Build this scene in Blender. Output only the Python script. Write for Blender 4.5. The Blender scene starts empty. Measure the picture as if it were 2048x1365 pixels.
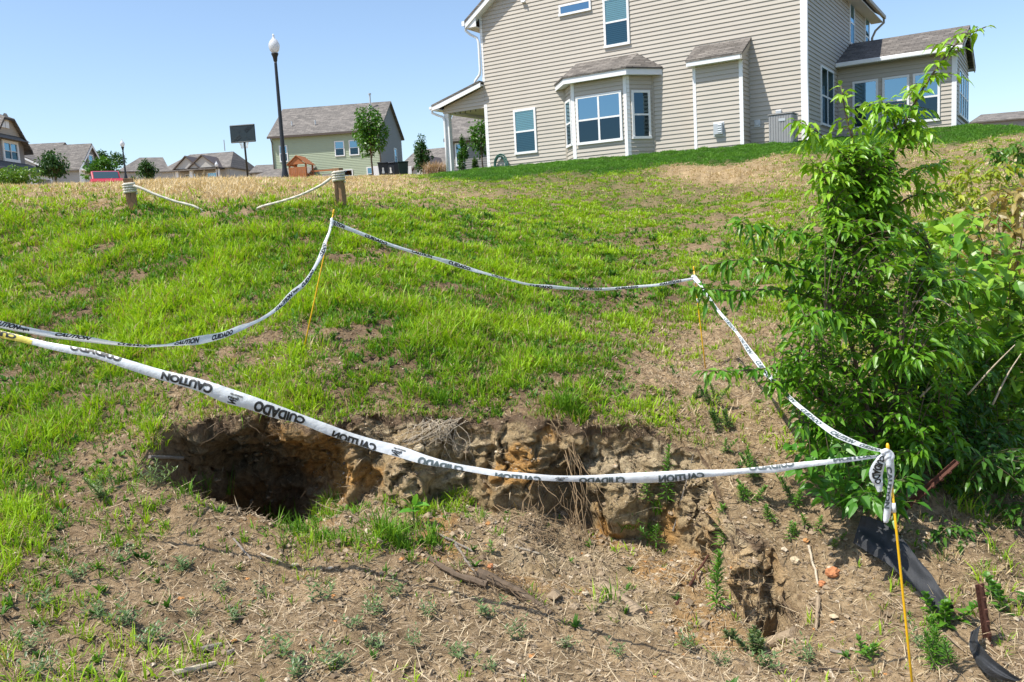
import bpy, bmesh, math, random
import numpy as np
from mathutils import Vector, Matrix, Quaternion

random.seed(7)
rng = np.random.default_rng(11)
scene = bpy.context.scene
COL = scene.collection
R = math.radians

# ------------------------------------------------------------------ camera
FPX, PITCH, ROLL = 1715.0, R(7.03), R(3.12)
CAM = np.array([0.0, 0.0, 1.7])
_f = np.array([0, math.cos(PITCH), -math.sin(PITCH)])
_d = np.array([0, -math.sin(PITCH), -math.cos(PITCH)])
_r = np.array([1.0, 0, 0])
_rt = math.cos(ROLL) * _r + math.sin(ROLL) * _d
_dn = -math.sin(ROLL) * _r + math.cos(ROLL) * _d
CM = np.array([_rt, _dn, _f])
cam_data = bpy.data.cameras.new('camera')
cam = bpy.data.objects.new('camera', cam_data)
COL.objects.link(cam)
scene.camera = cam
cam_data.sensor_width = 36.0
cam_data.lens = FPX / 2048 * 36.0
cam_data.clip_start = 0.05
cam_data.clip_end = 3000
m = Matrix(((_rt[0], -_dn[0], -_f[0], CAM[0]), (_rt[1], -_dn[1], -_f[1], CAM[1]),
            (_rt[2], -_dn[2], -_f[2], CAM[2]), (0, 0, 0, 1)))
cam.matrix_world = m

# ------------------------------------------------------------------ world and sun
SUN_EL, SUN_AZ = R(60), math.atan2(-0.918, -0.397)      # azimuth measured from +Y towards +X
SDIR = Vector((math.sin(SUN_AZ) * math.cos(SUN_EL), math.cos(SUN_AZ) * math.cos(SUN_EL), math.sin(SUN_EL)))
world = bpy.data.worlds.new('World')
scene.world = world
world.use_nodes = True
wn = world.node_tree.nodes
sky = wn.new('ShaderNodeTexSky')
sky.sky_type = 'NISHITA'
sky.sun_disc = False
sky.sun_elevation = SUN_EL
sky.sun_rotation = SUN_AZ
sky.altitude = 100
sky.air_density = 1.0
sky.dust_density = 0.9
sky.ozone_density = 2.4
wn['Background'].inputs['Strength'].default_value = 0.145
world.node_tree.links.new(sky.outputs[0], wn['Background'].inputs[0])
sun_data = bpy.data.lights.new('sun', 'SUN')
sun_data.energy = 4.7
sun_data.angle = R(0.5)
sun_data.color = (1.0, 0.955, 0.88)
sun = bpy.data.objects.new('sun', sun_data)
COL.objects.link(sun)
sun.rotation_euler = (-SDIR).to_track_quat('-Z', 'Y').to_euler()
scene.view_settings.view_transform = 'Standard'
scene.view_settings.look = 'None'
scene.view_settings.exposure = 0.5
scene.view_settings.gamma = 1.0
scene.cycles.max_bounces = 8
scene.cycles.transparent_max_bounces = 12


# ------------------------------------------------------------------ geometry helpers
def ray(px, py):
    return CM.T @ np.array([(px - 1024) / FPX, (py - 682.5) / FPX, 1.0])


def at(px, py, Y):
    d = ray(px, py)
    return CAM + d * (Y / d[1])


def V(p):
    return Vector((float(p[0]), float(p[1]), float(p[2])))


def tag(o, label=None, cat=None, group=None, kind=None):
    if label: o['label'] = label
    if cat: o['category'] = cat
    if group: o['group'] = group
    if kind: o['kind'] = kind
    return o


def empty(name, loc, rz=0.0, label=None, cat=None, group=None, scale=1.0):
    o = bpy.data.objects.new(name, None)
    o.empty_display_size = 0.2
    COL.objects.link(o)
    o.location = V(loc)
    o.rotation_euler = (0, 0, rz)
    o.scale = (scale,) * 3
    return tag(o, label, cat, group)


def link(name, me, mat, parent=None):
    o = bpy.data.objects.new(name, me)
    COL.objects.link(o)
    if mat is not None:
        for mm in (mat if isinstance(mat, (list, tuple)) else [mat]):
            me.materials.append(mm)
    if parent is not None:
        o.parent = parent
    return o


def np_mesh(name, verts, faces, mat, col=None, parent=None, smooth=False):
    """verts (n,3); faces: array (m,k) or list of such arrays; col (n,3) point colours"""
    me = bpy.data.meshes.new(name)
    verts = np.asarray(verts, dtype=np.float32)
    if not isinstance(faces, list): faces = [faces]
    faces = [np.asarray(f, dtype=np.int32) for f in faces if len(f)]
    idx = np.concatenate([f.ravel() for f in faces])
    sizes = np.concatenate([np.full(len(f), f.shape[1], dtype=np.int32) for f in faces])
    starts = np.concatenate([[0], np.cumsum(sizes)[:-1]]).astype(np.int32)
    me.vertices.add(len(verts))
    me.vertices.foreach_set('co', verts.ravel())
    me.loops.add(len(idx))
    me.loops.foreach_set('vertex_index', idx)
    me.polygons.add(len(sizes))
    me.polygons.foreach_set('loop_start', starts)
    me.polygons.foreach_set('use_smooth', np.full(len(sizes), smooth))
    me.update(calc_edges=True)
    if col is not None:
        a = me.attributes.new('col', 'FLOAT_COLOR', 'POINT')
        c = np.ones((len(verts), 4), dtype=np.float32)
        c[:, :3] = col
        a.data.foreach_set('color', c.ravel())
    return link(name, me, mat, parent)


class MB:
    """collects faces for one mesh object"""

    def __init__(s):
        s.v, s.f, s.mi = [], [], []
        s.cur = 0

    def add(s, vs, fs):
        b = len(s.v)
        s.v += [tuple(float(c) for c in p) for p in vs]
        for f in fs:
            s.f.append([b + i for i in f])
            s.mi.append(s.cur)
        return s

    def box(s, x0, x1, y0, y1, z0, z1):
        vs = [(x, y, z) for z in (z0, z1) for y in (y0, y1) for x in (x0, x1)]
        return s.add(vs, [(0, 2, 3, 1), (4, 5, 7, 6), (0, 1, 5, 4), (2, 6, 7, 3), (0, 4, 6, 2), (1, 3, 7, 5)])

    def obox(s, o, u, n, w, u0, u1, n0, n1, w0, w1):
        """box along axes u, n, w from origin o"""
        o, u, n, w = Vector(o), Vector(u), Vector(n), Vector(w)
        vs = [o + u * a + n * b + w * c for c in (w0, w1) for b in (n0, n1) for a in (u0, u1)]
        return s.add(vs, [(0, 2, 3, 1), (4, 5, 7, 6), (0, 1, 5, 4), (2, 6, 7, 3), (0, 4, 6, 2), (1, 3, 7, 5)])

    def prism(s, poly, off):
        """polygon (list of 3d points) extruded by off"""
        n = len(poly)
        off = Vector(off)
        vs = [Vector(p) for p in poly] + [Vector(p) + off for p in poly]
        fs = [list(range(n))[::-1], [n + i for i in range(n)]]
        for i in range(n):
            j = (i + 1) % n
            fs.append([i, j, n + j, n + i])
        return s.add(vs, fs)

    def tube(s, pts, rad, n=8, cap=True):
        pts = [Vector(p) for p in pts]
        k = len(pts)
        if not isinstance(rad, (list, tuple)): rad = [rad] * k
        t0 = (pts[1] - pts[0]).normalized()
        ref = Vector((0, 0, 1)) if abs(t0.z) < 0.9 else Vector((1, 0, 0))
        a = t0.cross(ref).normalized()
        vs = []
        for i, p in enumerate(pts):
            t = (pts[min(i + 1, k - 1)] - pts[max(i - 1, 0)])
            if t.length < 1e-9: t = t0
            t.normalize()
            a = (a - t * a.dot(t)).normalized()
            b = t.cross(a)
            for j in range(n):
                an = 2 * math.pi * j / n
                vs.append(p + (a * math.cos(an) + b * math.sin(an)) * rad[i])
        fs = []
        for i in range(k - 1):
            for j in range(n):
                j2 = (j + 1) % n
                fs.append([i * n + j, i * n + j2, (i + 1) * n + j2, (i + 1) * n + j])
        if cap:
            fs.append([j for j in range(n)][::-1])
            fs.append([(k - 1) * n + j for j in range(n)])
        return s.add(vs, fs)

    def lathe(s, prof, n=16, o=(0, 0, 0)):
        vs = []
        for r_, z in prof:
            for j in range(n):
                an = 2 * math.pi * j / n
                vs.append((o[0] + r_ * math.cos(an), o[1] + r_ * math.sin(an), o[2] + z))
        fs = []
        for i in range(len(prof) - 1):
            for j in range(n):
                j2 = (j + 1) % n
                fs.append([i * n + j, i * n + j2, (i + 1) * n + j2, (i + 1) * n + j])
        fs.append([j for j in range(n)][::-1])
        fs.append([(len(prof) - 1) * n + j for j in range(n)])
        return s.add(vs, fs)

    def build(s, name, mat, parent=None, smooth=False, bevel=0.0):
        me = bpy.data.meshes.new(name)
        me.from_pydata(s.v, [], s.f)
        if smooth: me.polygons.foreach_set('use_smooth', [True] * len(me.polygons))
        if max(s.mi, default=0) > 0: me.polygons.foreach_set('material_index', s.mi)
        me.update()
        if bevel:
            bm = bmesh.new()
            bm.from_mesh(me)
            bmesh.ops.remove_doubles(bm, verts=bm.verts, dist=1e-5)
            bmesh.ops.bevel(bm, geom=[e for e in bm.edges if e.is_manifold and e.calc_face_angle(0) > 0.6], offset=bevel,
                            segments=2, affect='EDGES', profile=0.5)
            bm.to_mesh(me)
            bm.free()
        return link(name, me, mat, parent)


def hash3(ix, iy, iz):
    h = (ix.astype(np.int64) * 374761393 + iy.astype(np.int64) * 668265263 + iz.astype(np.int64) * 2147483647) & 0xffffffff
    h = ((h ^ (h >> 13)) * 1274126177) & 0xffffffff
    h = h ^ (h >> 16)
    return (h & 0xffff) / 32767.5 - 1.0


def vnoise(P):
    i = np.floor(P).astype(np.int64)
    f = P - i
    u = f * f * (3 - 2 * f)
    out = 0
    for dx in (0, 1):
        for dy in (0, 1):
            for dz in (0, 1):
                w = (u[:, 0] if dx else 1 - u[:, 0]) * (u[:, 1] if dy else 1 - u[:, 1]) * (u[:, 2] if dz else 1 - u[:, 2])
                out = out + w * hash3(i[:, 0] + dx, i[:, 1] + dy, i[:, 2] + dz)
    return out


def fbm(P, octs=4, gain=0.5):
    a, s, out = 1.0, 1.0, 0
    for k in range(octs):
        out = out + a * vnoise(P * s + 17.3 * k)
        a *= gain
        s *= 2.03
    return out


def smooth01(x):
    x = np.clip(x, 0, 1)
    return x * x * (3 - 2 * x)


# ------------------------------------------------------------------ materials
def new_mat(name):
    mt = bpy.data.materials.new(name)
    mt.use_nodes = True
    nt = mt.node_tree
    return mt, nt, nt.nodes['Principled BSDF']


def mat_plain(name, col, rough=0.6, spec=0.5, metal=0.0, var=0.12, scale=6.0, bump=0.0, bscale=60.0, stretch=(1, 1, 1)):
    mt, nt, bs = new_mat(name)
    tc = nt.nodes.new('ShaderNodeTexCoord')
    mp = nt.nodes.new('ShaderNodeMapping')
    mp.inputs['Scale'].default_value = stretch
    nt.links.new(tc.outputs['Object'], mp.inputs['Vector'])
    nz = nt.nodes.new('ShaderNodeTexNoise')
    nz.inputs['Scale'].default_value = scale
    nz.inputs['Detail'].default_value = 5
    nt.links.new(mp.outputs[0], nz.inputs['Vector'])
    mx = nt.nodes.new('ShaderNodeMix')
    mx.data_type = 'RGBA'
    mx.inputs['A'].default_value = (*[max(0, c * (1 - var)) for c in col], 1)
    mx.inputs['B'].default_value = (*[min(1, c * (1 + var)) for c in col], 1)
    nt.links.new(nz.outputs['Fac'], mx.inputs['Factor'])
    nt.links.new(mx.outputs['Result'], bs.inputs['Base Color'])
    bs.inputs['Roughness'].default_value = rough
    bs.inputs['Specular IOR Level'].default_value = spec
    bs.inputs['Metallic'].default_value = metal
    if bump:
        n2 = nt.nodes.new('ShaderNodeTexNoise')
        n2.inputs['Scale'].default_value = bscale
        n2.inputs['Detail'].default_value = 4
        nt.links.new(mp.outputs[0], n2.inputs['Vector'])
        bp = nt.nodes.new('ShaderNodeBump')
        bp.inputs['Strength'].default_value = bump
        bp.inputs['Distance'].default_value = 0.01
        nt.links.new(n2.outputs['Fac'], bp.inputs['Height'])
        nt.links.new(bp.outputs[0], bs.inputs['Normal'])
    return mt


def mat_leaf(name, rough=0.45, trans=0.35, spec=0.35, attr='col'):
    """colour from the 'col' attribute, half see-through to the sun like a leaf"""
    mt, nt, bs = new_mat(name)
    at_ = nt.nodes.new('ShaderNodeAttribute')
    at_.attribute_name = attr
    nt.links.new(at_.outputs['Color'], bs.inputs['Base Color'])
    bs.inputs['Roughness'].default_value = rough
    bs.inputs['Specular IOR Level'].default_value = spec
    tr = nt.nodes.new('ShaderNodeBsdfTranslucent')
    hs = nt.nodes.new('ShaderNodeMix')
    hs.data_type = 'RGBA'
    hs.blend_type = 'MULTIPLY'
    hs.inputs['Factor'].default_value = 1.0
    hs.inputs['B'].default_value = (1.25, 1.15, 0.6, 1)
    nt.links.new(at_.outputs['Color'], hs.inputs['A'])
    nt.links.new(hs.outputs['Result'], tr.inputs['Color'])
    ms = nt.nodes.new('ShaderNodeMixShader')
    ms.inputs[0].default_value = trans
    nt.links.new(bs.outputs[0], ms.inputs[1])
    nt.links.new(tr.outputs[0], ms.inputs[2])
    nt.links.new(ms.outputs[0], nt.nodes['Material Output'].inputs['Surface'])
    return mt


def mat_attr(name, rough=0.9, spec=0.2):
    mt, nt, bs = new_mat(name)
    at_ = nt.nodes.new('ShaderNodeAttribute')
    at_.attribute_name = 'col'
    nt.links.new(at_.outputs['Color'], bs.inputs['Base Color'])
    bs.inputs['Roughness'].default_value = rough
    bs.inputs['Specular IOR Level'].default_value = spec
    return mt


def mat_soil(name):
    mt, nt, bs = new_mat(name)
    N, L = nt.nodes.new, nt.links.new
    at_ = N('ShaderNodeAttribute')
    at_.attribute_name = 'col'
    tc = N('ShaderNodeTexCoord')
    n1 = N('ShaderNodeTexNoise')
    n1.inputs['Scale'].default_value = 26
    n1.inputs['Detail'].default_value = 8
    n1.inputs['Roughness'].default_value = 0.7
    L(tc.outputs['Object'], n1.inputs['Vector'])
    cr = N('ShaderNodeValToRGB')
    cr.color_ramp.elements[0].position = 0.32
    cr.color_ramp.elements[0].color = (0.50, 0.45, 0.40, 1)
    cr.color_ramp.elements[1].position = 0.66
    cr.color_ramp.elements[1].color = (1.35, 1.33, 1.3, 1)
    L(n1.outputs['Fac'], cr.inputs[0])
    mx = N('ShaderNodeMix')
    mx.data_type = 'RGBA'
    mx.blend_type = 'MULTIPLY'
    mx.inputs['Factor'].default_value = 1
    L(at_.outputs['Color'], mx.inputs['A'])
    L(cr.outputs[0], mx.inputs['B'])
    # pale grit
    vo = N('ShaderNodeTexVoronoi')
    vo.inputs['Scale'].default_value = 75
    L(tc.outputs['Object'], vo.inputs['Vector'])
    c2 = N('ShaderNodeValToRGB')
    c2.color_ramp.elements[0].position = 0.16
    c2.color_ramp.elements[0].color = (1, 1, 1, 1)
    c2.color_ramp.elements[1].position = 0.24
    c2.color_ramp.elements[1].color = (0, 0, 0, 1)
    L(vo.outputs['Distance'], c2.inputs[0])
    sp = N('ShaderNodeSeparateColor')
    L(vo.outputs['Color'], sp.inputs[0])
    gt = N('ShaderNodeMath')
    gt.operation = 'GREATER_THAN'
    gt.inputs[1].default_value = 0.72
    L(sp.outputs[0], gt.inputs[0])
    ml = N('ShaderNodeMath')
    ml.operation = 'MULTIPLY'
    L(c2.outputs[0], ml.inputs[0])
    L(gt.outputs[0], ml.inputs[1])
    mm = N('ShaderNodeMix')
    mm.data_type = 'RGBA'
    mm.inputs['B'].default_value = (0.42, 0.34, 0.25, 1)
    L(ml.outputs[0], mm.inputs['Factor'])
    L(mx.outputs['Result'], mm.inputs['A'])
    L(mm.outputs['Result'], bs.inputs['Base Color'])
    bs.inputs['Roughness'].default_value = 0.95
    bs.inputs['Specular IOR Level'].default_value = 0.15
    n2 = N('ShaderNodeTexNoise')
    n2.inputs['Scale'].default_value = 55
    n2.inputs['Detail'].default_value = 8
    n2.inputs['Roughness'].default_value = 0.75
    L(tc.outputs['Object'], n2.inputs['Vector'])
    ad = N('ShaderNodeMath')
    ad.operation = 'ADD'
    L(n2.outputs['Fac'], ad.inputs[0])
    L(ml.outputs[0], ad.inputs[1])
    bp = N('ShaderNodeBump')
    bp.inputs['Strength'].default_value = 1.0
    bp.inputs['Distance'].default_value = 0.035
    L(ad.outputs[0], bp.inputs['Height'])
    L(bp.outputs[0], bs.inputs['Normal'])
    return mt


def mat_shingle(name, c0, c1, along='x', w=0.3, h=0.13):
    """asphalt shingles: rows along the ridge axis, tabs of uneven tone"""
    mt, nt, bs = new_mat(name)
    N, L = nt.nodes.new, nt.links.new
    tc = N('ShaderNodeTexCoord')
    sp = N('ShaderNodeSeparateXYZ')
    L(tc.outputs['Object'], sp.inputs[0])
    cb = N('ShaderNodeCombineXYZ')
    L(sp.outputs['X' if along == 'x' else 'Y'], cb.inputs['X'])
    L(sp.outputs['Z'], cb.inputs['Y'])
    br = N('ShaderNodeTexBrick')
    br.inputs['Color1'].default_value = (*c0, 1)
    br.inputs['Color2'].default_value = (*c1, 1)
    br.inputs['Mortar'].default_value = (*[c * 0.45 for c in c0], 1)
    br.inputs['Scale'].default_value = 1.0
    br.inputs['Brick Width'].default_value = w
    br.inputs['Row Height'].default_value = h * 0.5
    br.inputs['Mortar Size'].default_value = 0.006
    br.inputs['Bias'].default_value = 0.0
    L(cb.outputs[0], br.inputs['Vector'])
    nz = N('ShaderNodeTexNoise')
    nz.inputs['Scale'].default_value = 3.0
    nz.inputs['Detail'].default_value = 8
    nz.inputs['Roughness'].default_value = 0.8
    L(tc.outputs['Object'], nz.inputs['Vector'])
    cr = N('ShaderNodeValToRGB')
    cr.color_ramp.elements[0].position = 0.3
    cr.color_ramp.elements[0].color = (0.6, 0.6, 0.6, 1)
    cr.color_ramp.elements[1].position = 0.7
    cr.color_ramp.elements[1].color = (1.35, 1.33, 1.3, 1)
    L(nz.outputs['Fac'], cr.inputs[0])
    mx = N('ShaderNodeMix')
    mx.data_type = 'RGBA'
    mx.blend_type = 'MULTIPLY'
    mx.inputs['Factor'].default_value = 1
    L(br.outputs['Color'], mx.inputs['A'])
    L(cr.outputs[0], mx.inputs['B'])
    L(mx.outputs['Result'], bs.inputs['Base Color'])
    bs.inputs['Roughness'].default_value = 0.9
    bs.inputs['Specular IOR Level'].default_value = 0.25
    bp = N('ShaderNodeBump')
    bp.inputs['Strength'].default_value = 0.6
    bp.inputs['Distance'].default_value = 0.01
    L(br.outputs['Fac'], bp.inputs['Height'])
    bp.invert = True
    L(bp.outputs[0], bs.inputs['Normal'])
    return mt


def mat_glass(name, tint, refl=0.4, rough=0.02):
    """window pane: partly see-through, partly a mirror of the sky"""
    mt, nt, bs = new_mat(name)
    N, L = nt.nodes.new, nt.links.new
    tr = N('ShaderNodeBsdfTransparent')
    tr.inputs[0].default_value = (*tint, 1)
    gl = N('ShaderNodeBsdfGlossy')
    gl.inputs['Color'].default_value = (0.42, 0.70, 0.90, 1)
    gl.inputs['Roughness'].default_value = rough
    fr = N('ShaderNodeFresnel')
    fr.inputs[0].default_value = 1.5
    ad = N('ShaderNodeMath')
    ad.operation = 'MULTIPLY_ADD'
    ad.inputs[1].default_value = 0.8
    ad.inputs[2].default_value = refl
    ad.use_clamp = True
    L(fr.outputs[0], ad.inputs[0])
    ms = N('ShaderNodeMixShader')
    L(ad.outputs[0], ms.inputs[0])
    L(tr.outputs[0], ms.inputs[1])
    L(gl.outputs[0], ms.inputs[2])
    L(ms.outputs[0], nt.nodes['Material Output'].inputs['Surface'])
    return mt


def mat_film(name, col, trans=0.3):
    """thin plastic film"""
    mt, nt, bs = new_mat(name)
    N, L = nt.nodes.new, nt.links.new
    bs.inputs['Base Color'].default_value = (*col, 1)
    bs.inputs['Roughness'].default_value = 0.3
    bs.inputs['Specular IOR Level'].default_value = 0.5
    tl = N('ShaderNodeBsdfTranslucent')
    tl.inputs[0].default_value = (*col, 1)
    tr = N('ShaderNodeBsdfTransparent')
    m1 = N('ShaderNodeMixShader')
    m1.inputs[0].default_value = trans
    L(bs.outputs[0], m1.inputs[1])
    L(tl.outputs[0], m1.inputs[2])
    m2 = N('ShaderNodeMixShader')
    m2.inputs[0].default_value = 0.06
    L(m1.outputs[0], m2.inputs[1])
    L(tr.outputs[0], m2.inputs[2])
    nz = N('ShaderNodeTexNoise')
    nz.inputs['Scale'].default_value = 22
    nz.inputs['Detail'].default_value = 5
    tc = N('ShaderNodeTexCoord')
    L(tc.outputs['Object'], nz.inputs['Vector'])
    bp = N('ShaderNodeBump')
    bp.inputs['Strength'].default_value = 0.7
    bp.inputs['Distance'].default_value = 0.012
    L(nz.outputs['Fac'], bp.inputs['Height'])
    L(bp.outputs[0], bs.inputs['Normal'])
    L(m2.outputs[0], nt.nodes['Material Output'].inputs['Surface'])
    return mt


M = {}
M['soil'] = mat_soil('soil')
M['grass'] = mat_leaf('grass_blades', 0.5, 0.35, 0.25)
M['dry'] = mat_leaf('dry_grass', 0.7, 0.2, 0.2)
M['leaf'] = mat_leaf('leaf', 0.38, 0.35, 0.45)
M['debris'] = mat_attr('debris', 0.9)
M['siding'] = mat_plain('beige_siding', (0.47, 0.425, 0.36), 0.55, 0.3, var=0.10, scale=1.1, bump=0.05)
M['siding_green'] = mat_plain('green_beige_siding', (0.39, 0.445, 0.31), 0.6, 0.3, var=0.05, scale=1.5)
M['siding_grey'] = mat_plain('grey_siding', (0.27, 0.25, 0.23), 0.6, 0.3, var=0.05, scale=1.5)
M['siding_pale'] = mat_plain('pale_siding', (0.47, 0.45, 0.41), 0.6, 0.3, var=0.05, scale=1.5)
M['siding_tan'] = mat_plain('tan_siding', (0.42, 0.37, 0.30), 0.6, 0.3, var=0.05, scale=1.5)
M['trim'] = mat_plain('white_trim', (0.80, 0.80, 0.79), 0.45, 0.4, var=0.03, scale=3)
M['trim_tan'] = mat_plain('tan_trim', (0.40, 0.35, 0.28), 0.5, 0.4, var=0.05, scale=3)
M['trim_dark'] = mat_plain('dark_brown_trim', (0.10, 0.075, 0.06), 0.5, 0.4, var=0.1)
M['soffit'] = mat_plain('soffit', (0.66, 0.62, 0.54), 0.6, 0.3, var=0.04)
M['roof_x'] = mat_shingle('shingles_along_x', (0.125, 0.112, 0.10), (0.215, 0.195, 0.175), 'x')
M['roof_y'] = mat_shingle('shingles_along_y', (0.125, 0.112, 0.10), (0.215, 0.195, 0.175), 'y')
M['roof_far'] = mat_shingle('far_shingles', (0.135, 0.125, 0.115), (0.225, 0.205, 0.185), 'x', 0.6, 0.3)
M['glass'] = mat_glass('window_glass', (0.30, 0.42, 0.48), 0.34)
M['glass_blind'] = mat_glass('window_glass_over_blind', (0.97, 1.0, 1.0), 0.04)
M['glass_screen'] = mat_glass('window_glass_with_screen', (0.36, 0.44, 0.48), 0.05)
M['glass_dark'] = mat_glass('dark_window_glass', (0.25, 0.3, 0.33), 0.10)
M['blind'] = mat_plain('window_blind', (0.50, 0.78, 0.78), 0.6, 0.3, var=0.03)
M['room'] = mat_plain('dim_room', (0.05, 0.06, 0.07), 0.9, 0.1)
M['black_metal'] = mat_plain('black_metal', (0.015, 0.016, 0.018), 0.4, 0.5, var=0.2)
M['grey_metal'] = mat_plain('grey_metal', (0.34, 0.33, 0.32), 0.45, 0.5, 0.4, var=0.1)
M['galv'] = mat_plain('pale_grey_metal', (0.50, 0.52, 0.53), 0.4, 0.5, 0.3, var=0.12)
M['dark'] = mat_plain('dark_void', (0.02, 0.02, 0.02), 0.9, 0.1)
M['hose'] = mat_plain('green_hose', (0.05, 0.15, 0.12), 0.4, 0.5)
M['bark'] = mat_plain('brown_bark', (0.13, 0.095, 0.065), 0.9, 0.2, var=0.35, scale=30, bump=0.4)
M['twig'] = mat_plain('green_twig', (0.13, 0.15, 0.06), 0.7, 0.3, var=0.2, scale=20)
M['post_wood'] = mat_plain('brown_post_wood', (0.27, 0.16, 0.085), 0.85, 0.2, var=0.45, scale=9, bump=0.5, bscale=25, stretch=(6, 6, 0.7))
M['old_wood'] = mat_plain('weathered_wood', (0.33, 0.25, 0.165), 0.9, 0.15, var=0.45, scale=10, bump=0.6, bscale=30, stretch=(8, 8, 0.8))
M['pale_wood'] = mat_plain('pale_dead_wood', (0.50, 0.42, 0.31), 0.9, 0.15, var=0.3, scale=12, bump=0.4, stretch=(6, 6, 1))
M['grey_wood'] = mat_plain('grey_dead_wood', (0.26, 0.225, 0.185), 0.9, 0.15, var=0.45, scale=14, bump=0.6, stretch=(6, 6, 1))
M['play_wood'] = mat_plain('orange_play_wood', (0.36, 0.135, 0.05), 0.7, 0.3, var=0.25, scale=6)
M['rope'] = mat_plain('rope_fibre', (0.62, 0.58, 0.48), 0.85, 0.2, var=0.15, scale=40, bump=0.3)
M['yellow_rod'] = mat_plain('yellow_rod', (0.78, 0.44, 0.01), 0.35, 0.5, var=0.08, scale=20)
M['white_label'] = mat_plain('white_label', (0.75, 0.75, 0.72), 0.5, 0.4, var=0.06)
M['film'] = mat_film('white_tape_film', (0.80, 0.83, 0.85))
M['film_yellow'] = mat_film('yellow_tape_film', (0.85, 0.75, 0.16))
M['ink'] = mat_plain('black_ink', (0.02, 0.022, 0.022), 0.5, 0.4, var=0.1)
M['ink_grey'] = mat_plain('grey_ink', (0.075, 0.10, 0.105), 0.5, 0.4, var=0.1)
M['rust'] = mat_plain('rusty_steel', (0.115, 0.05, 0.035), 0.8, 0.3, 0.2, var=0.45, scale=35, bump=0.3)
M['fabric'] = mat_plain('black_silt_fabric', (0.03, 0.032, 0.036), 0.65, 0.4, var=0.3, scale=25, bump=0.4, bscale=220)
M['red_paint'] = mat_plain('red_car_paint', (0.42, 0.03, 0.045), 0.25, 0.5, var=0.03)
M['car_glass'] = mat_plain('car_glass', (0.03, 0.06, 0.07), 0.06, 0.8, var=0.05)
M['bin'] = mat_plain('dark_bin_plastic', (0.03, 0.036, 0.045), 0.5, 0.4, var=0.1)
M['bin_green'] = mat_plain('green_bin_plastic', (0.012, 0.035, 0.026), 0.5, 0.4, var=0.1)
M['rib'] = mat_plain('dark_teal_rib', (0.035, 0.055, 0.065), 0.5, 0.4)
M['backboard'] = mat_plain('black_backboard', (0.012, 0.024, 0.03), 0.4, 0.5, var=0.1)
M['globe'] = mat_film('lamp_globe_plastic', (0.78, 0.80, 0.82), 0.4)
M['stone'] = mat_plain('pale_stone', (0.50, 0.40, 0.26), 0.9, 0.2, var=0.25, scale=14, bump=0.5)
M['clay'] = mat_plain('orange_clay', (0.45, 0.19, 0.085), 0.95, 0.1, var=0.3, scale=20, bump=0.6)
M['root'] = mat_plain('tan_root', (0.27, 0.19, 0.11), 0.9, 0.15, var=0.3, scale=30)
M['root_dark'] = mat_plain('brown_root', (0.15, 0.105, 0.065), 0.9, 0.15, var=0.35, scale=30)

# ------------------------------------------------------------------ the ground
_ctl = [  # pixel x, pixel y, distance: points read off the photograph's ground
    (0, 1365, 2.95), (500, 1365, 3.0), (1024, 1365, 3.1), (1500, 1365, 3.1), (2048, 1365, 3.05),
    (0, 1200, 3.55), (0, 1000, 4.5), (0, 820, 5.65), (0, 650, 7.1), (0, 500, 9.8), (0, 400, 12.2), (0, 374, 25), (0, 384, 18), (150, 373, 25), (150, 381, 18.5),
    (300, 960, 4.7), (400, 1012, 4.5), (600, 1082, 4.28), (850, 1122, 4.12), (1000, 1182, 3.93), (1200, 1232, 3.84),
    (1400, 1290, 3.7), (1520, 1306, 3.68), (1600, 1215, 3.9), (1500, 1075, 4.22), (1550, 1150, 4.08), (1800, 1300, 3.35),
    (300, 1200, 3.62), (700, 1250, 3.5), (600, 832, 5.0), (360, 840, 5.25), (850, 832, 5.05), (1100, 828, 5.1), (1280, 852, 5.05),
    (607, 700, 5.9), (300, 700, 6.4), (300, 550, 8.2), (685, 415, 11), (685, 520, 8.4), (257, 405, 11.6), (300, 367, 25), (300, 376, 19), (470, 365, 25), (470, 372, 20), (470, 388, 14),
    (600, 364, 27), (600, 372, 21), (780, 361, 29), (780, 372, 22), (880, 349, 31), (1024, 700, 6.3), (1024, 600, 7.8), (1024, 500, 10), (1024, 440, 13.2),
    (1024, 400, 17.5), (1410, 735, 6.5), (1400, 600, 8.2), (1400, 520, 10.2), (1400, 450, 13.7), (1400, 380, 19),
    (1400, 870, 5.0), (1560, 870, 4.95), (1560, 950, 4.62), (1650, 1000, 4.42), (1700, 420, 13.5), (1700, 600, 7.7), (1700, 800, 5.3),
    (1740, 1030, 4.3), (1900, 1215, 3.6), (2048, 1100, 4.2), (2048, 900, 5.2), (2048, 600, 8), (2048, 450, 12), (2048, 300, 21), (2048, 256, 27.5),
    (1880, 268, 26.5)]
_P = [tuple(at(*c)) for c in _ctl]
HA = R(32.6)
E1 = np.array([math.cos(HA), -math.sin(HA), 0])
E2 = np.array([math.sin(HA), math.cos(HA), 0])
HK = 34 / 30
HO = at(977, 341, 34.0)
for u, v, dz in ((-2, 0, 0), (0, -.3, -.02), (3, -.9, -.1), (6, -.9, -.11), (9, -.9, -.14), (10.6, -.2, -.15), (12, 3.9, .2), (14, 4, .24), (14.3, 8, .35),
                 (5, 6, 0), (0, 8, .1), (-2.2, 7, .1), (9, 12, .3)):
    q = HO + (E1 * u + E2 * v) * HK
    _P.append((q[0], q[1], q[2] + dz * HK))
_P += [(0, 0, 0), (-4, 0, .2), (4, 0, -.1), (-8, 4, .7), (8, 4.5, .2), (0, -3, 0), (-9, -3, .2), (9, -3, -.1), (-45, 45, 5.0), (-22, 45, 5.0), (-4, 45, 5.0),
       (-9, 12.5, 2.7), (12, 14, 1.6), (20, 24, 3.0), (45, 40, 4.4), (-30, 27, 4.0)]
_P = np.array(_P)


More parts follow.
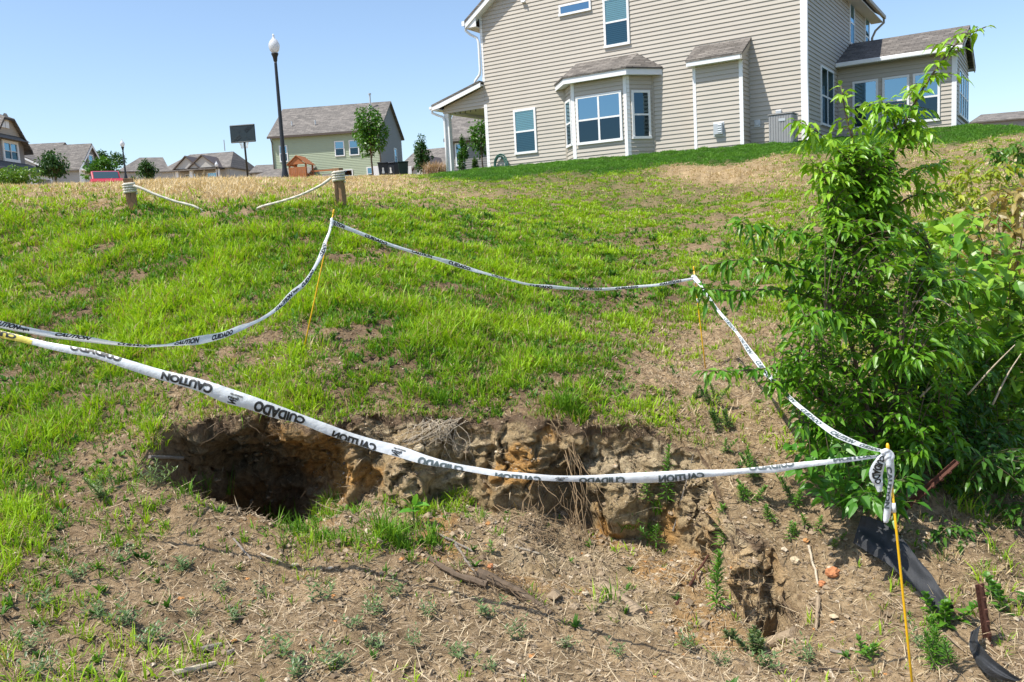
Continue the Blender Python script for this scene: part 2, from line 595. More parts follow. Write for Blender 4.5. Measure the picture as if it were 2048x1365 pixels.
def _q(x, y):
    return np.stack([3 * x / (y + 6), 1.3 * np.log(y + 6)], -1)


def _k(d2):
    return 0.5 * d2 * np.log(d2 + 1e-12)


_Q = _q(_P[:, 0], _P[:, 1])
_n = len(_Q)
_K = _k(((_Q[:, None] - _Q[None]) ** 2).sum(-1)) + 2e-3 * np.eye(_n)
_A = np.block([[_K, np.c_[np.ones(_n), _Q]], [np.c_[np.ones(_n), _Q].T, np.zeros((3, 3))]])
_W = np.linalg.solve(_A, np.r_[_P[:, 2], 0, 0, 0])


def S(x, y):
    """height of the untouched slope"""
    x = np.asarray(x, float)
    y = np.asarray(y, float)
    sh = np.broadcast(x, y).shape
    x = np.broadcast_to(x, sh).ravel()
    y = np.broadcast_to(y, sh).ravel()
    out = np.zeros(len(x))
    yc = np.clip(y, -4, 60)
    xc = np.clip(x, -1.1 * yc - 12, 1.1 * yc + 12)
    for a in range(0, len(x), 20000):
        q = _q(xc[a:a + 20000], yc[a:a + 20000])
        d2 = ((q[:, None] - _Q[None]) ** 2).sum(-1)
        out[a:a + 20000] = _k(d2) @ _W[:_n] + _W[_n] + q @ _W[_n + 1:]
    far = 1.7 + 0.074 * y
    t = smooth01((y - 36) / 14)
    return (out * (1 - t) + far * t).reshape(sh)


def hit(px, py, y0=2.0, y1=60.0):
    """where the sight line through a pixel meets the slope"""
    d = ray(px, py)
    d = d / d[1]
    ys = np.concatenate([np.linspace(y0, 12, 500), np.linspace(12.05, y1, 900)])
    z = 1.7 + d[2] * ys
    g = z - S(d[0] * ys, ys)
    k = np.argmax(g < 0)
    if g[k] >= 0: k = len(ys) - 1
    if k > 0:
        t = g[k - 1] / (g[k - 1] - g[k] + 1e-12)
        yy = ys[k - 1] + t * (ys[k] - ys[k - 1])
    else:
        yy = ys[0]
    return np.array([d[0] * yy, yy, float(S(d[0] * yy, yy))])


_rim = np.array([hit(*p) for p in ((268, 940), (300, 892), (350, 852), (420, 834), (520, 832), (600, 846), (650, 856), (690, 846), (760, 832), (850, 835), (950, 838), (1050, 828), (1150, 846),
                                   (1280, 852), (1390, 885), (1428, 950), (1450, 1015), (1470, 1055), (1500, 1085), (1545, 1115), (1590, 1160), (1620, 1212))])
_fro = np.array([hit(*p) for p in ((266, 965), (330, 990), (400, 1014), (500, 1055), (600, 1085), (700, 1105), (850, 1125), (950, 1160), (1050, 1205),
                                   (1200, 1240), (1300, 1270), (1400, 1300), (1520, 1320), (1600, 1290), (1626, 1225))])
_rim = _rim[np.argsort(_rim[:, 0])]
_fro = _fro[np.argsort(_fro[:, 0])]
XL, XR = _rim[0, 0], _rim[-1, 0]

s_cols = np.concatenate([-np.geomspace(9, 2.62, 70), np.arange(-2.6, .93, 0.0155), np.arange(.93, 1.45, .005), np.arange(1.45, 2.2, 0.0155), np.geomspace(2.22, 9, 80)])
NCOL = len(s_cols)
yf = np.interp(s_cols, np.r_[-9, XL - .5, _fro[:, 0], XR + .3, 9], np.r_[4.5, 4.6, _fro[:, 1], 3.9, 4.1])
yb = np.interp(s_cols, np.r_[-9, XL - .5, _rim[:, 0], XR + .3, 9], np.r_[4.8, 4.9, _rim[:, 1], 4.1, 4.4])
_rn = fbm(np.stack([s_cols * 5, s_cols * 0, s_cols * 0 + 3], -1), 4)
mask = smooth01((s_cols - XL) / 0.22) * smooth01((XR - s_cols) / 0.16)
yb = yb + 0.05 * _rn * mask
yf = np.minimum(yf, yb - 0.06)
zc = np.interp(s_cols, [-2.1, -1.9, -1.55, -1.35, -1.2, -1.0, -.75, -.35, 0, .2, .48, .75, 1.0, 1.12, 1.25, 1.4],
               [.0, -.30, -.32, -.16, .08, .20, .18, .14, .10, -.02, -.14, -.14, -.2, -.36, -.48, -.42])
uc = np.interp(s_cols, [-2.1, -1.95, -1.5, -1.25, -1.1, -1.0, -.9, -.75, -.65, -.5, -.3, -.15, .1, .22, .4, .52, .7, .9, 1.08, 1.15, 1.22, 1.32, 1.45],
               [.15, .55, .6, .45, .2, -.26, -.12, -.28, -.26, -.02, -.05, -.2, -.26, .08, .16, -.1, -.16, -.16, -.26, -.22, -.10, .04, 0])
yc_ = yb + uc
NF0, NFL, NW, NT1, NT2, NT3 = 78, 46, 64, 150, 95, 22
fr = np.concatenate([np.linspace(0, 0.72, 12, endpoint=False), np.linspace(0.72, 1, NF0 - 12)])
rows_y, rows_z, rows_kind = [], [], []
y_start = -3.0
for t in fr:                                                           # near ground
    yy = y_start + (yf - y_start) * t
    rows_y.append(yy); rows_z.append(None); rows_kind.append(0)
zf = S(s_cols, yf)
zb = S(s_cols, yb)
for t in np.linspace(0, 1, NFL + 1)[1:]:                               # floor of the wash-out
    y_s = yf + (yb - yf) * t * 0.7
    z_s = S(s_cols, y_s)
    y_h = yf + (yc_ - yf) * t
    z_h = zf + (zc - zf) * smooth01(t * 1.25)
    rows_y.append(y_s * (1 - mask) + y_h * mask); rows_z.append(z_s * (1 - mask) + z_h * mask); rows_kind.append(1)
for t in np.linspace(0, 1, NW + 1)[1:]:                                # the bank
    y_s = yf + (yb - yf) * (0.7 + 0.3 * t)
    z_s = S(s_cols, y_s)
    g = np.where(uc > 0, smooth01((t - .42) / .5), t ** 1.5)
    y_h = yc_ + (yb - yc_) * g
    z_h = zc + (zb - zc) * (1 - (1 - t) ** 1.15)
    rows_y.append(y_s * (1 - mask) + y_h * mask); rows_z.append(z_s * (1 - mask) + z_h * mask); rows_kind.append(2)
for t in np.linspace(0, 1, NT1 + 1)[1:]:                               # the slope
    rows_y.append(yb + (9.0 - yb) * (0.55 * t + 0.45 * t * t)); rows_z.append(None); rows_kind.append(3)
for t in np.linspace(0, 1, NT2 + 1)[1:]:
    rows_y.append(np.full(NCOL, 9.0 * (60 / 9.0) ** t)); rows_z.append(None); rows_kind.append(4)
for t in np.linspace(0, 1, NT3 + 1)[1:]:
    rows_y.append(np.full(NCOL, 60 * (900 / 60.0) ** t)); rows_z.append(None); rows_kind.append(5)
NROW = len(rows_y)
GY = np.array(rows_y)
GX = s_cols[None] * (1 + np.maximum(GY - 9, 0) * 0.128)
GZ = np.zeros_like(GY)
for i in range(NROW):
    GZ[i] = S(GX[i], GY[i]) if rows_z[i] is None else rows_z[i]
kind_row = np.array(rows_kind)
G = np.stack([GX, GY, GZ], -1)
# roughness
flat = G.reshape(-1, 3)
kindv = np.repeat(kind_row, NCOL)
maskv = np.tile(mask, NROW)
n_lo = fbm(flat * 3.1, 3)
n_mid = fbm(flat * 11.0 + 5, 3)
n_hi = fbm(flat * 34.0 + 9, 3)
dist = flat[:, 1]
near = np.clip(1.3 - dist / 14, 0, 1)
dz = 0.022 * n_lo * np.clip(dist / 4, .6, 3) + (0.018 * n_mid + 0.013 * n_hi) * near
wall_rows = (kindv == 2) & (maskv > 0)
topf = np.zeros(NROW)
topf[kind_row == 2] = np.sin(np.linspace(0.05, math.pi - .02, NW)) ** 0.6
wl = np.repeat(topf, NCOL) * maskv
dy = (0.12 * fbm(flat * np.array([3.4, 3.4, 2.2]) + 31, 4) + 0.045 * n_mid + 0.030 * n_hi + .02 * fbm(flat * np.array([9, 9, 38]) + 77, 3) + .014 * fbm(flat * 62, 2)) * wl
crk = np.abs(fbm(flat * np.array([7.5, 7.5, 1.6]) + 131, 3))
dy = dy + (0.075 * np.exp(-(crk / .10) ** 2) - .05 * smooth01(np.abs(fbm(flat * np.array([5, 5, 4]) + 171, 2)) * 1.6)) * wl
xface = smooth01((flat[:, 0] - .9) / .15)
dx = (0.05 * fbm(flat * 4.3 + 71, 3) + 0.03 * n_mid + xface * (.05 * fbm(flat * 9 + 19, 4) + .03 * n_hi)) * wl
dzw = (0.03 * fbm(flat * 5.3 + 91, 3)) * wl
fl = (kindv == 1) * maskv
dz = dz + fl * (0.035 * fbm(flat * 5 + 41, 4))
flat = flat + np.stack([dx, dy, dz * (1 - wl) + dzw], -1)
G = flat.reshape(NROW, NCOL, 3)


def to_px(P):
    q = (P - CAM) @ CM.T
    w = np.maximum(q[..., 2], 0.05)
    return FPX * q[..., 0] / w + 1024, FPX * q[..., 1] / w + 682.5


# what grows where: pixel x, pixel y, green, dry straw, height factor
_dens = [
    (0, 367, .2, .8, 1.0), (150, 374, .1, 1.0, 1.0), (80, 382, .1, .9, .8), (230, 385, .05, 1.0, .9), (300, 372, .03, 1.1, 1.3), (450, 365, .03, 1.2, 1.6), (600, 365, .12, 1.0, 1.2), (700, 372, .08, .9, .9), (800, 362, .12, .8, .7), (650, 380, .08, 1.0, .9), (750, 366, .08, .9, .8),
    (60, 395, .15, .8, .8), (160, 402, .15, .8, .8), (40, 410, .4, .5, .8), (200, 412, .3, .5, .8), (330, 392, .05, 1.1, 1.2), (450, 395, .03, 1.2, 1.4), (600, 392, .12, 1.0, 1.0), (760, 388, .1, .9, .8), (850, 378, .25, .6, .6), (790, 400, .25, .7, .7), (840, 395, .3, .5, .6),
    (0, 432, .8, .2, 1), (150, 440, .6, .25, 1), (300, 424, .75, .2, 1), (600, 428, .8, .2, 1), (800, 425, .9, .1, .7), (930, 392, .2, .4, .5), (1000, 395, .35, .3, .5), (1080, 430, .8, .15, .7), (700, 440, .5, .3, .8),
    (100, 470, .45, .3, 1), (400, 455, .55, .2, 1), (500, 435, .6, .2, 1), (100, 540, .55, .5, 1), (30, 580, .5, .6, 1), (200, 565, .6, .45, 1), (330, 520, .9, .1, 1.1), (550, 500, .9, .1, 1.1), (400, 590, .95, .1, 1), (450, 690, .4, .4, .7),
    (520, 690, .3, .6, .7), (500, 725, .45, .4, .8), (250, 640, .85, .15, 1), (100, 650, .8, .2, 1), (700, 600, .95, .08, 1.1), (850, 560, .9, .1, .9), (850, 700, .95, .08, 1.2), (800, 520, .55, .2, .7), (760, 470, .9, .1, .8),
    (1000, 480, .95, .1, .8), (1100, 450, .95, .1, .7), (900, 470, .85, .1, .7), (1000, 620, .9, .12, 1), (1150, 600, .9, .1, .9), (1030, 720, .8, .15, 1), (1150, 720, .85, .1, 1), (1250, 640, .6, .3, .8), (1250, 700, .45, .5, .7), (1330, 690, .1, .9, .5),
    (1370, 740, .06, .8, .5), (1450, 690, .15, .8, .5), (1300, 800, .25, .6, .6), (1200, 780, .6, .3, .8), (1500, 780, .12, .7, .5), (1130, 800, .85, .1, 1), (1000, 800, .7, .2, .9), (900, 790, .85, .1, 1), (700, 800, .75, .2, .9), (780, 830, .4, .3, .7), (550, 800, .6, .2, .9),
    (420, 815, .2, .4, .7), (300, 830, .4, .3, .9), (150, 760, .6, .35, 1), (60, 790, .7, .2, 1), (100, 870, .9, .1, 1.1), (30, 930, .8, .1, 1), (200, 905, .45, .2, .8), (250, 900, .3, .2, .7), (60, 1000, .7, .15, 1), (180, 980, .5, .2, .9),
    (1100, 350, .9, .05, .5), (1450, 348, .02, 1.4, .6), (1380, 345, .05, 1.1, .6), (1530, 345, .15, .9, .6), (1250, 350, .85, .2, .6), (1600, 325, .8, .3, .6), (1700, 340, .4, .5, .5), (1200, 400, .75, .2, .6), (1300, 370, .65, .3, .6), (1400, 405, .7, .25, .6), (1180, 365, .85, .2, .6), (1650, 320, .8, .3, .6), (1340, 395, .65, .25, .6), (1480, 400, .5, .4, .5),
    (1550, 400, .5, .4, .5), (1480, 445, .4, .4, .5), (1620, 430, .5, .4, .6), (1350, 430, .6, .3, .5), (1580, 460, .5, .3, .5), (1250, 420, .65, .3, .6), (1300, 470, .75, .2, .6), (1400, 520, .35, .4, .5), (1200, 540, .9, .1, .8), (1550, 500, .55, .35, .6), (1450, 570, .6, .3, .7), (1350, 600, .7, .2, .8), (1850, 310, .6, .3, .5), (2000, 285, .7, .3, .5),
    (1850, 370, .2, .8, .5), (1750, 390, .15, .8, .5), (1900, 430, .2, .7, .7), (1980, 310, .35, .45, .6), (1700, 480, .3, .6, .6), (1600, 620, .4, .5, .7), (1000, 360, .85, .2, .6), (1050, 400, .75, .2, .6), (1120, 380, .7, .25, .6), (950, 370, .7, .3, .6), (880, 352, .95, .05, .4),
    (300, 1000, .42, .2, .8), (100, 1080, .55, .25, .9), (300, 1120, .26, .3, .7), (40, 1150, .55, .2, .9), (200, 1180, .3, .3, .7), (60, 1250, .38, .35, .8), (30, 1340, .35, .35, .8), (200, 1300, .15, .4, .7), (450, 1120, .14, .3, .7), (560, 1160, .06, .15, .6), (600, 1270, .09, .2, .6), (900, 1250, .06, .12, .6), (750, 1320, .1, .2, .6),
    (1200, 1320, .06, .15, .6), (1000, 1340, .08, .15, .6), (1500, 1350, .05, .15, .6), (1700, 1290, .08, .25, .6), (1900, 1330, .12, .6, .7), (2010, 1200, .12, .8, .9), (1650, 1050, .03, .1, .5), (1620, 1150, .02, .1, .5), (700, 1140, .12, .2, .7), (1960, 1050, .3, 1.5, 1.4), (1900, 1130, .15, 1.2, 1.0), (2020, 1120, .2, 1.4, 1.2), (1960, 1190, .1, 1.0, .9),
    (2000, 900, .5, 1.3, 1.6), (1850, 1050, .1, .6, .8), (1500, 1000, .05, .15, .5), (1560, 900, .12, .3, .6), (1450, 830, .1, .5, .6), (430, 980, .25, .05, .8), (560, 1035, .75, .05, 1.3), (640, 1060, .5, .05, 1.2), (800, 1080, .8, .05, 1.3), (700, 1060, .35, .1, 1), (950, 1090, .08, .4, .7),
    (1250, 1055, .15, .15, .8), (1350, 1060, .05, .15, .6), (1180, 1100, .03, .2, .6), (1100, 1150, .05, .4, .6), (1300, 1160, .1, .25, .8), (1400, 1220, .12, .4, .8), (350, 1060, .3, .2, .8), (480, 1030, .3, .1, .9)]
_dens = np.array(_dens, float)


def fields(px, py):
    """green, dry, height from the list above, blended between its nearest entries"""
    out = np.zeros((len(px), 3))
    for a in range(0, len(px), 20000):
        x, y = px[a:a + 20000, None], py[a:a + 20000, None]
        sy = 16 + 0.085 * np.clip(np.minimum(y, _dens[None, :, 1]) - 350, 0, 1000)
        d2 = ((x - _dens[None, :, 0]) / (2.1 * sy + 25)) ** 2 + ((y - _dens[None, :, 1]) / sy) ** 2
        w = np.exp(-0.55 * np.sqrt(d2 + .05) * 2.2) / (d2 + .15)
        out[a:a + 20000] = (w @ _dens[:, 2:]) / w.sum(1, keepdims=True)
    return out


_lawn = np.array([(800, 352), (880, 349), (960, 345), (1000, 343), (1100, 337), (1200, 331), (1300, 324), (1400, 316), (1500, 306), (1600, 296), (1700, 287), (1800, 279), (1900, 270), (2048, 258)], float)


def lawn_mask(px, py):
    lim = np.interp(px, _lawn[:, 0], _lawn[:, 1]) + 13 + 5 * np.sin(px / 37.0)
    return smooth01((lim - py) / 10 + .5) * smooth01((px - 850) / 60)


pxv, pyv = to_px(flat)
F_ = fields(pxv, np.clip(pyv, 340, 1500))
lawn_v = lawn_mask(pxv, pyv) * (flat[:, 1] > 15)
p1 = fbm(flat * 1.7 + 3, 4)
p2 = fbm(flat * 6.0 + 13, 4)
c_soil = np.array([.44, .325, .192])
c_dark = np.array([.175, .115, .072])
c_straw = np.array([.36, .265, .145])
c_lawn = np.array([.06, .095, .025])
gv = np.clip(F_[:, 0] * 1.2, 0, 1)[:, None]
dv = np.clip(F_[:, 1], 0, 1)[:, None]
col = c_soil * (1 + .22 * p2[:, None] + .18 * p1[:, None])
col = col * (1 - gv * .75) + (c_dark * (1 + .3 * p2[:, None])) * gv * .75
far_t = smooth01((flat[:, 1] - 5) / 8)[:, None]
col = col * (1 - dv * .55 * far_t) + c_straw * (1 + .2 * p2[:, None]) * dv * .55 * far_t
gfar = (smooth01((flat[:, 1] - 7) / 12)[:, None]) * gv * .45
col = col * (1 - gfar) + np.array([.10, .14, .035]) * gfar
col = col * (1 - lawn_v[:, None]) + c_lawn * lawn_v[:, None]
# the cut bank: topsoil, tan clay, orange and pale seams, shade painted into the cave end
h_rel = np.zeros(NROW)
h_rel[kind_row == 2] = np.linspace(0, 1, NW)
hr = np.repeat(h_rel, NCOL)
seam = fbm(flat * np.array([2.2, 2.2, 3.0]) + 55, 4)
cw = np.array([.44, .335, .19]) * (1 + .35 * p2[:, None])
org = smooth01((seam - .12) / .35)[:, None]
cw = cw * (1 - org) + np.array([.56, .32, .11]) * org
pale = smooth01((-seam - .25) / .3)[:, None]
cw = cw * (1 - pale) + np.array([.55, .45, .29]) * pale
xr = flat[:, 0]
orl = (np.exp(-((xr + 1.12) / .13) ** 2))[:, None]
cw = cw * (1 - .8 * orl) + np.array([.52, .28, .085]) * .8 * orl
prl = (np.exp(-((xr - 1.14) / .17) ** 2) * .9)[:, None]
cw = cw * (1 - .8 * prl) + np.array([.60, .48, .30]) * .8 * prl
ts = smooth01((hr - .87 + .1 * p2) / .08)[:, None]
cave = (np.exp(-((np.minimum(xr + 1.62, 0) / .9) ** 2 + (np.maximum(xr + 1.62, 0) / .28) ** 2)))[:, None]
cw = cw * (1 - .7 * cave) + np.array([.11, .08, .05]) * .7 * cave  # shade of the undercut put into the soil colour
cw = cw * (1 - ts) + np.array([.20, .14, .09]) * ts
wm = np.where(kindv == 2, 1.0, np.where(kindv == 1, .55, 0.0))[:, None] * maskv[:, None]
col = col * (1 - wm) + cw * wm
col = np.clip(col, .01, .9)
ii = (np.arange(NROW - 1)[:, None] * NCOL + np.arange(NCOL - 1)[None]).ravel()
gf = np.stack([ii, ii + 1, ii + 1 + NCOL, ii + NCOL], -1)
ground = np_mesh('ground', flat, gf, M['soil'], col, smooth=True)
tag(ground, kind='structure')

# ------------------------------------------------------------------ cells of the ground that things grow on
c00, c10, c11, c01 = flat[gf[:, 0]], flat[gf[:, 1]], flat[gf[:, 2]], flat[gf[:, 3]]
cen = (c00 + c10 + c11 + c01) / 4
nrm = np.cross(c11 - c00, c01 - c10)
area = np.linalg.norm(nrm, axis=1) / 2
nz = nrm[:, 2] / (2 * area + 1e-12)
cpx, cpy = to_px(cen)
seen = (cpx > -260) & (cpx < 2310) & (cpy > 200) & (cpy < 1480) & (cen[:, 1] > 2.2) & (cen[:, 1] < 40)
CF = fields(cpx, np.clip(cpy, 340, 1500))
ckind = kind_row[gf[:, 0] // NCOL]
cmask = maskv[gf[:, 0]]
claw = lawn_mask(cpx, cpy) * (cen[:, 1] > 15)
patch = fbm(cen * 1.9 + 7, 3)
patch2 = fbm(cen * 5.5 + 27, 3)


def in_house(P):
    d = (P - HO) / HK
    u = d @ E1
    v = d @ E2
    a = (u > -.05) & (u < 10.65) & (v > 0) & (v < 9.7)
    b = (u > 3.1) & (u < 6.1) & (v > -.68) & (v <= 0)
    c = (u > 7.6) & (u < 9.1) & (v > -.62) & (v <= 0)
    e = (u > 10.6) & (u < 14) & (v > 4.2) & (v < 8.3)
    return a | b | c | e


def scatter(rate):
    """random points on the ground, 'rate' per square metre in each cell"""
    lam = np.where(seen, area * rate, 0)
    cnt = rng.poisson(lam)
    k = np.repeat(np.arange(len(cnt)), cnt)
    a, b = rng.random(len(k))[:, None], rng.random(len(k))[:, None]
    P = (c00[k] * (1 - a) + c10[k] * a) * (1 - b) + (c01[k] * (1 - a) + c11[k] * a) * b
    return P, k


def ground_z(x, y):
    """top of the built ground at plan positions (nearest vertex)"""
    d = (flat[:, 0] - x) ** 2 + (flat[:, 1] - y) ** 2
    return flat[np.argmin(d)]


def gpx(px, py, ymin=2.0, ymax=45):
    """the built ground vertex seen nearest to a pixel"""
    d = (pxv - px) ** 2 + (pyv - py) ** 2 + np.where((dist > ymin) & (dist < ymax), 0, 1e9)
    k = np.argsort(d)[:12]
    k = k[d[k] < d[k[0]] + 60]
    return flat[k[np.argmin(flat[k, 1])]].copy()


def blades(P, h, w, az, lean, curl, col):
    """grass blades, three triangles each"""
    n = len(P)
    dr = np.stack([np.cos(az), np.sin(az), np.zeros(n)], -1)
    sd = np.stack([-np.sin(az), np.cos(az), np.zeros(n)], -1)
    tw = rng.normal(0, .5, n)[:, None]
    sd = sd * np.cos(tw) + dr * np.sin(tw)
    up = np.array([0, 0, 1.0])
    sl, cl = np.sin(lean)[:, None], np.cos(lean)[:, None]
    h = h[:, None]
    m = P + (up * cl + dr * sl) * h * .55
    l2 = lean + curl
    t = m + (up * np.cos(l2)[:, None] + dr * np.sin(l2)[:, None]) * h * .5
    w = w[:, None]
    Vv = np.stack([P - sd * w * .4, P + sd * w * .4, m - sd * w * .5, m + sd * w * .5, t], 1).reshape(-1, 3)
    b = (np.arange(n) * 5)[:, None]
    Fq = b + np.array([[0, 1, 3, 2]])
    Ft = b + np.array([[2, 3, 4]])
    return Vv, Fq, Ft, np.repeat(col, 5, axis=0)


class Acc:
    def __init__(s):
        s.V, s.Q, s.T, s.C, s.n = [], [], [], [], 0

    def add(s, Vv, Q, T, C):
        s.V.append(Vv)
        if Q is not None and len(Q): s.Q.append(Q + s.n)
        if T is not None and len(T): s.T.append(T + s.n)
        s.C.append(C)
        s.n += len(Vv)

    def build(s, name, mat, parent=None, smooth=False):
        f = []
        if s.Q: f.append(np.concatenate(s.Q))
        if s.T: f.append(np.concatenate(s.T))
        return np_mesh(name, np.concatenate(s.V), f, mat, np.concatenate(s.C), parent, smooth)


def lerp(a, b, t):
    return np.asarray(a) * (1 - t[:, None]) + np.asarray(b) * t[:, None]


def tufts(P, k, nb, hmul, kindc):
    """expand tuft centres to blades"""
    n = len(P)
    rep = np.repeat(np.arange(n), nb)
    Q = P[rep]
    y = Q[:, 1]
    spread = .018 * np.clip(y / 6, .8, 3)
    az = rng.random(len(rep)) * 2 * math.pi
    r_ = np.sqrt(rng.random(len(rep))) * spread
    Q = Q + np.stack([np.cos(az) * r_, np.sin(az) * r_, np.full(len(rep), -.006)], -1)
    az = az + rng.normal(0, .7, len(rep))
    th = (rng.uniform(.55, 1.2, n) + .5 * (rng.random(n) < .12))[rep] * np.clip(1 + .45 * patch[k] + .3 * patch2[k], .45, 1.7)[rep]
    hs = CF[k, 2][rep]
    tone = np.clip(.45 + .6 * patch[k] + .45 * patch2[k], 0, 1)[rep] + rng.normal(0, .16, len(rep)) + rng.normal(0, .12, n)[rep]
    tone = np.clip(tone, 0, 1)
    if kindc == 'green':
        h = .088 * hs * th * rng.uniform(.5, 1.15, len(rep)) * hmul
        c = lerp((.075, .225, .012), (.35, .54, .02), tone)
        drym = rng.random(len(rep)) < .15
        c[drym] = (.36, .28, .13)
        wd = .0058 * np.clip(y / 4.5, .85, 3.2) * (.6 + .9 * rng.random(len(rep)) ** 2 + .35 * (rng.random(n) < .15)[rep])
        lean = np.abs(rng.normal(.42, .28, len(rep)))
        curl = np.abs(rng.normal(.5, .35, len(rep)))
    elif kindc == 'dry':
        h = .085 * hs * th * rng.uniform(.5, 1.3, len(rep)) * hmul
        c = lerp((.44, .33, .17), (.76, .62, .39), tone)
        wd = .003 * np.clip(y / 4.5, .85, 4.5) * rng.uniform(.7, 1.4, len(rep))
        lean = np.abs(rng.normal(.75, .45, len(rep)))
        curl = np.abs(rng.normal(.4, .4, len(rep)))
    else:
        h = .05 * th * rng.uniform(.7, 1.1, len(rep)) * hmul
        c = lerp((.075, .21, .022), (.14, .31, .035), tone)
        wd = .013 * rng.uniform(.8, 1.3, len(rep))
        lean = np.abs(rng.normal(.25, .2, len(rep)))
        curl = np.abs(rng.normal(.3, .2, len(rep)))
    return blades(Q, h, wd, az, lean, curl, c)


if True:
    notcliff = (nz > .45) & ~in_house(cen)
    gd = np.clip(CF[:, 0] * (1.12 + .62 * patch + .8 * patch2) * 1.1 - .08, 0, 1.5) * (1 - claw)
    dd = np.clip(CF[:, 1] * (1 + .5 * patch - .4 * patch2), 0, 1.6) * (1 - claw)
    yb_ = cen[:, 1]
    acc = Acc()
    cave_ok = ~((ckind >= 1) & (ckind <= 2) & (cen[:, 0] < -1.2) & (cmask > .3)) & ~((ckind == 2) & (cmask > .5))
    for lo, hi, rate, nb, hm in ((2.2, 4.6, 900, 7, 1.0), (4.6, 7, 1250, 7, 1.0), (7, 11, 900, 6, 1.0), (11, 17, 420, 6, .95), (17, 40, 130, 6, .95)):
        sel = (yb_ >= lo) & (yb_ < hi) & notcliff & cave_ok
        P, k = scatter(np.where(sel, gd * rate, 0))
        acc.add(*tufts(P, k, nb, hm, 'green'))
    grass = acc.build('grass', M['grass'])
    tag(grass, 'bright green rough grass growing over the slope and around the washed-out hole', 'grass', kind='stuff')
    acc = Acc()
    for lo, hi, rate, nb, hm in ((2.2, 5, 150, 4, .8), (5, 9, 150, 5, .9), (9, 14, 130, 6, .95), (14, 40, 100, 7, .95)):
        sel = (yb_ >= lo) & (yb_ < hi) & notcliff & cave_ok
        P, k = scatter(np.where(sel, dd * rate, 0))
        acc.add(*tufts(P, k, nb, hm, 'dry'))
    dry = acc.build('dry_grass', M['dry'])
    tag(dry, 'straw-coloured dry grass on the bank top and in bare patches of the slope', 'dry grass', kind='stuff')
    acc = Acc()
    P, k = scatter(np.where(notcliff, claw * 300 * np.clip(30 / np.maximum(yb_, 12), .5, 2), 0))
    acc.add(*tufts(P, k, 6, 1.0, 'lawn'))
    lawn = acc.build('lawn', M['grass'])
    tag(lawn, 'mown dark green lawn around the beige house', 'lawn', kind='stuff')

    # low broad leaves growing among the blades
    acc = Acc()
    sel = (yb_ > 2.4) & (yb_ < 13) & notcliff & cave_ok
    P, k = scatter(np.where(sel, np.clip(CF[:, 0], 0, 1) * np.clip(.35 - patch2, .05, 1.1) * np.where(yb_ < 7, 95, 60) * (1 - claw), 0))
    nb_ = 7
    rep = np.repeat(np.arange(len(P)), nb_)
    n = len(rep)
    az = rng.random(n) * 6.283
    sz = (rng.uniform(.5, 1.3, len(P)) * np.clip(P[:, 1] / 6, .9, 1.6))[rep]
    c = lerp((.045, .135, .02), (.13, .28, .03), np.clip(rng.normal(.45, .3, len(P)), 0, 1)[rep])
    acc.add(*blades(P[rep] + np.array([0, 0, .004]), .052 * sz * rng.uniform(.6, 1.2, n), .015 * sz, az, np.abs(rng.normal(.75, .3, n)), np.abs(rng.normal(.35, .3, n)), c))
    weeds = acc.build('low_weeds', M['grass'])
    tag(weeds, 'low broad-leaved weeds mixed into the grass of the slope', 'weeds', kind='stuff')

    # straw bits, chips and clods lying on the bare soil
    acc = Acc()
    bare = np.clip(1.15 - CF[:, 0], .22, 1) * notcliff
    P, k = scatter(np.where(yb_ < 8, bare * 1500, np.where(yb_ < 14, bare * 120, 0)))
    n = len(P)
    az = rng.random(n) * 2 * math.pi
    L_ = rng.gamma(2.0, .021, n) + .012
    c = lerp((.13, .085, .05), (.56, .45, .29), rng.random(n) ** .8)
    acc.add(*blades(P + np.array([0, 0, .004]), L_, rng.uniform(.002, .0055, n), az, rng.normal(1.4, .18, n), rng.normal(.05, .25, n), c))
    litter = acc.build('plant_litter', M['debris'])
    tag(litter, 'short straw stems and chips littering the bare brown soil', 'plant litter', kind='stuff')
    acc = Acc()
    P, k = scatter(np.where(yb_ < 6.5, (bare + .9 * ((ckind == 1) & (cmask > .5))) * np.clip(patch2 * .6 + .6, .1, 1.4) * 1300, 0))
    n = len(P)
    r_ = np.minimum(rng.gamma(1.4, .0036, n) + .0028, .022)
    foot = (ckind[k] == 1) & (cmask[k] > .5)
    r_ = np.where(foot & (rng.random(n) < .12), r_ * 1.7, r_)
    oc = np.array([(1, 0, 0), (-1, 0, 0), (0, 1, 0), (0, -1, 0), (0, 0, 1), (0, 0, -1), (.6, .6, .55), (-.6, .6, .5), (.6, -.6, .5), (-.6, -.6, .55)])
    jit = rng.uniform(.65, 1.25, (n, 10, 1))
    Vv = (P[:, None] + oc[None] * jit * r_[:, None, None] * np.array([1, 1, .75])).reshape(-1, 3)
    ft = np.array([(4, 0, 6), (0, 2, 6), (2, 4, 6), (4, 2, 7), (2, 1, 7), (1, 4, 7), (4, 3, 8), (3, 0, 8), (0, 4, 8), (4, 1, 9), (1, 3, 9), (3, 4, 9), (0, 5, 2), (2, 5, 1), (1, 5, 3), (3, 5, 0)])
    T = ((np.arange(n) * 10)[:, None, None] + ft[None]).reshape(-1, 3)
    tn = rng.random(n)
    c = lerp((.16, .115, .072), (.36, .275, .18), tn)
    lt = rng.random(n) < .05
    c[lt] = (.52, .43, .31)
    og = rng.random(n) < .012
    c[og] = (.45, .22, .08)
    acc.add(Vv, None, T, np.repeat(c, 10, axis=0))
    clods = acc.build('soil_clods', M['debris'])
    tag(clods, 'small clods and grit scattered over the bare soil', 'soil clods', kind='stuff')

# ------------------------------------------------------------------ house building blocks
UP = Vector((0, 0, 1))


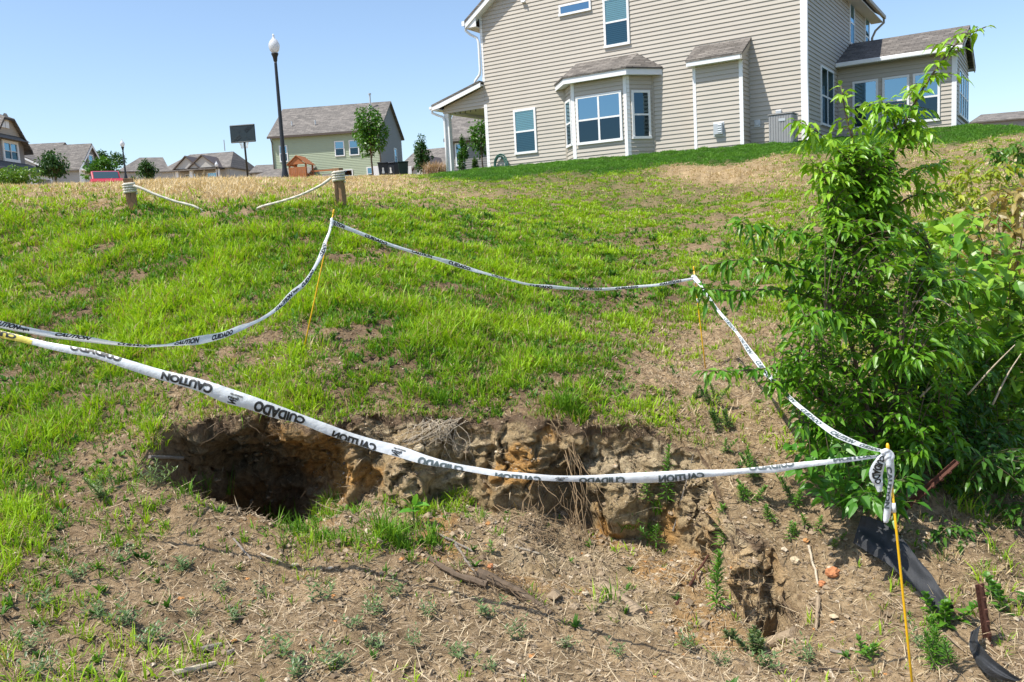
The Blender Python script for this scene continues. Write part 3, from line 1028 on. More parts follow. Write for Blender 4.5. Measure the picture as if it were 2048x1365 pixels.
def siding(mb, o, u, n, z0, z1, c, f0, f1, t=.024):
    """lapped boards on a wall: o origin, u along, n outward; f0/f1 give both ends at height z"""
    o, u, n = Vector(o), Vector(u).normalized(), Vector(n).normalized()
    z = z0
    while z < z1 - 1e-6:
        zb = min(z + c, z1)
        a0, a1, b0, b1 = f0(z), f1(z), f0(zb), f1(zb)
        if a1 - a0 > .02:
            if b1 < b0: b0 = b1 = (b0 + b1) / 2
            p = [o + u * a0 + n * t + UP * z, o + u * a1 + n * t + UP * z, o + u * b1 + n * .002 + UP * zb, o + u * b0 + n * .002 + UP * zb]
            q = [o + u * a0 + n * .002 + UP * z, o + u * a1 + n * .002 + UP * z]
            mb.add(p + q, [(0, 1, 2, 3), (4, 5, 1, 0)])
        z = zb


def const(v): return lambda z: v


def window(par, o, u, n, u0, u1, z0, z1, frame=.06, mid=True, mull=(), name='window', mat=None, glass=None, blind=False, split=.5, depth=.055):
    """frame standing proud of the boards, panes set inside it, a dark sheet for the unlit room behind, blind before it"""
    o, u, n = Vector(o), Vector(u).normalized(), Vector(n).normalized()
    mat = mat or M['trim']
    mb = MB()
    d = depth
    mb.obox(o, u, n, UP, u0, u0 + frame, .001, d, z0, z1)
    mb.obox(o, u, n, UP, u1 - frame, u1, .001, d, z0, z1)
    mb.obox(o, u, n, UP, u0 + frame, u1 - frame, .001, d, z1 - frame, z1)
    mb.obox(o, u, n, UP, u0 - .01, u1 + .01, .002, d + .02, z0 - .012, z0 + frame * .9)
    if mid:
        zm = z0 + (z1 - z0) * split
        mb.obox(o, u, n, UP, u0 + frame, u1 - frame, .001, d - .008, zm - .026, zm + .026)
    for mu in mull:
        mb.obox(o, u, n, UP, mu - .03, mu + .03, .0015, d - .004, z0 + frame * .9, z1 - frame)
    fr = mb.build(name, mat, par)
    a, b, c, e = u0 + frame * .9, u1 - frame * .9, z0 + frame * .8, z1 - frame * .9
    q = o + n * .038
    zm_ = z0 + (z1 - z0) * split if mid else c
    for lo, hi, gm_ in ((c, zm_, M['glass_screen']), (zm_, e, glass or (M['glass_blind'] if blind else M['glass']))):
        if hi - lo < .02: continue
        g = MB()
        g.add([q + u * a + UP * lo, q + u * b + UP * lo, q + u * b + UP * hi, q + u * a + UP * hi], [(0, 1, 2, 3)])
        g.build('pane', gm_, fr)
    r_ = MB()
    q = o + n * .0365
    if blind:
        k = int((e - c) / .055)
        for i in range(k):
            za = c + (e - c) * i / k
            r_.add([q + u * a + UP * za - n * .010, q + u * b + UP * za - n * .010, q + u * b + UP * (za + .047) - n * .002, q + u * a + UP * (za + .047) - n * .002], [(0, 1, 2, 3)])
        r_.build('blind', M['blind'], fr)
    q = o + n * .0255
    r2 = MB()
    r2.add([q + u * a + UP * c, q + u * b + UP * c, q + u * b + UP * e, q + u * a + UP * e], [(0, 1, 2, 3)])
    r2.build('dark_interior', M['room'], fr)  # flat dark sheet painted as the unlit room
    return fr


def gable_roof(mb, x0, x1, y0, y1, ze, zr, t=.12, along='y'):
    """two slabs meeting at a ridge; eaves at ze"""
    if along == 'y':
        xm = (x0 + x1) / 2
        mb.prism([(x0, y0, ze), (xm, y0, zr), (xm, y0, zr - t), (x0, y0, ze - t)], (0, y1 - y0, 0))
        mb.prism([(xm, y0, zr), (x1, y0, ze), (x1, y0, ze - t), (xm, y0, zr - t)], (0, y1 - y0, 0))
    else:
        ym = (y0 + y1) / 2
        mb.prism([(x0, y0, ze), (x0, ym, zr), (x0, ym, zr - t), (x0, y0, ze - t)], (x1 - x0, 0, 0))
        mb.prism([(x0, ym, zr), (x0, y1, ze), (x0, y1, ze - t), (x0, ym, zr - t)], (x1 - x0, 0, 0))
    return mb


# ------------------------------------------------------------------ the beige house (author units, scaled by HK)
house = empty('house', HO, -HA, 'two-storey house with beige lap siding, bay window, side porch and sunroom on the hill crest', 'house', scale=HK)
CS = .1235
X0, X1, YD, ZE = 0.0, 10.61, 9.67, 5.16
PIT = .70
zr = ZE + PIT * (X1 / 2)
GB = -.8                                                # walls run on below the lawn
w = MB()
siding(w, (0, 0, 0), (1, 0, 0), (0, -1, 0), GB + .06, zr, CS, lambda z: max(0, (z - ZE) / PIT), lambda z: min(X1, X1 - (z - ZE) / PIT))
w.build('gable_wall', M['siding'], house)
w = MB()
siding(w, (X1, 0, 0), (0, 1, 0), (1, 0, 0), GB, 5.1, CS, const(0), const(YD))
w.build('side_wall', M['siding'], house)
w = MB()
siding(w, (0, 0, 0), (0, 1, 0), (-1, 0, 0), GB, 5.1, CS, const(0), const(YD))
siding(w, (0, YD, 0), (1, 0, 0), (0, 1, 0), GB, 5.1, CS, const(0), const(X1))
w.build('far_wall', M['siding'], house)
rf = MB()
ov = .42
ze_ = ZE - PIT * ov + .12
for sgn in (0, 1):
    xe = -ov if sgn == 0 else X1 + ov
    xm = X1 / 2
    rf.prism([(xe, -.33, ze_), (xm, -.33, zr + .12), (xm, -.33, zr + .05), (xe, -.33, ze_ - .07)], (0, YD + .66, 0))
rf.build('roof', M['roof_y'], house)
fa = MB()                                               # rake boards and eave boxes
for sgn in (0, 1):
    xe = -ov if sgn == 0 else X1 + ov
    xm = X1 / 2
    fa.prism([(xe, -.31, ze_ - .07), (xm, -.31, zr + .05), (xm, -.31, zr - .17), (xe, -.31, ze_ - .25)], (0, .03, 0))
    fa.prism([(xe, -.275, ze_ - .20), (xm, -.275, zr - .09), (xm, -.275, zr - .13), (xe, -.275, ze_ - .24)], (0, .27, 0))
    fa.prism([(xe, -.27, ze_ - .10), (xe, -.27, ze_ - .25), (0 if sgn == 0 else X1, -.27, ze_ - .25), (0 if sgn == 0 else X1, -.27, ze_ + .15)], (0, .025, 0))
fa.build('rake_board', M['trim'], house)
so = MB()
so.box(X1 + .02, X1 + ov, -.24, YD + .3, ze_ - .27, ze_ - .24)
so.box(-ov, -.02, -.24, YD + .3, ze_ - .27, ze_ - .24)
so.build('soffit', M['soffit'], house)
gt = MB()
for xg in (-ov - .11, X1 + ov + .005):
    gt.box(xg, xg + .105, -.31, YD + .33, ze_ - .16, ze_ - .03)
gt.build('gutter', M['trim_tan'], house, bevel=.02)
gm = MB()
gm.box(-ov - .115, -ov + .0, -.335, -.312, ze_ - .17, ze_ - .02)
gm.build('gutter_end', M['trim'], house)
# corner boards
cb = MB()
cb.obox((0, 0, 0), (1, 0, 0), (0, -1, 0), UP, -.02, .07, .0, .022, 2.95, ZE - .08)
cb.build('corner_board', M['trim'], house)
cb = MB()
cb.obox((0, 0, 0), (1, 0, 0), (0, -1, 0), UP, -.02, .10, .0, .022, GB, 2.2)
cb.build('corner_board', M['trim'], house)
cb = MB()
cb.obox((X1, 0, 0), (1, 0, 0), (0, -1, 0), UP, -.10, .02, .0, .024, GB, 5.1)
cb.obox((X1, 0, 0), (0, 1, 0), (1, 0, 0), UP, .0, .10, .0, .023, GB, 5.0)
cb.build('corner_board', M['trim'], house)


def downspout(pts, mat, n=4):
    d = MB()
    d.tube(pts, .042, 8)
    return d.build('downspout', mat, house, smooth=True)


downspout([(-ov - .05, -.2, ze_ - .12), (-ov - .05, -.2, ze_ - .3), (-.36, -.14, ze_ - .42), (-.12, -.07, ze_ - .58), (-.07, -.06, ze_ - .75), (-.07, -.06, 3.35), (-.10, -.06, 3.2), (-.28, -.08, 3.02), (-.30, -.10, 2.92)], M['trim'])
downspout([(X1 - .0 + .06, -.02, 5.0), (X1 + .06, -.02, 2), (X1 + .06, -.02, -.1), (X1 + .14, -.10, -.2), (X1 + .3, -.22, -.25)], M['trim'])
downspout([(X1 + ov + .05, YD + .2, ze_ - .1), (X1 + ov + .05, YD + .2, ze_ - .3), (X1 + .2, YD + .12, ze_ - .55), (X1 + .09, YD + .07, ze_ - .8), (X1 + .09, YD + .07, -.3)], M['trim_tan'])

# side porch
PX = -1.78
pr = MB()
pr.prism([(-2.07, -.28, 2.42), (.0, -.28, 2.97), (.0, -.28, 2.91), (-2.07, -.28, 2.36)], (0, YD - .6, 0))
pr.build('porch_roof', M['roof_y'], house)
pf = MB()
pf.prism([(-2.07, -.265, 2.355), (0.03, -.265, 2.905), (0.03, -.265, 2.76), (-1.75, -.265, 2.275), (-2.07, -.265, 2.24)], (0, .03, 0))
pf.prism([(-2.07, -.235, 2.30), (.0, -.235, 2.86), (.0, -.235, 2.82), (-2.07, -.235, 2.26)], (0, .235, 0))
pf.box(-2.08, -2.05, -.265, YD - .9, 2.22, 2.36)
pf.box(-2.05, PX, -.235, YD - .9, 2.22, 2.245)
pf.build('porch_fascia', M['trim'], house)
pw = MB()
siding(pw, (0, 0, 0), (1, 0, 0), (0, -1, 0), 2.20, 2.85, CS, lambda z: max(PX, PX + (z - 2.30) / .27), const(0.0))
pw.box(PX, -.002, .0, .05, 2.1, 2.24)
pw.build('porch_gable', M['siding'], house)
pc = MB()
pc.box(PX, 0, .05, YD - 1, 2.19, 2.215)
pc.build('porch_ceiling', M['soffit'], house)
pbm = MB()
pbm.box(PX, PX + .2, .06, YD - 1, 2.10, 2.185)
pbm.build('porch_beam', M['trim'], house)
for yy in (.03, 8.3):
    p = MB()
    p.box(PX + .03, PX + .2, yy, yy + .17, GB, 2.10)
    p.box(PX + .012, PX + .218, yy - .018, yy + .188, 1.98, 2.07)
    p.build('porch_column', M['trim'], house)
d = MB()
d.box(-2.18, -2.075, -.28, YD - .9, 2.26, 2.36)
d.build('porch_gutter', M['trim'], house, bevel=.02)
downspout([(-2.12, -.18, 2.3), (-2.12, -.18, 2.16), (-1.95, -.1, 2.07), (-1.78, -.05, 2.0), (-1.72, -.03, 1.9), (-1.72, -.03, 1.0), (-1.72, -.03, -.3)], M['trim'])
pfz = MB()
pfz.box(PX - .05, 0, -.05, YD - 1, GB, -.12)
pfz.build('porch_slab', M['stone'], house)
for i in range(5):
    hk = MB()
    hk.box(-1.3 + i * .22, -1.285 + i * .22, .03, .05, 2.03, 2.1)
    hk.build('light_clip', M['dark'], house)

# bay window
BF = -.68
bw = MB()
siding(bw, (0, BF, 0), (1, 0, 0), (0, -1, 0), GB, 2.3, CS, const(3.72), const(5.56))
fd = Vector((.60, BF, 0))
siding(bw, (3.12, 0, 0), fd, Vector((BF, -.60, 0)), GB, 2.3, CS, const(0), const(fd.length))
rd = Vector((.55, -BF, 0))
siding(bw, (5.56, BF, 0), rd, Vector((-BF, -.55, 0)), GB, 2.3, CS, const(0), const(rd.length))
bw.build('bay_wall', M['siding'], house)
bt = MB()
bt.obox((3.72, BF, 0), (1, 0, 0), (0, -1, 0), UP, -.01, .085, .0, .024, GB, 2.31)
bt.obox((3.72, BF, 0), fd, Vector((BF, -.60, 0)).normalized(), UP, -.10 / fd.length, 0.0, .0, .022, GB, 2.31)
bt.build('bay_corner_board', M['trim'], house)
bt = MB()
bt.obox((5.56, BF, 0), (1, 0, 0), (0, -1, 0), UP, -.09, .01, .0, .024, GB, 2.31)
bt.obox((5.56, BF, 0), rd.normalized(), Vector((-BF, -.55, 0)).normalized(), UP, .0, .095, .0, .022, GB, 2.31)
bt.build('bay_corner_board', M['trim'], house)
for a in (3.06, 6.11):
    bs_ = MB()
    bs_.box(a, a + .06, -.03, 0, GB, 2.3)
    bs_.build('bay_seam', M['trim_tan'], house)
zt, zb_ = 3.03, 2.50
tl, tr_ = Vector((3.57, 0, zt)), Vector((5.67, 0, zt))
el, er = Vector((2.72, 0, zb_)), Vector((6.50, 0, zb_))
fl_, frr = Vector((3.56, -.98, zb_)), Vector((5.72, -.98, zb_))
br_ = MB()
dz_ = Vector((0, 0, -.05))
br_.add([tl, tr_, el, er, fl_, frr, el + dz_, er + dz_, fl_ + dz_, frr + dz_], [(0, 4, 5, 1), (0, 2, 4), (1, 5, 3), (4, 8, 9, 5), (2, 6, 8, 4), (5, 9, 7, 3)])
br_.build('bay_roof', M['roof_x'], house)
bfz = MB()
i3 = .02
sl = [Vector((2.76, 0, 0)), Vector((3.58, -.95, 0)), Vector((5.70, -.95, 0)), Vector((6.46, 0, 0))]
for a, b in zip(sl[:-1], sl[1:]):
    t_ = (b - a).normalized()
    nn = Vector((t_.y, -t_.x, 0))
    bfz.add([a + UP * 2.45, b + UP * 2.45, b + UP * 2.28, a + UP * 2.28, a - nn * .03 + UP * 2.45, b - nn * .03 + UP * 2.45, b - nn * .03 + UP * 2.28, a - nn * .03 + UP * 2.28],
            [(0, 1, 2, 3), (3, 2, 6, 7), (7, 6, 5, 4), (4, 5, 1, 0)])
bfz.add([sl[0] + UP * 2.3, sl[1] + UP * 2.3, sl[2] + UP * 2.3, sl[3] + UP * 2.3], [(0, 1, 2, 3)])
bfz.build('bay_fascia', M['trim'], house)
window(house, (0, BF, 0), (1, 0, 0), (0, -1, 0), 3.86, 5.41, .42, 1.88, mull=(4.635,), frame=.075)
window(house, (5.56, BF, 0), rd, Vector((-BF, -.55, 0)), .15, .77, .44, 1.86, frame=.07, glass=M['glass_dark'])
window(house, (3.12, 0, 0), fd, Vector((BF, -.60, 0)), .10, .80, .44, 1.88, frame=.07)
window(house, (0, 0, 0), (1, 0, 0), (0, -1, 0), 1.14, 2.0, .42, 1.87, blind=True, frame=.07)
window(house, (0, 0, 0), (1, 0, 0), (0, -1, 0), 4.59, 5.45, 3.34, 4.80, blind=True, frame=.07)
window(house, (0, 0, 0), (1, 0, 0), (0, -1, 0), 3.05, 4.18, 4.56, 4.89, mid=False, frame=.06)
# fireplace chase
CHV = -.60
cw_ = MB()
siding(cw_, (0, CHV, 0), (1, 0, 0), (0, -1, 0), GB, 2.42, CS, const(7.63), const(9.06))
siding(cw_, (9.06, CHV, 0), (0, 1, 0), (1, 0, 0), GB, 2.9, CS, lambda z: max(0, (z - 2.34) * 1.09), const(-CHV))
siding(cw_, (7.63, CHV, 0), (0, 1, 0), (-1, 0, 0), GB, 2.9, CS, lambda z: max(0, (z - 2.34) * 1.09), const(-CHV))
cw_.build('fireplace_wall', M['siding'], house)
ct = MB()
ct.obox((0, CHV, 0), (1, 0, 0), (0, -1, 0), UP, 7.62, 7.71, .0, .024, GB, 2.36)
ct.obox((0, CHV, 0), (1, 0, 0), (0, -1, 0), UP, 8.97, 9.075, .0, .024, GB, 2.36)
ct.build('fireplace_corner_board', M['trim'], house)
cr_ = MB()
cr_.prism([(7.50, 0, 2.93), (7.50, -.86, 2.42), (7.50, -.86, 2.36), (7.50, 0, 2.87)], (1.66, 0, 0))
cr_.build('fireplace_roof', M['roof_x'], house)
cf = MB()
cf.box(7.52, 9.13, -.845, -.82, 2.24, 2.365)
cf.box(7.52, 9.13, -.82, -.615, 2.24, 2.26)
cf.build('fireplace_fascia', M['trim'], house)
cf = MB()
cf.prism([(9.08, -.845, 2.36), (9.08, 0, 2.86), (9.08, 0, 2.72), (9.08, -.70, 2.22), (9.08, -.845, 2.22)], (.055, 0, 0))
cf.build('fireplace_rake', M['trim_tan'], house)
# vents and boxes on the wall
v1 = MB()
v1.box(8.20, 8.52, CHV - .03, CHV - .0, .22, .62)
v1.box(8.23, 8.49, CHV - .13, CHV - .03, .27, .58)
for i in range(4):
    v1.box(8.36, 8.47, CHV - .145, CHV - .13, .31 + i * .065, .34 + i * .065)
v1.build('vent_hood', M['galv'], house, bevel=.008)
v2 = MB()
v2.box(9.20, 9.37, -.035, 0, .42, .62)
v2.tube([(9.285, -.035, .52), (9.285, -.055, .52)], .06, 12)
v2.build('outlet_vent', M['galv'], house, bevel=.006)
v3 = MB()
v3.box(9.82, 9.98, -.09, 0, .62, .82)
v3.build('disconnect_box', M['galv'], house, bevel=.012)
v4 = MB()
v4.box(1.70, 1.80, -.12, 0, 5.21, 5.32)
v4.tube([(1.83, -.08, 5.28), (1.83, -.14, 5.20)], .03, 8)
v4.build('flood_lamp', M['trim'], house, bevel=.01)
# side wall windows
sw_o, sw_u, sw_n = (X1, 0, 0), (0, 1, 0), (1, 0, 0)
window(house, sw_o, sw_u, sw_n, 1.78, 3.46, .48, 2.19, mull=(2.62,), frame=.06, glass=M['glass_dark'])
window(house, sw_o, sw_u, sw_n, 6.0, 6.76, 3.42, 4.86, frame=.06)
window(house, sw_o, sw_u, sw_n, 8.68, 9.47, 3.42, 4.84, frame=.06)
# sunroom
SV0, SV1, SX1 = 4.22, 8.22, 13.95
sw = MB()
siding(sw, (X1, SV0, 0), (1, 0, 0), (0, -1, 0), GB + .4, 2.44, CS, const(0), const(SX1 - X1))
ym_ = (SV0 + SV1) / 2
siding(sw, (SX1, SV0, 0), (0, 1, 0), (1, 0, 0), GB + .4, 3.25, CS, lambda z: max(0, (z - 2.44) / .42), lambda z: min(SV1 - SV0, SV1 - SV0 - (z - 2.44) / .42))
siding(sw, (X1, SV1, 0), (1, 0, 0), (0, 1, 0), GB + .4, 2.44, CS, const(0), const(SX1 - X1))
sw.build('sunroom_wall', M['siding'], house)
sr = MB()
gable_roof(sr, X1, SX1 + .2, SV0 - .32, SV1 + .32, 2.53, 3.46, .07, 'x')
sr.build('sunroom_roof', M['roof_x'], house)
for a, b in ((SV0 - .43, SV0 - .325), (SV1 + .325, SV1 + .43)):
    sg = MB()
    sg.box(X1 + .02, SX1 + .2, a, b, 2.37, 2.50)
    sg.build('sunroom_gutter', M['trim'], house, bevel=.02)
ss = MB()
ss.box(X1 + .02, SX1 + .18, SV0 - .30, SV0 - .01, 2.36, 2.385)
ss.prism([(SX1 + .16, SV0 - .30, 2.43), (SX1 + .16, ym_, 3.37), (SX1 + .16, ym_, 3.25), (SX1 + .16, SV0 - .30, 2.31)], (.03, 0, 0))
ss.prism([(SX1 + .16, ym_, 3.37), (SX1 + .16, SV1 + .30, 2.43), (SX1 + .16, SV1 + .30, 2.31), (SX1 + .16, ym_, 3.25)], (.03, 0, 0))
ss.build('sunroom_fascia', M['trim_tan'], house)
sc = MB()
sc.obox((SX1, SV0, 0), (1, 0, 0), (0, -1, 0), UP, -.11, .02, .0, .024, GB + .4, 2.36)
sc.obox((SX1, SV0, 0), (0, 1, 0), (1, 0, 0), UP, .0, .11, .0, .023, GB + .4, 2.36)
sc.build('sunroom_corner_board', M['trim'], house)
for a, b in ((11.06, 11.81), (11.93, 12.69), (12.79, 13.53)):
    window(house, (0, SV0, 0), (1, 0, 0), (0, -1, 0), a, b, .47, 1.92, frame=.065)
for i in range(4):
    a = .55 + i * .78
    window(house, (SX1, SV0, 0), (0, 1, 0), (1, 0, 0), a, a + .74, .62, 2.0, frame=.055, glass=M['glass'])


def hpt(u, v, z):
    return HO + (E1 * u + E2 * v) * HK + np.array([0, 0, z * HK])


def on_lawn(u, v):
    q = hpt(u, v, 0)
    return np.array([q[0], q[1], float(S(q[0], q[1]))])


# air conditioner beside the house
ac = empty('air_conditioner', on_lawn(10.2, -.75), -HA, 'grey air conditioner unit standing on the lawn beside the right house corner', 'air conditioner')
b = MB()
b.box(-.36, .36, -.32, .32, -.3, .86)
b.box(-.39, .39, -.35, .35, .86, .90)
b.build('casing', M['grey_metal'], ac, bevel=.03)
b = MB()
for i in range(9):
    b.box(-.34 + i * .078, -.30 + i * .078, -.335, -.322, .03, .82)
    b.box(.362, .374, -.29 + i * .068, -.255 + i * .068, .03, .82)
b.build('louvre', M['grey_metal'], ac)
b = MB()
b.box(-.05, .16, -.348, -.338, .66, .74)
b.build('badge_plate', M['galv'], ac)
b = MB()
b.tube([(0, 0, .9), (0, 0, .915)], .27, 20)
b.build('fan_grille', M['black_metal'], ac)
# hose coil hanging on the wall
hs = empty('garden_hose', hpt(.55, -.03, .0), -HA, 'coiled dark green garden hose hanging low on the beige gable wall', 'garden hose')
b = MB()
for k in range(6):
    a = .22 + .022 * k
    pts = []
    for i in range(25):
        t = math.pi * 2 * i / 24
        pts.append((math.sin(t) * a * .95 + .01 * k, -.05 - .025 * (k % 3) - .01 * math.sin(3 * t + k), .20 + math.cos(t) * (a + .08) - .05))
    b.tube(pts, .014, 6, cap=False)
b.build('coil', M['hose'], hs, smooth=True)
b = MB()
b.box(-.06, .06, -.10, .03, .36, .42)
b.build('hanger', M['galv'], hs)

# ------------------------------------------------------------------ houses farther off
FS = .17


def far_base(px, py, Y, yaw, label, cat='house', group=None, name='house'):
    p = at(px, py, Y)
    return empty(name, p, yaw, label, cat, group)


# green-beige house beyond the posts
hb = far_base(551, 372, 92, R(-7), 'green-beige two-storey house with grey roof behind the street lamp and small maple')
W_, D_, H_ = 11.6, 9.4, 5.1
Z0 = -3
w = MB()
siding(w, (0, 0, 0), (1, 0, 0), (0, -1, 0), Z0, H_, FS, const(0), const(W_), .03)
w.build('front_wall', M['siding_green'], hb)
w = MB()
siding(w, (W_, 0, 0), (0, 1, 0), (1, 0, 0), Z0, 8.4, FS, lambda z: max(0, (z - H_) / .72), lambda z: min(D_, D_ - (z - H_) / .72), .03)
siding(w, (0, 0, 0), (0, 1, 0), (-1, 0, 0), Z0, 8.4, FS, lambda z: max(0, (z - H_) / .72), lambda z: min(D_, D_ - (z - H_) / .72), .03)
w.box(0, W_, D_ - .05, D_, Z0, H_)
w.build('side_wall', M['siding_grey'], hb)
r_ = MB()
gable_roof(r_, -.3, W_ + .3, -.4, D_ + .4, H_ - .05, 8.55, .16, 'x')
r_.build('roof', M['roof_far'], hb)
t_ = MB()
t_.box(-.3, W_ + .3, -.52, -.4, H_ - .28, H_ - .08)
t_.tube([(.05, -.46, H_ - .2), (.05, -.12, H_ - .7), (.05, -.1, .8)], .06, 6)
t_.tube([(W_ - .05, -.46, H_ - .2), (W_ - .05, -.12, H_ - .7), (W_ - .05, -.1, -2)], .06, 6)
t_.build('gutter', M['trim_dark'], hb)
for xx, yy in ((1.9, 1.6), (4.5, 1.5), (9.2, 1.9)):
    t_ = MB()
    t_.tube([(xx, yy - .4, H_ + .3 + yy * .7 - .3), (xx, yy - .4, H_ + .75 + yy * .7 - .3)], .07, 8)
    t_.build('vent_pipe', M['galv'], hb)
t_ = MB()
t_.tube([(9.9, 3.6, 7.2), (9.9, 3.6, 9.2)], .09, 8)
t_.lathe([(.35, 0), (.12, .25)], 10, (9.9, 3.6, 7.75))
t_.tube([(9.9, 3.6, 9.2), (9.9, 3.6, 9.35)], .16, 8)
t_.build('flue_pipe', M['galv'], hb)
for a, z, ww, hh in ((.75, 2.4, .9, 1.7), (6.75, 2.6, 1.05, 1.55), (8.3, 2.6, 1.05, 1.55), (10.0, -.1, 1.1, 1.4), (4.3, -1.0, .95, 1.7), (7.5, -.5, 1.0, 1.7)):
    if ww: window(hb, (0, 0, 0), (1, 0, 0), (0, -1, 0), a, a + ww, z, z + hh, frame=.1, depth=.08)
window(hb, (W_, 0, 0), (0, 1, 0), (1, 0, 0), 5.6, 6.7, 2.0, 3.7, frame=.12, depth=.08, glass=M['glass'])
# its screened porch and chase
p = MB()
p.prism([(-1.9, -3.0, .55), (-.2, -.05, 1.62), (4.6, -.05, 1.62), (4.6, -3.0, .55)], (0, 0, .12))
p.build('porch_roof', M['roof_far'], hb)
p = MB()
p.box(-1.7, 4.4, -2.8, -2.7, -.1, .5)
for xx in (-1.7, .2, 2.2, 4.25):
    p.box(xx, xx + .15, -2.79, -2.65, Z0, -.1)
p.build('porch_frame', M['trim_tan'], hb)
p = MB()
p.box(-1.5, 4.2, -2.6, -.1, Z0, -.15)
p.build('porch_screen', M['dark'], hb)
p = MB()
p.box(5.2, 7.0, -.7, -.03, Z0, .3)
p.build('fireplace_wall', M['siding_green'], hb)
p = MB()
p.prism([(5.05, -.9, .25), (5.05, -.03, .85), (5.05, -.03, .72), (5.05, -.9, .12)], (2.2, 0, 0))
p.build('fireplace_roof', M['roof_far'], hb)


def hip_house(px, py, Y, yaw, W, D, H, rise, inset, label, wall='siding_pale', z0=-4, ov=.35, name='house', clip=1.0):
    e = far_base(px, py, Y, yaw, label, name=name)
    w = MB()
    siding(w, (0, 0, 0), (1, 0, 0), (0, -1, 0), z0, H, FS, const(0), const(W), .03)
    siding(w, (W, 0, 0), (0, 1, 0), (1, 0, 0), z0, H + rise * (1 - clip) if clip < 1 else H, FS, const(0), const(D), .03)
    siding(w, (0, 0, 0), (0, 1, 0), (-1, 0, 0), z0, H, FS, const(0), const(D), .03)
    w.box(0, W, D - .05, D, z0, H)
    w.build('wall', M[wall], e)
    r = MB()
    a = [(-ov, -ov, H), (W + ov, -ov, H), (W + ov, D + ov, H), (-ov, D + ov, H), (inset[0], D / 2, H + rise), (W - inset[1], D / 2, H + rise)]
    a2 = [(x, y, z - .15) for x, y, z in a[:4]]
    r.add(a + a2, [(0, 1, 5, 4), (1, 2, 5), (2, 3, 4, 5), (3, 0, 4), (0, 6, 7, 1), (1, 7, 8, 2), (2, 8, 9, 3), (3, 9, 6, 0), (9, 8, 7, 6)])
    r.build('roof', M['roof_far'], e)
    return e


# low house with the double porch gable
hc = hip_house(326, 363, 118, R(-8), 9.6, 9, 1.3, 2.5, (1.9, 1.3), 'low grey house with twin porch gables left of the basketball hoop')
for xg, wg in ((2.7, 3.4), (4.7, 4.0)):
    g = MB()
    g.prism([(xg, -1.5 - xg * .01, 1.3), (xg + wg / 2, -1.5 - xg * .01, 2.75), (xg + wg, -1.5 - xg * .01, 1.3)], (0, .12, 0))
    g.build('porch_gable', M['siding_pale'], hc)
    g = MB()
    gable_roof(g, xg - .3, xg + wg + .3, -1.75 - xg * .01, 2.6, 1.2, 2.98, .16, 'y')
    g.build('porch_gable_roof', M['trim_dark'], hc)
g = MB()
g.box(2.3, 9.0, -1.9, .1, 1.0, 1.18)
g.build('porch_roof', M['roof_far'], hc)
for xx in (2.7, 4.7, 8.4):
    g = MB()
    g.box(xx, xx + .4, -1.5, -1.1, -3, 1.0)
    g.build('porch_column', M['trim'], hc)
for xx in (3.3, 6.4):
    window(hc, (0, 0, 0), (1, 0, 0), (0, -1, 0), xx, xx + 1.5, -1.1, .75, frame=.12, depth=.1)
g = MB()
g.box(5.55, 6.1, -.08, -.031, -3, .5)
g.build('door', M['trim_dark'], hc)
g = MB()
g.tube([(7.3, 4.0, 3.9), (7.3, 4.0, 5.4)], .07, 6)
g.build('vent_pipe', M['galv'], hc)

# grey gable house on the left
hd = far_base(161, 369, 115, R(2), 'grey house whose broad roof and shuttered gable window rise behind the round tree')
GD, GE, GR = 8.0, 2.0, 5.6
w = MB()
siding(w, (0, 0, 0), (0, 1, 0), (1, 0, 0), -3, GR, FS, lambda z: max(0, (z - GE) / .9), lambda z: min(GD, GD - (z - GE) / .9), .03)
w.build('gable_wall', M['siding_grey'], hd)
w = MB()
siding(w, (-11, 0, 0), (1, 0, 0), (0, -1, 0), -3, GE, FS * 1.4, const(0), const(11), .06)
w.build('front_wall', M['siding_pale'], hd)
r_ = MB()
gable_roof(r_, -11.3, .35, -.5, GD + .5, GE - .1, GR + .1, .16, 'x')
r_.build('roof', M['roof_far'], hd)
r_ = MB()
r_.prism([(.33, -.55, GE - .18), (.33, GD / 2, GR - .05), (.33, GD / 2, GR - .4), (.33, -.55, GE - .5)], (.06, 0, 0))
r_.prism([(.33, GD / 2, GR - .05), (.33, GD + .5, GE - .18), (.33, GD + .5, GE - .5), (.33, GD / 2, GR - .4)], (.06, 0, 0))
r_.build('rake_board', M['trim'], hd)
window(hd, (0, 0, 0), (0, 1, 0), (1, 0, 0), 3.1, 4.6, 2.5, 4.2, frame=.14, depth=.1)
for yy in (2.3, 4.7):
    s_ = MB()
    s_.box(.031, .1, yy, yy + .7, 2.5, 4.2)
    s_.build('shutter', M['trim_dark'], hd)
g = MB()
g.box(.031, 1.4, -.3, GD + .2, 1.75, 2.0)
g.build('garage_fascia', M['trim'], hd)
g = MB()
g.box(.031, .1, 1.6, 7.0, -3, 1.5)
g.build('garage_door', M['trim'], hd)
g = MB()
g.box(.04, .5, -.1, .5, -3, 1.74)
g.build('porch_column', M['trim'], hd)
w = MB()
siding(w, (-8.6, -2.2, 0), (1, 0, 0), (0, -1, 0), -3, 5.0, FS * 1.4, const(0), lambda z: min(4.2, (5.2 - z) / .52), .06)
w.build('wing_wall', M['siding_pale'], hd)
r_ = MB()
r_.prism([(-8.8, -2.5, 5.35), (-3.7, -2.5, 2.7), (-3.7, -2.5, 2.45), (-8.8, -2.5, 5.1)], (0, 5.5, 0))
r_.build('wing_roof', M['roof_far'], hd)
g = MB()
g.prism([(-8.8, -2.53, 5.2), (-3.6, -2.53, 2.5), (-3.6, -2.53, 2.25), (-8.8, -2.53, 4.95)], (0, .04, 0))
g.build('wing_rake_board', M['trim'], hd)
r_ = MB()
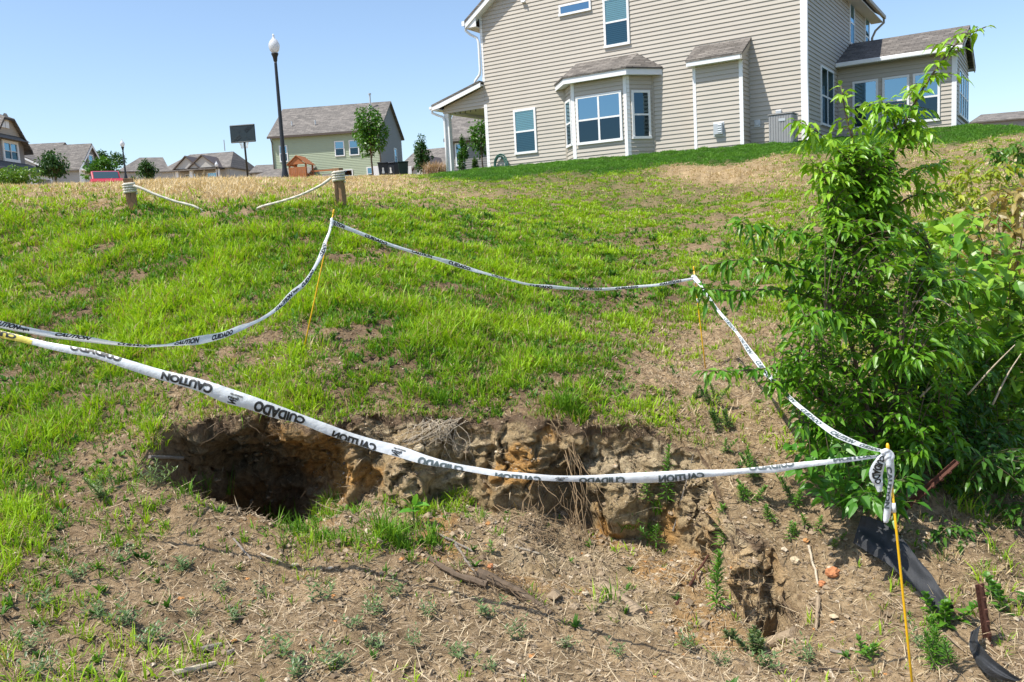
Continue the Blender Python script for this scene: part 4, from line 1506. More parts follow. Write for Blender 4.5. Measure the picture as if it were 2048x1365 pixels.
gable_roof(r_, -14, -5.2, 4.0, 13, 4.2, 6.6, .16, 'x')
r_.build('rear_roof', M['roof_far'], hd)

# two-storey house cut by the left picture edge; its front looks along +x towards the street
_e = at(60, 368, 80.3)
he = empty('house', np.array([_e[0], 77.2, _e[2]]), 0, 'two-storey grey house with clipped gable and porch at the left picture edge', 'house')
w = MB()
siding(w, (0, -9, 0), (0, 1, 0), (1, 0, 0), -3, 4.1, FS, const(0), const(11.7), .03)
siding(w, (-9, 2.7, 0), (1, 0, 0), (0, 1, 0), -3, 3.4, FS, const(0), const(9), .03)
w.build('wall', M['siding_grey'], he)
w = MB()
siding(w, (.25, 0, 0), (0, 1, 0), (1, 0, 0), 4.05, 5.9, FS, lambda z: -2.9 + (z - 3.0) * .93, lambda z: 2.9 - (z - 3.0) * .93, .03)
w.build('gable_wall', M['siding_tan'], he)
r_ = MB()
for s_ in (-1, 1):
    r_.add([(.6, s_ * 3.2, 2.85), (.6, s_ * .75, 5.5), (-1.2, 0, 6.25), (-7, 0, 6.25), (-7, s_ * 3.2, 2.85), (.6, s_ * 3.2, 2.6), (.6, s_ * .75, 5.25), (-7, s_ * 3.2, 2.6)], [(0, 1, 2, 3, 4), (0, 5, 6, 1), (0, 4, 7, 5)])
r_.add([(.6, -.75, 5.5), (.6, .75, 5.5), (-1.2, 0, 6.25), (.6, -.75, 5.25), (.6, .75, 5.25)], [(0, 1, 2), (0, 3, 4, 1)])
r_.build('roof', M['roof_far'], he)
r_ = MB()
r_.prism([(.3, -9, 4.4), (-4.5, -9, 8.0), (-9, -9, 4.4)], (0, 7.6, 0))
r_.build('main_roof', M['roof_far'], he)
r_ = MB()
r_.prism([(.75, -9, 3.6), (.05, -9, 4.2), (.05, -9, 3.7)], (0, 11.6, 0))
r_.build('eave_band', M['roof_far'], he)
for i in range(2):
    g = MB()
    g.box(.29, .36, -.95 + i * .62, -.42 + i * .62, 4.6, 5.35)
    g.build('attic_vent', M['trim'], he)
window(he, (0, 0, 0), (0, 1, 0), (1, 0, 0), -.75, 1.75, 1.75, 3.6, mull=(.5,), frame=.26, depth=.12)
r_ = MB()
r_.prism([(2.3, -9, .75), (.04, -9, 1.75), (.04, -9, 1.5), (2.3, -9, .5)], (0, 12.2, 0))
r_.build('porch_roof', M['roof_far'], he)
g = MB()
g.box(1.9, 2.1, -9, 3.0, .2, .6)
g.build('porch_beam', M['trim'], he)
for yy in (-4.2, -.9, 2.7):
    g = MB()
    g.box(1.85, 2.15, yy, yy + .3, -3, .19)
    g.build('porch_column', M['trim'], he)
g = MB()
g.box(.04, .3, -9, 2.6, -3, .3)  # near-black slab put in for the shade under the porch roof
g.build('porch_shade', M['dark'], he)

# smaller roofs between them
hip_house(240, 366, 135, R(24), 7.0, 10, 1.7, 2.6, (3.3, .2), 'pale house half hidden by the round tree and far lamp', 'siding_pale')
h2 = hip_house(800, 353, 120, R(-22), 8.0, 9, 1.0, 2.8, (.4, .3), 'grey roofed house behind the glossy shrub by the porch', 'siding_grey')
g = MB()
g.prism([(3.6, -3.2, -2), (3.6, -3.2, .2), (5.6, -3.2, 1.9), (7.6, -3.2, .2), (7.6, -3.2, -2)], (0, 3.1, 0))
g.build('front_gable', M['siding_pale'], h2)
g = MB()
gable_roof(g, 3.2, 8.0, -3.5, 1.5, .1, 2.15, .16, 'y')
g.build('front_gable_roof', M['trim_dark'], h2)
h3 = far_base(904, 342, 66, R(-12), 'grey house seen through the porch of the beige house')
w = MB()
siding(w, (0, 0, 0), (1, 0, 0), (0, -1, 0), -2, 2.4, FS, const(0), const(7), .03)
siding(w, (0, 0, 0), (0, 1, 0), (-1, 0, 0), -2, 2.4, FS, const(0), const(8), .03)
w.build('wall', M['siding_grey'], h3)
r_ = MB()
r_.prism([(-.4, -.45, 2.3), (-.4, 4.4, 5.6), (-.4, 4.4, 5.4), (-.4, -.45, 2.1)], (7.8, 0, 0))
r_.prism([(-.4, 4.4, 5.6), (-.4, 9.0, 2.3), (-.4, 9.0, 2.1), (-.4, 4.4, 5.4)], (7.8, 0, 0))
r_.build('roof', M['roof_far'], h3)
window(h3, (0, 0, 0), (1, 0, 0), (0, -1, 0), .35, 1.0, .3, 2.0, frame=.1, depth=.08)
h4 = hip_house(1945, 262, 105, R(-20), 9.0, 8, 1.0, 1.2, (1.5, 3.0), 'grey roof of a house peeping over the grass crest right of the sunroom', 'siding_grey')
h5 = hip_house(505, 360, 112, R(10), 3.2, 6, .9, 1.2, (.3, .3), 'small white sided house corner just left of the green-beige house', 'siding_pale')

# ------------------------------------------------------------------ street lamps
def street_lamp(px, py, Y, H, label, s=1.0):
    e = empty('street_lamp', at(px, py, Y), 0, label, 'street lamp', 'black post-top street lamps', scale=s)
    b = MB()
    b.lathe([(.15, -1.2), (.15, .1), (.10, .35), (.085, .5), (.055, H - .35), (.05, H - .25)], 12)
    b.build('pole', M['black_metal'], e, smooth=True)
    b = MB()
    b.lathe([(.05, H - .28), (.07, H - .24), (.09, H - .1), (.13, H), (.14, H + .02), (.10, H + .05)], 14)
    b.build('fitter', M['black_metal'], e, smooth=True)
    b = MB()
    b.lathe([(.10, H + .05), (.17, H + .14), (.205, H + .26), (.20, H + .36), (.15, H + .47), (.09, H + .54), (.06, H + .56), (.05, H + .6), (.035, H + .64), (.045, H + .68), (.012, H + .74)], 18)
    b.build('globe', M['globe'], e, smooth=True)
    return e


street_lamp(571, 360, 33, 4.6, 'tall black street lamp with clear acorn globe, the nearest and largest in view')
street_lamp(252, 358, 78, 2.75, 'small distant black street lamp beside the red car and left rope post')
street_lamp(437, 372, 105, 2.2, 'tiny far street lamp in front of the low house with twin porch gables')

# ------------------------------------------------------------------ basketball hoop
bh = empty('basketball_hoop', at(497, 362, 40), R(-8), 'basketball hoop on a black pole, its dark ribbed backboard seen from behind', 'basketball hoop')
b = MB()
b.tube([(0, 0, -1), (-.03, 0, 1.9), (-.05, -.0, 2.05)], .045, 10)
b.build('pole', M['black_metal'], bh, smooth=True)
b = MB()
b.box(-.66, .54, -.05, .0, 1.72, 2.52)
bb = b.build('backboard', M['backboard'], bh, bevel=.03)
b = MB()
for k in range(3):
    for sx in (-1, 1):
        for sz in (-1, 1):
            x1, z1 = sx * (.57 - k * .13), sz * (.36 - k * .02)
            b.tube([(-.06 + x1, -.058, 2.12 + z1 * (1 if k == 0 else .95)), (-.06 + x1 * .28, -.058, 2.12 + sz * .05 * (k + 1))], .009, 5)
b.tube([(-.63, -.056, 2.49), (.51, -.056, 2.49)], .012, 5)
b.tube([(-.63, -.056, 1.75), (.51, -.056, 1.75)], .012, 5)
b.build('rib', M['rib'], bb)
b = MB()
pts = [(-.2 + .23 * math.cos(t * .5236), .32 + .23 * math.sin(t * .5236), 1.86) for t in range(13)]
b.tube(pts, .012, 6, cap=False)
b.build('rim', M['red_paint'], bh)
b = MB()
for t in range(12):
    a = t * .5236
    for q in (-1, 1):
        b.tube([(-.2 + .23 * math.cos(a), .32 + .23 * math.sin(a), 1.85), (-.2 + .13 * math.cos(a + q * .5), .32 + .13 * math.sin(a + q * .5), 1.5)], .006, 4)
b.build('net', M['white_label'], bh)

# ------------------------------------------------------------------ red car, bins, play set, fence
carp = at(214, 394, 52)
car = empty('parked_car', carp, R(-62), 'red car showing only its roof and windows above the dry grass crest', 'car')
CW = 1.75
b = MB()
prof = [(-2.1, .35), (-2.15, .8), (-1.9, .95), (1.9, .92), (2.2, .75), (2.2, .35)]
b.prism([(x, -CW / 2, z) for x, z in prof], (0, CW, 0))
roofp = [(-1.55, .93), (-1.15, 1.42), (-.95, 1.48), (.5, 1.47), (.75, 1.40), (1.25, .93)]
b.prism([(x, -CW / 2 + .12, z) for x, z in roofp], (0, CW - .24, 0))
b.build('body', M['red_paint'], car, bevel=.05)
for pts_ in ([(-1.42, .97), (-1.10, 1.34), (-.28, 1.36), (-.25, .97)], [(-.18, .97), (-.2, 1.36), (.5, 1.35), (.95, .97)]):
    for yy in (-CW / 2 + .1, CW / 2 - .12):
        g = MB()
        g.prism([(x, yy, z) for x, z in pts_], (0, .02, 0))
        g.build('window', M['car_glass'], car)
g = MB()
g.prism([(.74, -.66, 1.38), (1.27, -.66, .95), (1.27, .66, .95), (.74, .66, 1.38)], (.03, 0, .03))
g.build('windscreen', M['car_glass'], car)
for xx in (-1.35, 1.4):
    for yy in (-CW / 2, CW / 2 - .2):
        g = MB()
        g.tube([(xx, yy, .32), (xx, yy + .2, .32)], .32, 16)
        g.build('wheel', M['black_metal'], car)


def bin_(px, py, Y, yaw, mat, label):
    e = empty('wheelie_bin', at(px, py, Y), yaw, label, 'bin', 'bins beside the far house')
    b = MB()
    b.add([(-.27, -.27, 0), (.27, -.27, 0), (.27, .27, 0), (-.27, .27, 0), (-.34, -.36, 1.0), (.34, -.36, 1.0), (.34, .36, 1.0), (-.34, .36, 1.0)],
          [(0, 3, 2, 1), (0, 1, 5, 4), (1, 2, 6, 5), (2, 3, 7, 6), (3, 0, 4, 7), (4, 5, 6, 7)])
    b.build('body', M[mat], e, bevel=.03)
    b = MB()
    b.box(-.37, .37, -.42, .37, 1.004, 1.09)
    b.build('lid', M[mat], e, bevel=.03)
    b = MB()
    b.tube([(-.3, .42, .98), (.3, .42, .98)], .025, 8)
    b.build('handle', M[mat], e)
    for s_ in (-1, 1):
        b = MB()
        b.tube([(s_ * .3, .22, .12), (s_ * .36, .22, .12)], .13, 12)
        b.build('wheel', M['black_metal'], e)
    b = MB()
    b.lathe([(.0, -.02), (.1, .0), (.06, .2), (.05, .24), (.07, .30), (.05, .37), (.0, .38)], 10)
    b.v = [(x, -.335 + y * .02 - z * .085, .35 + z) for x, y, z in b.v]
    if mat == 'bin': b.build('emblem', M['white_label'], e)
    return e


bin_(768, 358, 60, R(5), 'bin', 'dark grey bin with a white emblem, left one beside the white fence')
bin_(788, 357, 61, R(-25), 'bin', 'dark grey bin turned sideways in the middle of the three bins')
bin_(808, 356, 60, R(8), 'bin_green', 'dark green bin, right one of the three bins')

pf_ = empty('picket_fence', at(745, 361, 66), R(-4), 'short white fence panel beside the dark bins and the maple trunk', 'fence')
b = MB()
for i in range(9):
    b.box(i * .12, i * .12 + .105, -.02, .02, 0, 1.05)
b.build('picket', M['trim'], pf_)
b = MB()
b.box(-.03, 1.1, .021, .06, .2, .3)
b.box(-.03, 1.1, .021, .06, .8, .9)
b.build('rail', M['trim'], pf_)
pf2 = empty('picket_fence', at(823, 358, 66), R(-4), 'narrow white fence end just right of the dark green bin', 'fence')
b = MB()
for i in range(3):
    b.box(i * .12 - .3, i * .12 - .195, -.02, .02, 0, .95)
b.build('picket', M['trim'], pf2)

ps = empty('play_set', at(604, 362, 84), R(-10), 'orange-brown wooden play set with a pitched roof tower in front of the green-beige house', 'play set')
b = MB()
for xx in (-.9, .75):
    for yy in (-.8, .8):
        b.box(xx, xx + .14, yy, yy + .14, -2, 1.6)
b.box(-.9, .9, -.85, .95, .55, .62)
b.build('tower_frame', M['play_wood'], ps)
b = MB()
for i in range(10):
    b.box(-.88 + i * .176, -.73 + i * .176, -.9, -.86, .1, 1.25)
b.build('tower_board', M['play_wood'], ps)
b = MB()
gable_roof(b, -1.05, 1.05, -1.0, 1.1, 1.5, 2.35, .07, 'y')
b.prism([(-.85, -.9, 1.5), (0, -.9, 2.2), (.85, -.9, 1.5)], (0, .05, 0))
b.build('tower_roof', M['play_wood'], ps)
b = MB()
b.box(.95, 4.0, -.06, .06, .75, .9)
b.build('swing_beam', M['play_wood'], ps)
for x0_, s_ in ((3.9, -.5), (3.9, .5), (-1.7, -.5), (-1.7, .5)):
    b = MB()
    b.tube([(x0_, 0, .85), (x0_ + s_ * 1.0, s_ * .8, -1.6)], .07, 6)
    b.build('leg', M['play_wood'], ps)
b = MB()
for q in (-.2, .2):
    b.tube([(3.3, q, .75), (3.3, q, -.6)], .02, 5)
b.build('swing_chain', M['yellow_rod'], ps)
# ------------------------------------------------------------------ marker rods
def spline(pts, n):
    """Catmull-Rom through rows of numbers"""
    P = np.array(pts, float)
    P = np.vstack([2 * P[0] - P[1], P, 2 * P[-1] - P[-2]])
    k = len(P) - 3
    u = np.linspace(0, k - 1e-9, n)
    i = u.astype(int)
    t = (u - i)[:, None]
    a, b, c, d = P[i], P[i + 1], P[i + 2], P[i + 3]
    return .5 * ((2 * b) + (-a + c) * t + (2 * a - 5 * b + 4 * c - d) * t ** 2 + (-a + 3 * b - 3 * c + d) * t ** 3)


def marker_rod(top, bot, r, label, bands=()):
    """fibreglass rod between two points, pushed on into the ground"""
    top, bot = V(top), V(bot)
    e = empty('marker_rod', bot, 0, label, 'marker rod', 'yellow marker rods carrying the tape')
    d = (bot - top)
    L_ = d.length
    d.normalize()
    loc = lambda s: -d * (L_ - s) * 1.0
    b = MB()
    b.tube([loc(.02), loc(L_ * .35), loc(L_ * .7), loc(L_ + .15)], r, 10)
    b.build('rod', M['yellow_rod'], e, smooth=True)
    b = MB()
    b.tube([loc(-.004), loc(.004), loc(.022), loc(.03)], [r * .7, r * 1.35, r * 1.4, r * 1.2], 10)
    b.build('cap', M['yellow_rod'], e, smooth=True)
    for s0, s1, mt, k in bands:
        b = MB()
        b.tube([loc(s0), loc(s1)], r * k, 10)
        b.build('band', M[mt], e, smooth=True)
    return e


def extend_to_ground(p0, p1):
    d = np.array(p1) - np.array(p0)
    for t in np.linspace(.5, 2.5, 400):
        q = p0 + d * t
        if q[2] < S(q[0], q[1]): return q
    return np.array(p1)


YR = 3.0
rr_top = at(1775, 889, YR)
rr_bot = extend_to_ground(rr_top, at(1824, 1365, YR - .02))
marker_rod(rr_top, rr_bot, .0045, 'yellow rod at lower right where two tapes are knotted, the nearest and thickest looking', ((.045, .15, 'white_label', 1.25), (.218, .252, 'white_label', 1.5)))
lb_top, lb_bot = at(668, 420, 5.9), hit(607, 702)
marker_rod(lb_top, lb_bot, .0045, 'yellow rod leaning right below the wooden post with the rope, on the left slope', ((.055, .16, 'white_label', 1.5),))
rb_top = at(1387, 534, 6.4)
rb_bot = hit(1411, 738)
marker_rod(rb_top, rb_bot, .0045, 'thin yellow rod standing mid slope left of the tall leafy sapling', ((.06, .1, 'white_label', 1.5), (.24, .27, 'white_label', 1.4)))

# ------------------------------------------------------------------ caution tape
_words = {}


def word(txt, extra=.055):
    """flat lettering, cut into small pieces, in a box 1 wide and 1 high"""
    if txt in _words: return _words[txt]
    cu = bpy.data.curves.new('lettering_outline', 'FONT')
    cu.body = txt
    cu.size = 1
    cu.offset = extra
    cu.resolution_u = 3
    ob = bpy.data.objects.new('lettering_outline', cu)
    COL.objects.link(ob)
    dg = bpy.context.evaluated_depsgraph_get()
    me = bpy.data.meshes.new_from_object(ob.evaluated_get(dg))
    bpy.data.objects.remove(ob)
    bpy.data.curves.remove(cu)
    bm = bmesh.new()
    bm.from_mesh(me)
    bpy.data.meshes.remove(me)
    xs = [v.co.x for v in bm.verts]
    ys = [v.co.y for v in bm.verts]
    x0, x1, y0, y1 = min(xs), max(xs), min(ys), max(ys)
    for v in bm.verts:
        v.co = Vector(((v.co.x - x0) / (x1 - x0), (v.co.y - y0) / (y1 - y0), 0))
    for k in range(1, 24):
        g = bm.verts[:] + bm.edges[:] + bm.faces[:]
        bmesh.ops.bisect_plane(bm, geom=g, plane_co=(k / 24, 0, 0), plane_no=(1, 0, 0))
    for k in range(1, 6):
        g = bm.verts[:] + bm.edges[:] + bm.faces[:]
        bmesh.ops.bisect_plane(bm, geom=g, plane_co=(0, k / 6, 0), plane_no=(0, 1, 0))
    _words[txt] = bm
    return bm


class Ribbon:
    """tape running through pixel points (x, y, width in pixels, distance) as a curled strip of film"""

    def __init__(s, pts, n=260, bow=.16, seed=1):
        P = spline(pts, n)
        r_ = np.random.default_rng(seed)
        T = np.gradient(P[:, :2], axis=0)
        T /= np.linalg.norm(T, axis=1, keepdims=True) + 1e-9
        Nn = np.stack([-T[:, 1], T[:, 0]], -1)          # towards lower left/bottom for a left-to-right run
        s.px = P[:, 0]
        hw = P[:, 2:3] / 2
        A = P[:, :2] - Nn * hw
        B = P[:, :2] + Nn * hw
        s.A = np.array([at(a[0], a[1], y) for a, y in zip(A, P[:, 3])])
        s.B = np.array([at(b[0], b[1], y) for b, y in zip(B, P[:, 3])])
        dl = np.linalg.norm(np.diff((s.A + s.B) / 2, axis=0), axis=1)
        s.s = np.r_[0, np.cumsum(dl)]
        s.path = np.r_[0, np.cumsum(np.linalg.norm(np.diff(P[:, :2], axis=0), axis=1))]
        s.P = P
        ph = np.cumsum(r_.normal(0, .09, n))
        s.bow = bow * (1 + .6 * np.sin(ph + np.linspace(0, 9, n)))
        s.tilt = .22 * np.sin(ph * 1.7 + np.linspace(0, 14, n))

    def pt(s, i, w, off=0.0):
        """i float index along, w 0..1 from upper to lower edge"""
        i = min(max(i, 0), len(s.s) - 1.001)
        k = int(i)
        t = i - k
        a = s.A[k] * (1 - t) + s.A[k + 1] * t
        b = s.B[k] * (1 - t) + s.B[k + 1] * t
        bw_ = s.bow[k] * (1 - t) + s.bow[k + 1] * t
        ti = s.tilt[k] * (1 - t) + s.tilt[k + 1] * t
        wd = np.linalg.norm(b - a)
        p = a * (1 - w) + b * w
        view = p - CAM
        view = view / np.linalg.norm(view)
        p = p - view * (bw_ * wd * (1 - (2 * w - 1) ** 2) + ti * wd * (w - .5) + off)
        return p

    def mesh(s, name, mat, i0=0, i1=None, parent=None):
        i1 = i1 if i1 is not None else len(s.s) - 1
        mb = MB()
        ns = 7
        idx = range(i0, i1 + 1)
        vs = []
        for i in idx:
            for j in range(ns):
                vs.append(s.pt(i, j / (ns - 1)))
        fs = []
        for a in range(len(idx) - 1):
            for j in range(ns - 1):
                fs.append((a * ns + j, a * ns + j + 1, (a + 1) * ns + j + 1, (a + 1) * ns + j))
        # thin doubled edge: the film folded back on itself
        o_ = len(vs)
        for i in idx:
            vs.append(s.pt(i, 1.0))
            vs.append(s.pt(i, .55, -.006))
        for a in range(len(idx) - 1):
            fs.append((o_ + a * 2, o_ + a * 2 + 1, o_ + a * 2 + 3, o_ + a * 2 + 2))
        mb.add(vs, fs)
        return mb.build(name, mat, parent, smooth=True)

    def idx_at(s, px, py):
        return int(np.argmin((s.P[:, 0] - px) ** 2 + (s.P[:, 1] - py) ** 2))

    def text(s, txt, px, py, length, w0, w1, mode, mat, parent, name='lettering', slant=0.0):
        """length in pixels along the tape; w0..w1 upper and lower limit of the letters (clipped to the tape)"""
        bm = word(txt).copy()
        up_at_top = mode in ('n', 'm')
        lo, hi = .02, .98
        for (co, no) in (((0, 0, 0), None),):
            pass
        # letter y=1 lies at w0 when upright, at w1 when upside down
        def wy(y): return (w1 + (w0 - w1) * y) if up_at_top else (w0 + (w1 - w0) * y)
        def ycut(w): return ((w - w1) / (w0 - w1)) if up_at_top else ((w - w0) / (w1 - w0))
        for wlim in (lo, hi):
            yc = ycut(wlim)
            if 0 < yc < 1:
                inner = ycut(.5 * (lo + hi) if not (w0 > .98 or w1 < .02) else .5)
                no = (0, 1, 0) if inner < yc else (0, -1, 0)
                bmesh.ops.bisect_plane(bm, geom=bm.verts[:] + bm.edges[:] + bm.faces[:], plane_co=(0, yc, 0), plane_no=no, clear_outer=True)
        c = s.path[s.idx_at(px, py)]
        rev = mode in ('m', 'r')
        for v in bm.verts:
            x = v.co.x + slant * (v.co.y - .5)
            pos = c + (x - .5) * length * (-1 if rev else 1)
            i = np.interp(pos, s.path, np.arange(len(s.path)))
            v.co = V(s.pt(i, wy(v.co.y), .0022))
        me = bpy.data.meshes.new(name)
        bm.to_mesh(me)
        bm.free()
        return link(name, me, mat, parent)


fr_pts = [(-120, 640, 652, 3.95), (-60, 648, 662, 3.92), (0, 661, 676, 3.9), (64, 676.7, 690, 3.88), (95, 684, 698, 3.86), (140, 692, 708, 3.84), (190, 701, 717, 3.82), (250, 718, 737, 3.8), (320, 738.6, 760, 3.79),
          (400, 758, 784, 3.77), (450, 774, 806, 3.76), (500, 791, 820, 3.75), (550, 809, 837, 3.74), (600, 828, 848, 3.73), (650, 846.6, 868, 3.71), (700, 865, 885.5, 3.69), (750, 879.6, 902, 3.66), (800, 892, 916, 3.63),
          (850, 910, 930, 3.59), (900, 925, 937, 3.55), (950, 934, 946, 3.51), (1000, 942, 954, 3.47), (1050, 946.4, 959, 3.43), (1100, 950.7, 962.5, 3.39), (1150, 951.7, 964, 3.36), (1200, 950, 966, 3.33), (1250, 947, 966, 3.3),
          (1300, 944.6, 966, 3.27), (1350, 942, 963, 3.24), (1400, 940, 956, 3.21), (1450, 939.6, 952, 3.18), (1500, 936, 947, 3.15), (1550, 930, 945.5, 3.12), (1600, 924.6, 937, 3.09), (1650, 920, 930, 3.06), (1700, 914.8, 924, 3.03),
          (1750, 911, 917, 3.01), (1774, 909, 914, 3.0)]
rib = Ribbon([(x, (a + b) / 2, (b - a) * math.cos(.3 if x < 900 else 0), y) for x, a, b, y in fr_pts], 420, .14, 3)
ft = rib.mesh('caution_tape', M['film'])
tag(ft, 'white caution tape sagging across the foreground in front of the hole, nearest strip', 'caution tape', 'caution tape strips around the hole')
yt = rib.mesh('yellow_stretch', M['film_yellow'], 0, rib.idx_at(62, 684), ft)
for v in yt.data.vertices:                                # lies on the white film
    p = np.array(v.co)
    d_ = (p - CAM) / np.linalg.norm(p - CAM)
    v.co = V(p - d_ * .0012)
IK, IG = M['ink'], M['ink_grey']
for t_, px, py, w0, w1, md, ink in (('CUIDADO', -20, 658, .0, .75, 'r', IK), ('CUIDADO', 190, 709, -.45, .55, 'm', IK), ('CAUTION', 372, 762, .16, .9, 'r', IK), ('CUIDADO', 558, 827, .16, 1.0, 'r', IK), ('CAUTION', 708, 879, .36, 1.15, 'm', IK),
                                    ('CUIDADO', 880, 925, .30, 1.2, 'm', IG), ('CAUTION', 1036, 951, .38, 1.3, 'm', IG), ('CUIDADO', 1205, 958, .34, 1.15, 'm', IG), ('CAUTION', 1362, 952, .34, 1.1, 'm', IG),
                                    ('CUIDADO', 1545, 938, -.4, .5, 'm', IG), ('CAUTION', 1712, 918, -.2, .6, 'm', IG)):
    rib.text(t_, px, py, 106 if px < 650 else 92, w0, w1, md, ink, ft)
for px, py, sc_ in ((468, 797, 1), (793, 902, .95), (1122, 957, .9)):
    rib.text('Empire', px, py, 22 * sc_, .42, .68, 'm', IK, ft, 'maker_mark')
    rib.text('MADE IN USA', px + 3, py, 26 * sc_, .24, .36, 'm', IK, ft, 'origin_mark')
    bar = rib.text('Z', px - 1, py, 20 * sc_, .66, .92, 'm', IK, ft, 'maker_swoosh')
# knot and tails at the near rod
kn = Ribbon([(1762, 908, 10, 2.99), (1772, 905, 16, 2.985), (1782, 912, 14, 2.985), (1780, 925, 12, 2.985)], 30, .3, 5)
kn.mesh('knot', M['film'], parent=ft)
kn2 = Ribbon([(1768, 900, 8, 2.988), (1776, 908, 14, 2.98), (1774, 922, 12, 2.985)], 24, .3, 6)
kn2.mesh('knot', M['film'], parent=ft)
tl1 = Ribbon([(1770, 908, 10, 2.99), (1760, 925, 22, 2.99), (1752, 948, 28, 3.0), (1757, 968, 18, 3.0), (1760, 984, 9, 3.0)], 50, .2, 8)
tl1.mesh('tape_tail', M['film'], parent=ft)
tl1.text('CUIDADO', 1755, 940, 60, .15, .8, 'n', IK, ft)
tl2 = Ribbon([(1778, 906, 12, 2.985), (1780, 930, 17, 2.985), (1782, 960, 12, 2.985), (1778, 990, 9, 2.99), (1776, 1015, 15, 3.0), (1772, 1040, 12, 3.0), (1770, 1046, 6, 3.0)], 70, .35, 9)
tl2.mesh('tape_tail', M['film'], parent=ft)
tl2.text('CAUTION', 1782, 975, 85, .3, 1.1, 'n', IG, ft)

z = 1 / 2.844
lp = [((1868, 236), (1880, 240), 5.85), ((1840, 300), (1858, 302), 5.8), ((1822, 352), (1850, 352), 5.72), ((1782, 438), (1797, 445), 5.6), ((1725, 520), (1745, 536), 5.5), ((1650, 580), (1668, 606), 5.38), ((1575, 662), (1590, 678), 5.25),
      ((1500, 717), (1510, 732), 5.15), ((1430, 752), (1440, 768), 5.05), ((1360, 772), (1375, 800), 4.98), ((1260, 810), (1268, 845), 4.88), ((1130, 832), (1127, 880), 4.75), ((1050, 852), (1050, 885), 4.7), ((950, 877), (950, 890), 4.62),
      ((850, 881), (850, 896), 4.55), ((760, 877), (760, 893), 4.48), ((680, 867), (680, 887), 4.42), ((600, 854), (600, 879), 4.36), ((500, 835), (500, 868), 4.3), ((400, 820), (400, 855), 4.22), ((300, 808), (300, 842), 4.15), ((200, 790), (200, 824), 4.08),
      ((100, 768), (100, 806), 4.02), ((0, 745), (0, 785), 3.97), ((-160, 715), (-160, 750), 3.92)]
lb_ = [((a[0] + b[0]) / 2 * z, 380 + (a[1] + b[1]) / 2 * z, math.hypot(a[0] - b[0], a[1] - b[1]) * z, y) for a, b, y in lp][::-1]
rl = Ribbon(lb_ + [(663, 447, 3, 5.88), (666, 440, 4, 5.885)], 320, .15, 12)
tl_ = rl.mesh('caution_tape', M['film'])
tag(tl_, 'white caution tape curving down the left slope from the rod leaning below the rope post', 'caution tape', 'caution tape strips around the hole')
for t_, px, py, ln, w0, w1 in (('CAUTION', 8, 650, 60, .0, .75), ('CAUTION', 145, 674, 70, .0, .62), ('CUIDADO', 268, 690, 66, .0, .8), ('CAUTION', 372, 683, 50, .1, .8), ('CUIDADO', 445, 669, 44, .15, .9), ('CAUTION', 568, 606, 46, .15, .9),
                               ('CUIDADO', 618, 558, 40, .15, .9), ('CUIDADO', 648, 500, 26, .1, .9)):
    rl.text(t_, px, py, ln, w0, w1, 'n', IK, tl_, slant=.1)
rl.text('Empire', 48, 659, 22, .1, .8, 'n', IK, tl_, 'maker_mark')
rl.text('Empire', 594, 583, 14, .2, .8, 'n', IK, tl_, 'maker_mark')

z = 1 / 2.56
bp_ = [(32, 150, 180, 5.88), (110, 184, 206, 5.92), (200, 220, 241, 5.97), (320, 268, 286, 6.02), (440, 307, 323, 6.06), (545, 337, 353, 6.1), (640, 360, 385, 6.13), (750, 398, 418, 6.16), (830, 424, 437, 6.18), (960, 459, 471, 6.2),
       (1050, 480, 492, 6.22), (1160, 487, 508, 6.24), (1280, 500, 511, 6.27), (1390, 502, 517, 6.29), (1500, 497, 512, 6.31), (1600, 489, 503, 6.33), (1700, 480, 495, 6.35), (1800, 462, 478, 6.37), (1890, 448, 460, 6.39)]
rbk = Ribbon([(650 + x * z, 380 + (a + b) / 2 * z, (b - a) * z * .93, y) for x, a, b, y in bp_], 300, .15, 15)
tb = rbk.mesh('caution_tape', M['film'])
tag(tb, 'white caution tape strung across the middle of the slope between the two far rods', 'caution tape', 'caution tape strips around the hole')
for t_, px, py, ln, w0, w1 in (('CAUTION', 676, 449, 30, .05, .95), ('CUIDADO', 752, 477, 48, .1, .95), ('CAUTION', 846, 505, 42, -.2, .8), ('CUIDADO', 919, 532, 46, .12, .9), ('CAUTION', 1002, 557, 40, -.2, .7), ('CUIDADO', 1081, 574, 46, .25, 1.1),
                               ('CAUTION', 1180, 579, 46, .0, .75), ('CUIDADO', 1254, 576, 46, .1, .85), ('CAUTION', 1341, 565, 44, .05, .8)):
    rbk.text(t_, px, py, ln, w0, w1, 'n', IK, tb)

z = 1 / 2.934
rc = [(112, 160, 26, 6.38), (150, 205, 20, 6.25), (175, 245, 11, 6.12), (205, 290, 15, 5.98), (260, 365, 16, 5.75), (320, 435, 20, 5.52), (370, 495, 16, 5.32), (430, 585, 30, 5.06), (480, 650, 36, 4.87), (545, 735, 31, 4.62), (600, 790, 23, 4.45),
      (690, 885, 25, 4.17), (780, 960, 26, 3.93), (860, 1025, 30, 3.73), (950, 1085, 36, 3.53), (1050, 1130, 29, 3.33), (1150, 1165, 23, 3.14), (1225, 1182, 15, 3.02), (1240, 1186, 12, 3.0)]
rrt = Ribbon([(1350 + x * z, 500 + y * z, w_ * z, d_) for x, y, w_, d_ in rc], 320, .15, 18)
tr3 = rrt.mesh('caution_tape', M['film'])
tag(tr3, 'white caution tape running down in front of the sapling to the near right rod', 'caution tape', 'caution tape strips around the hole')
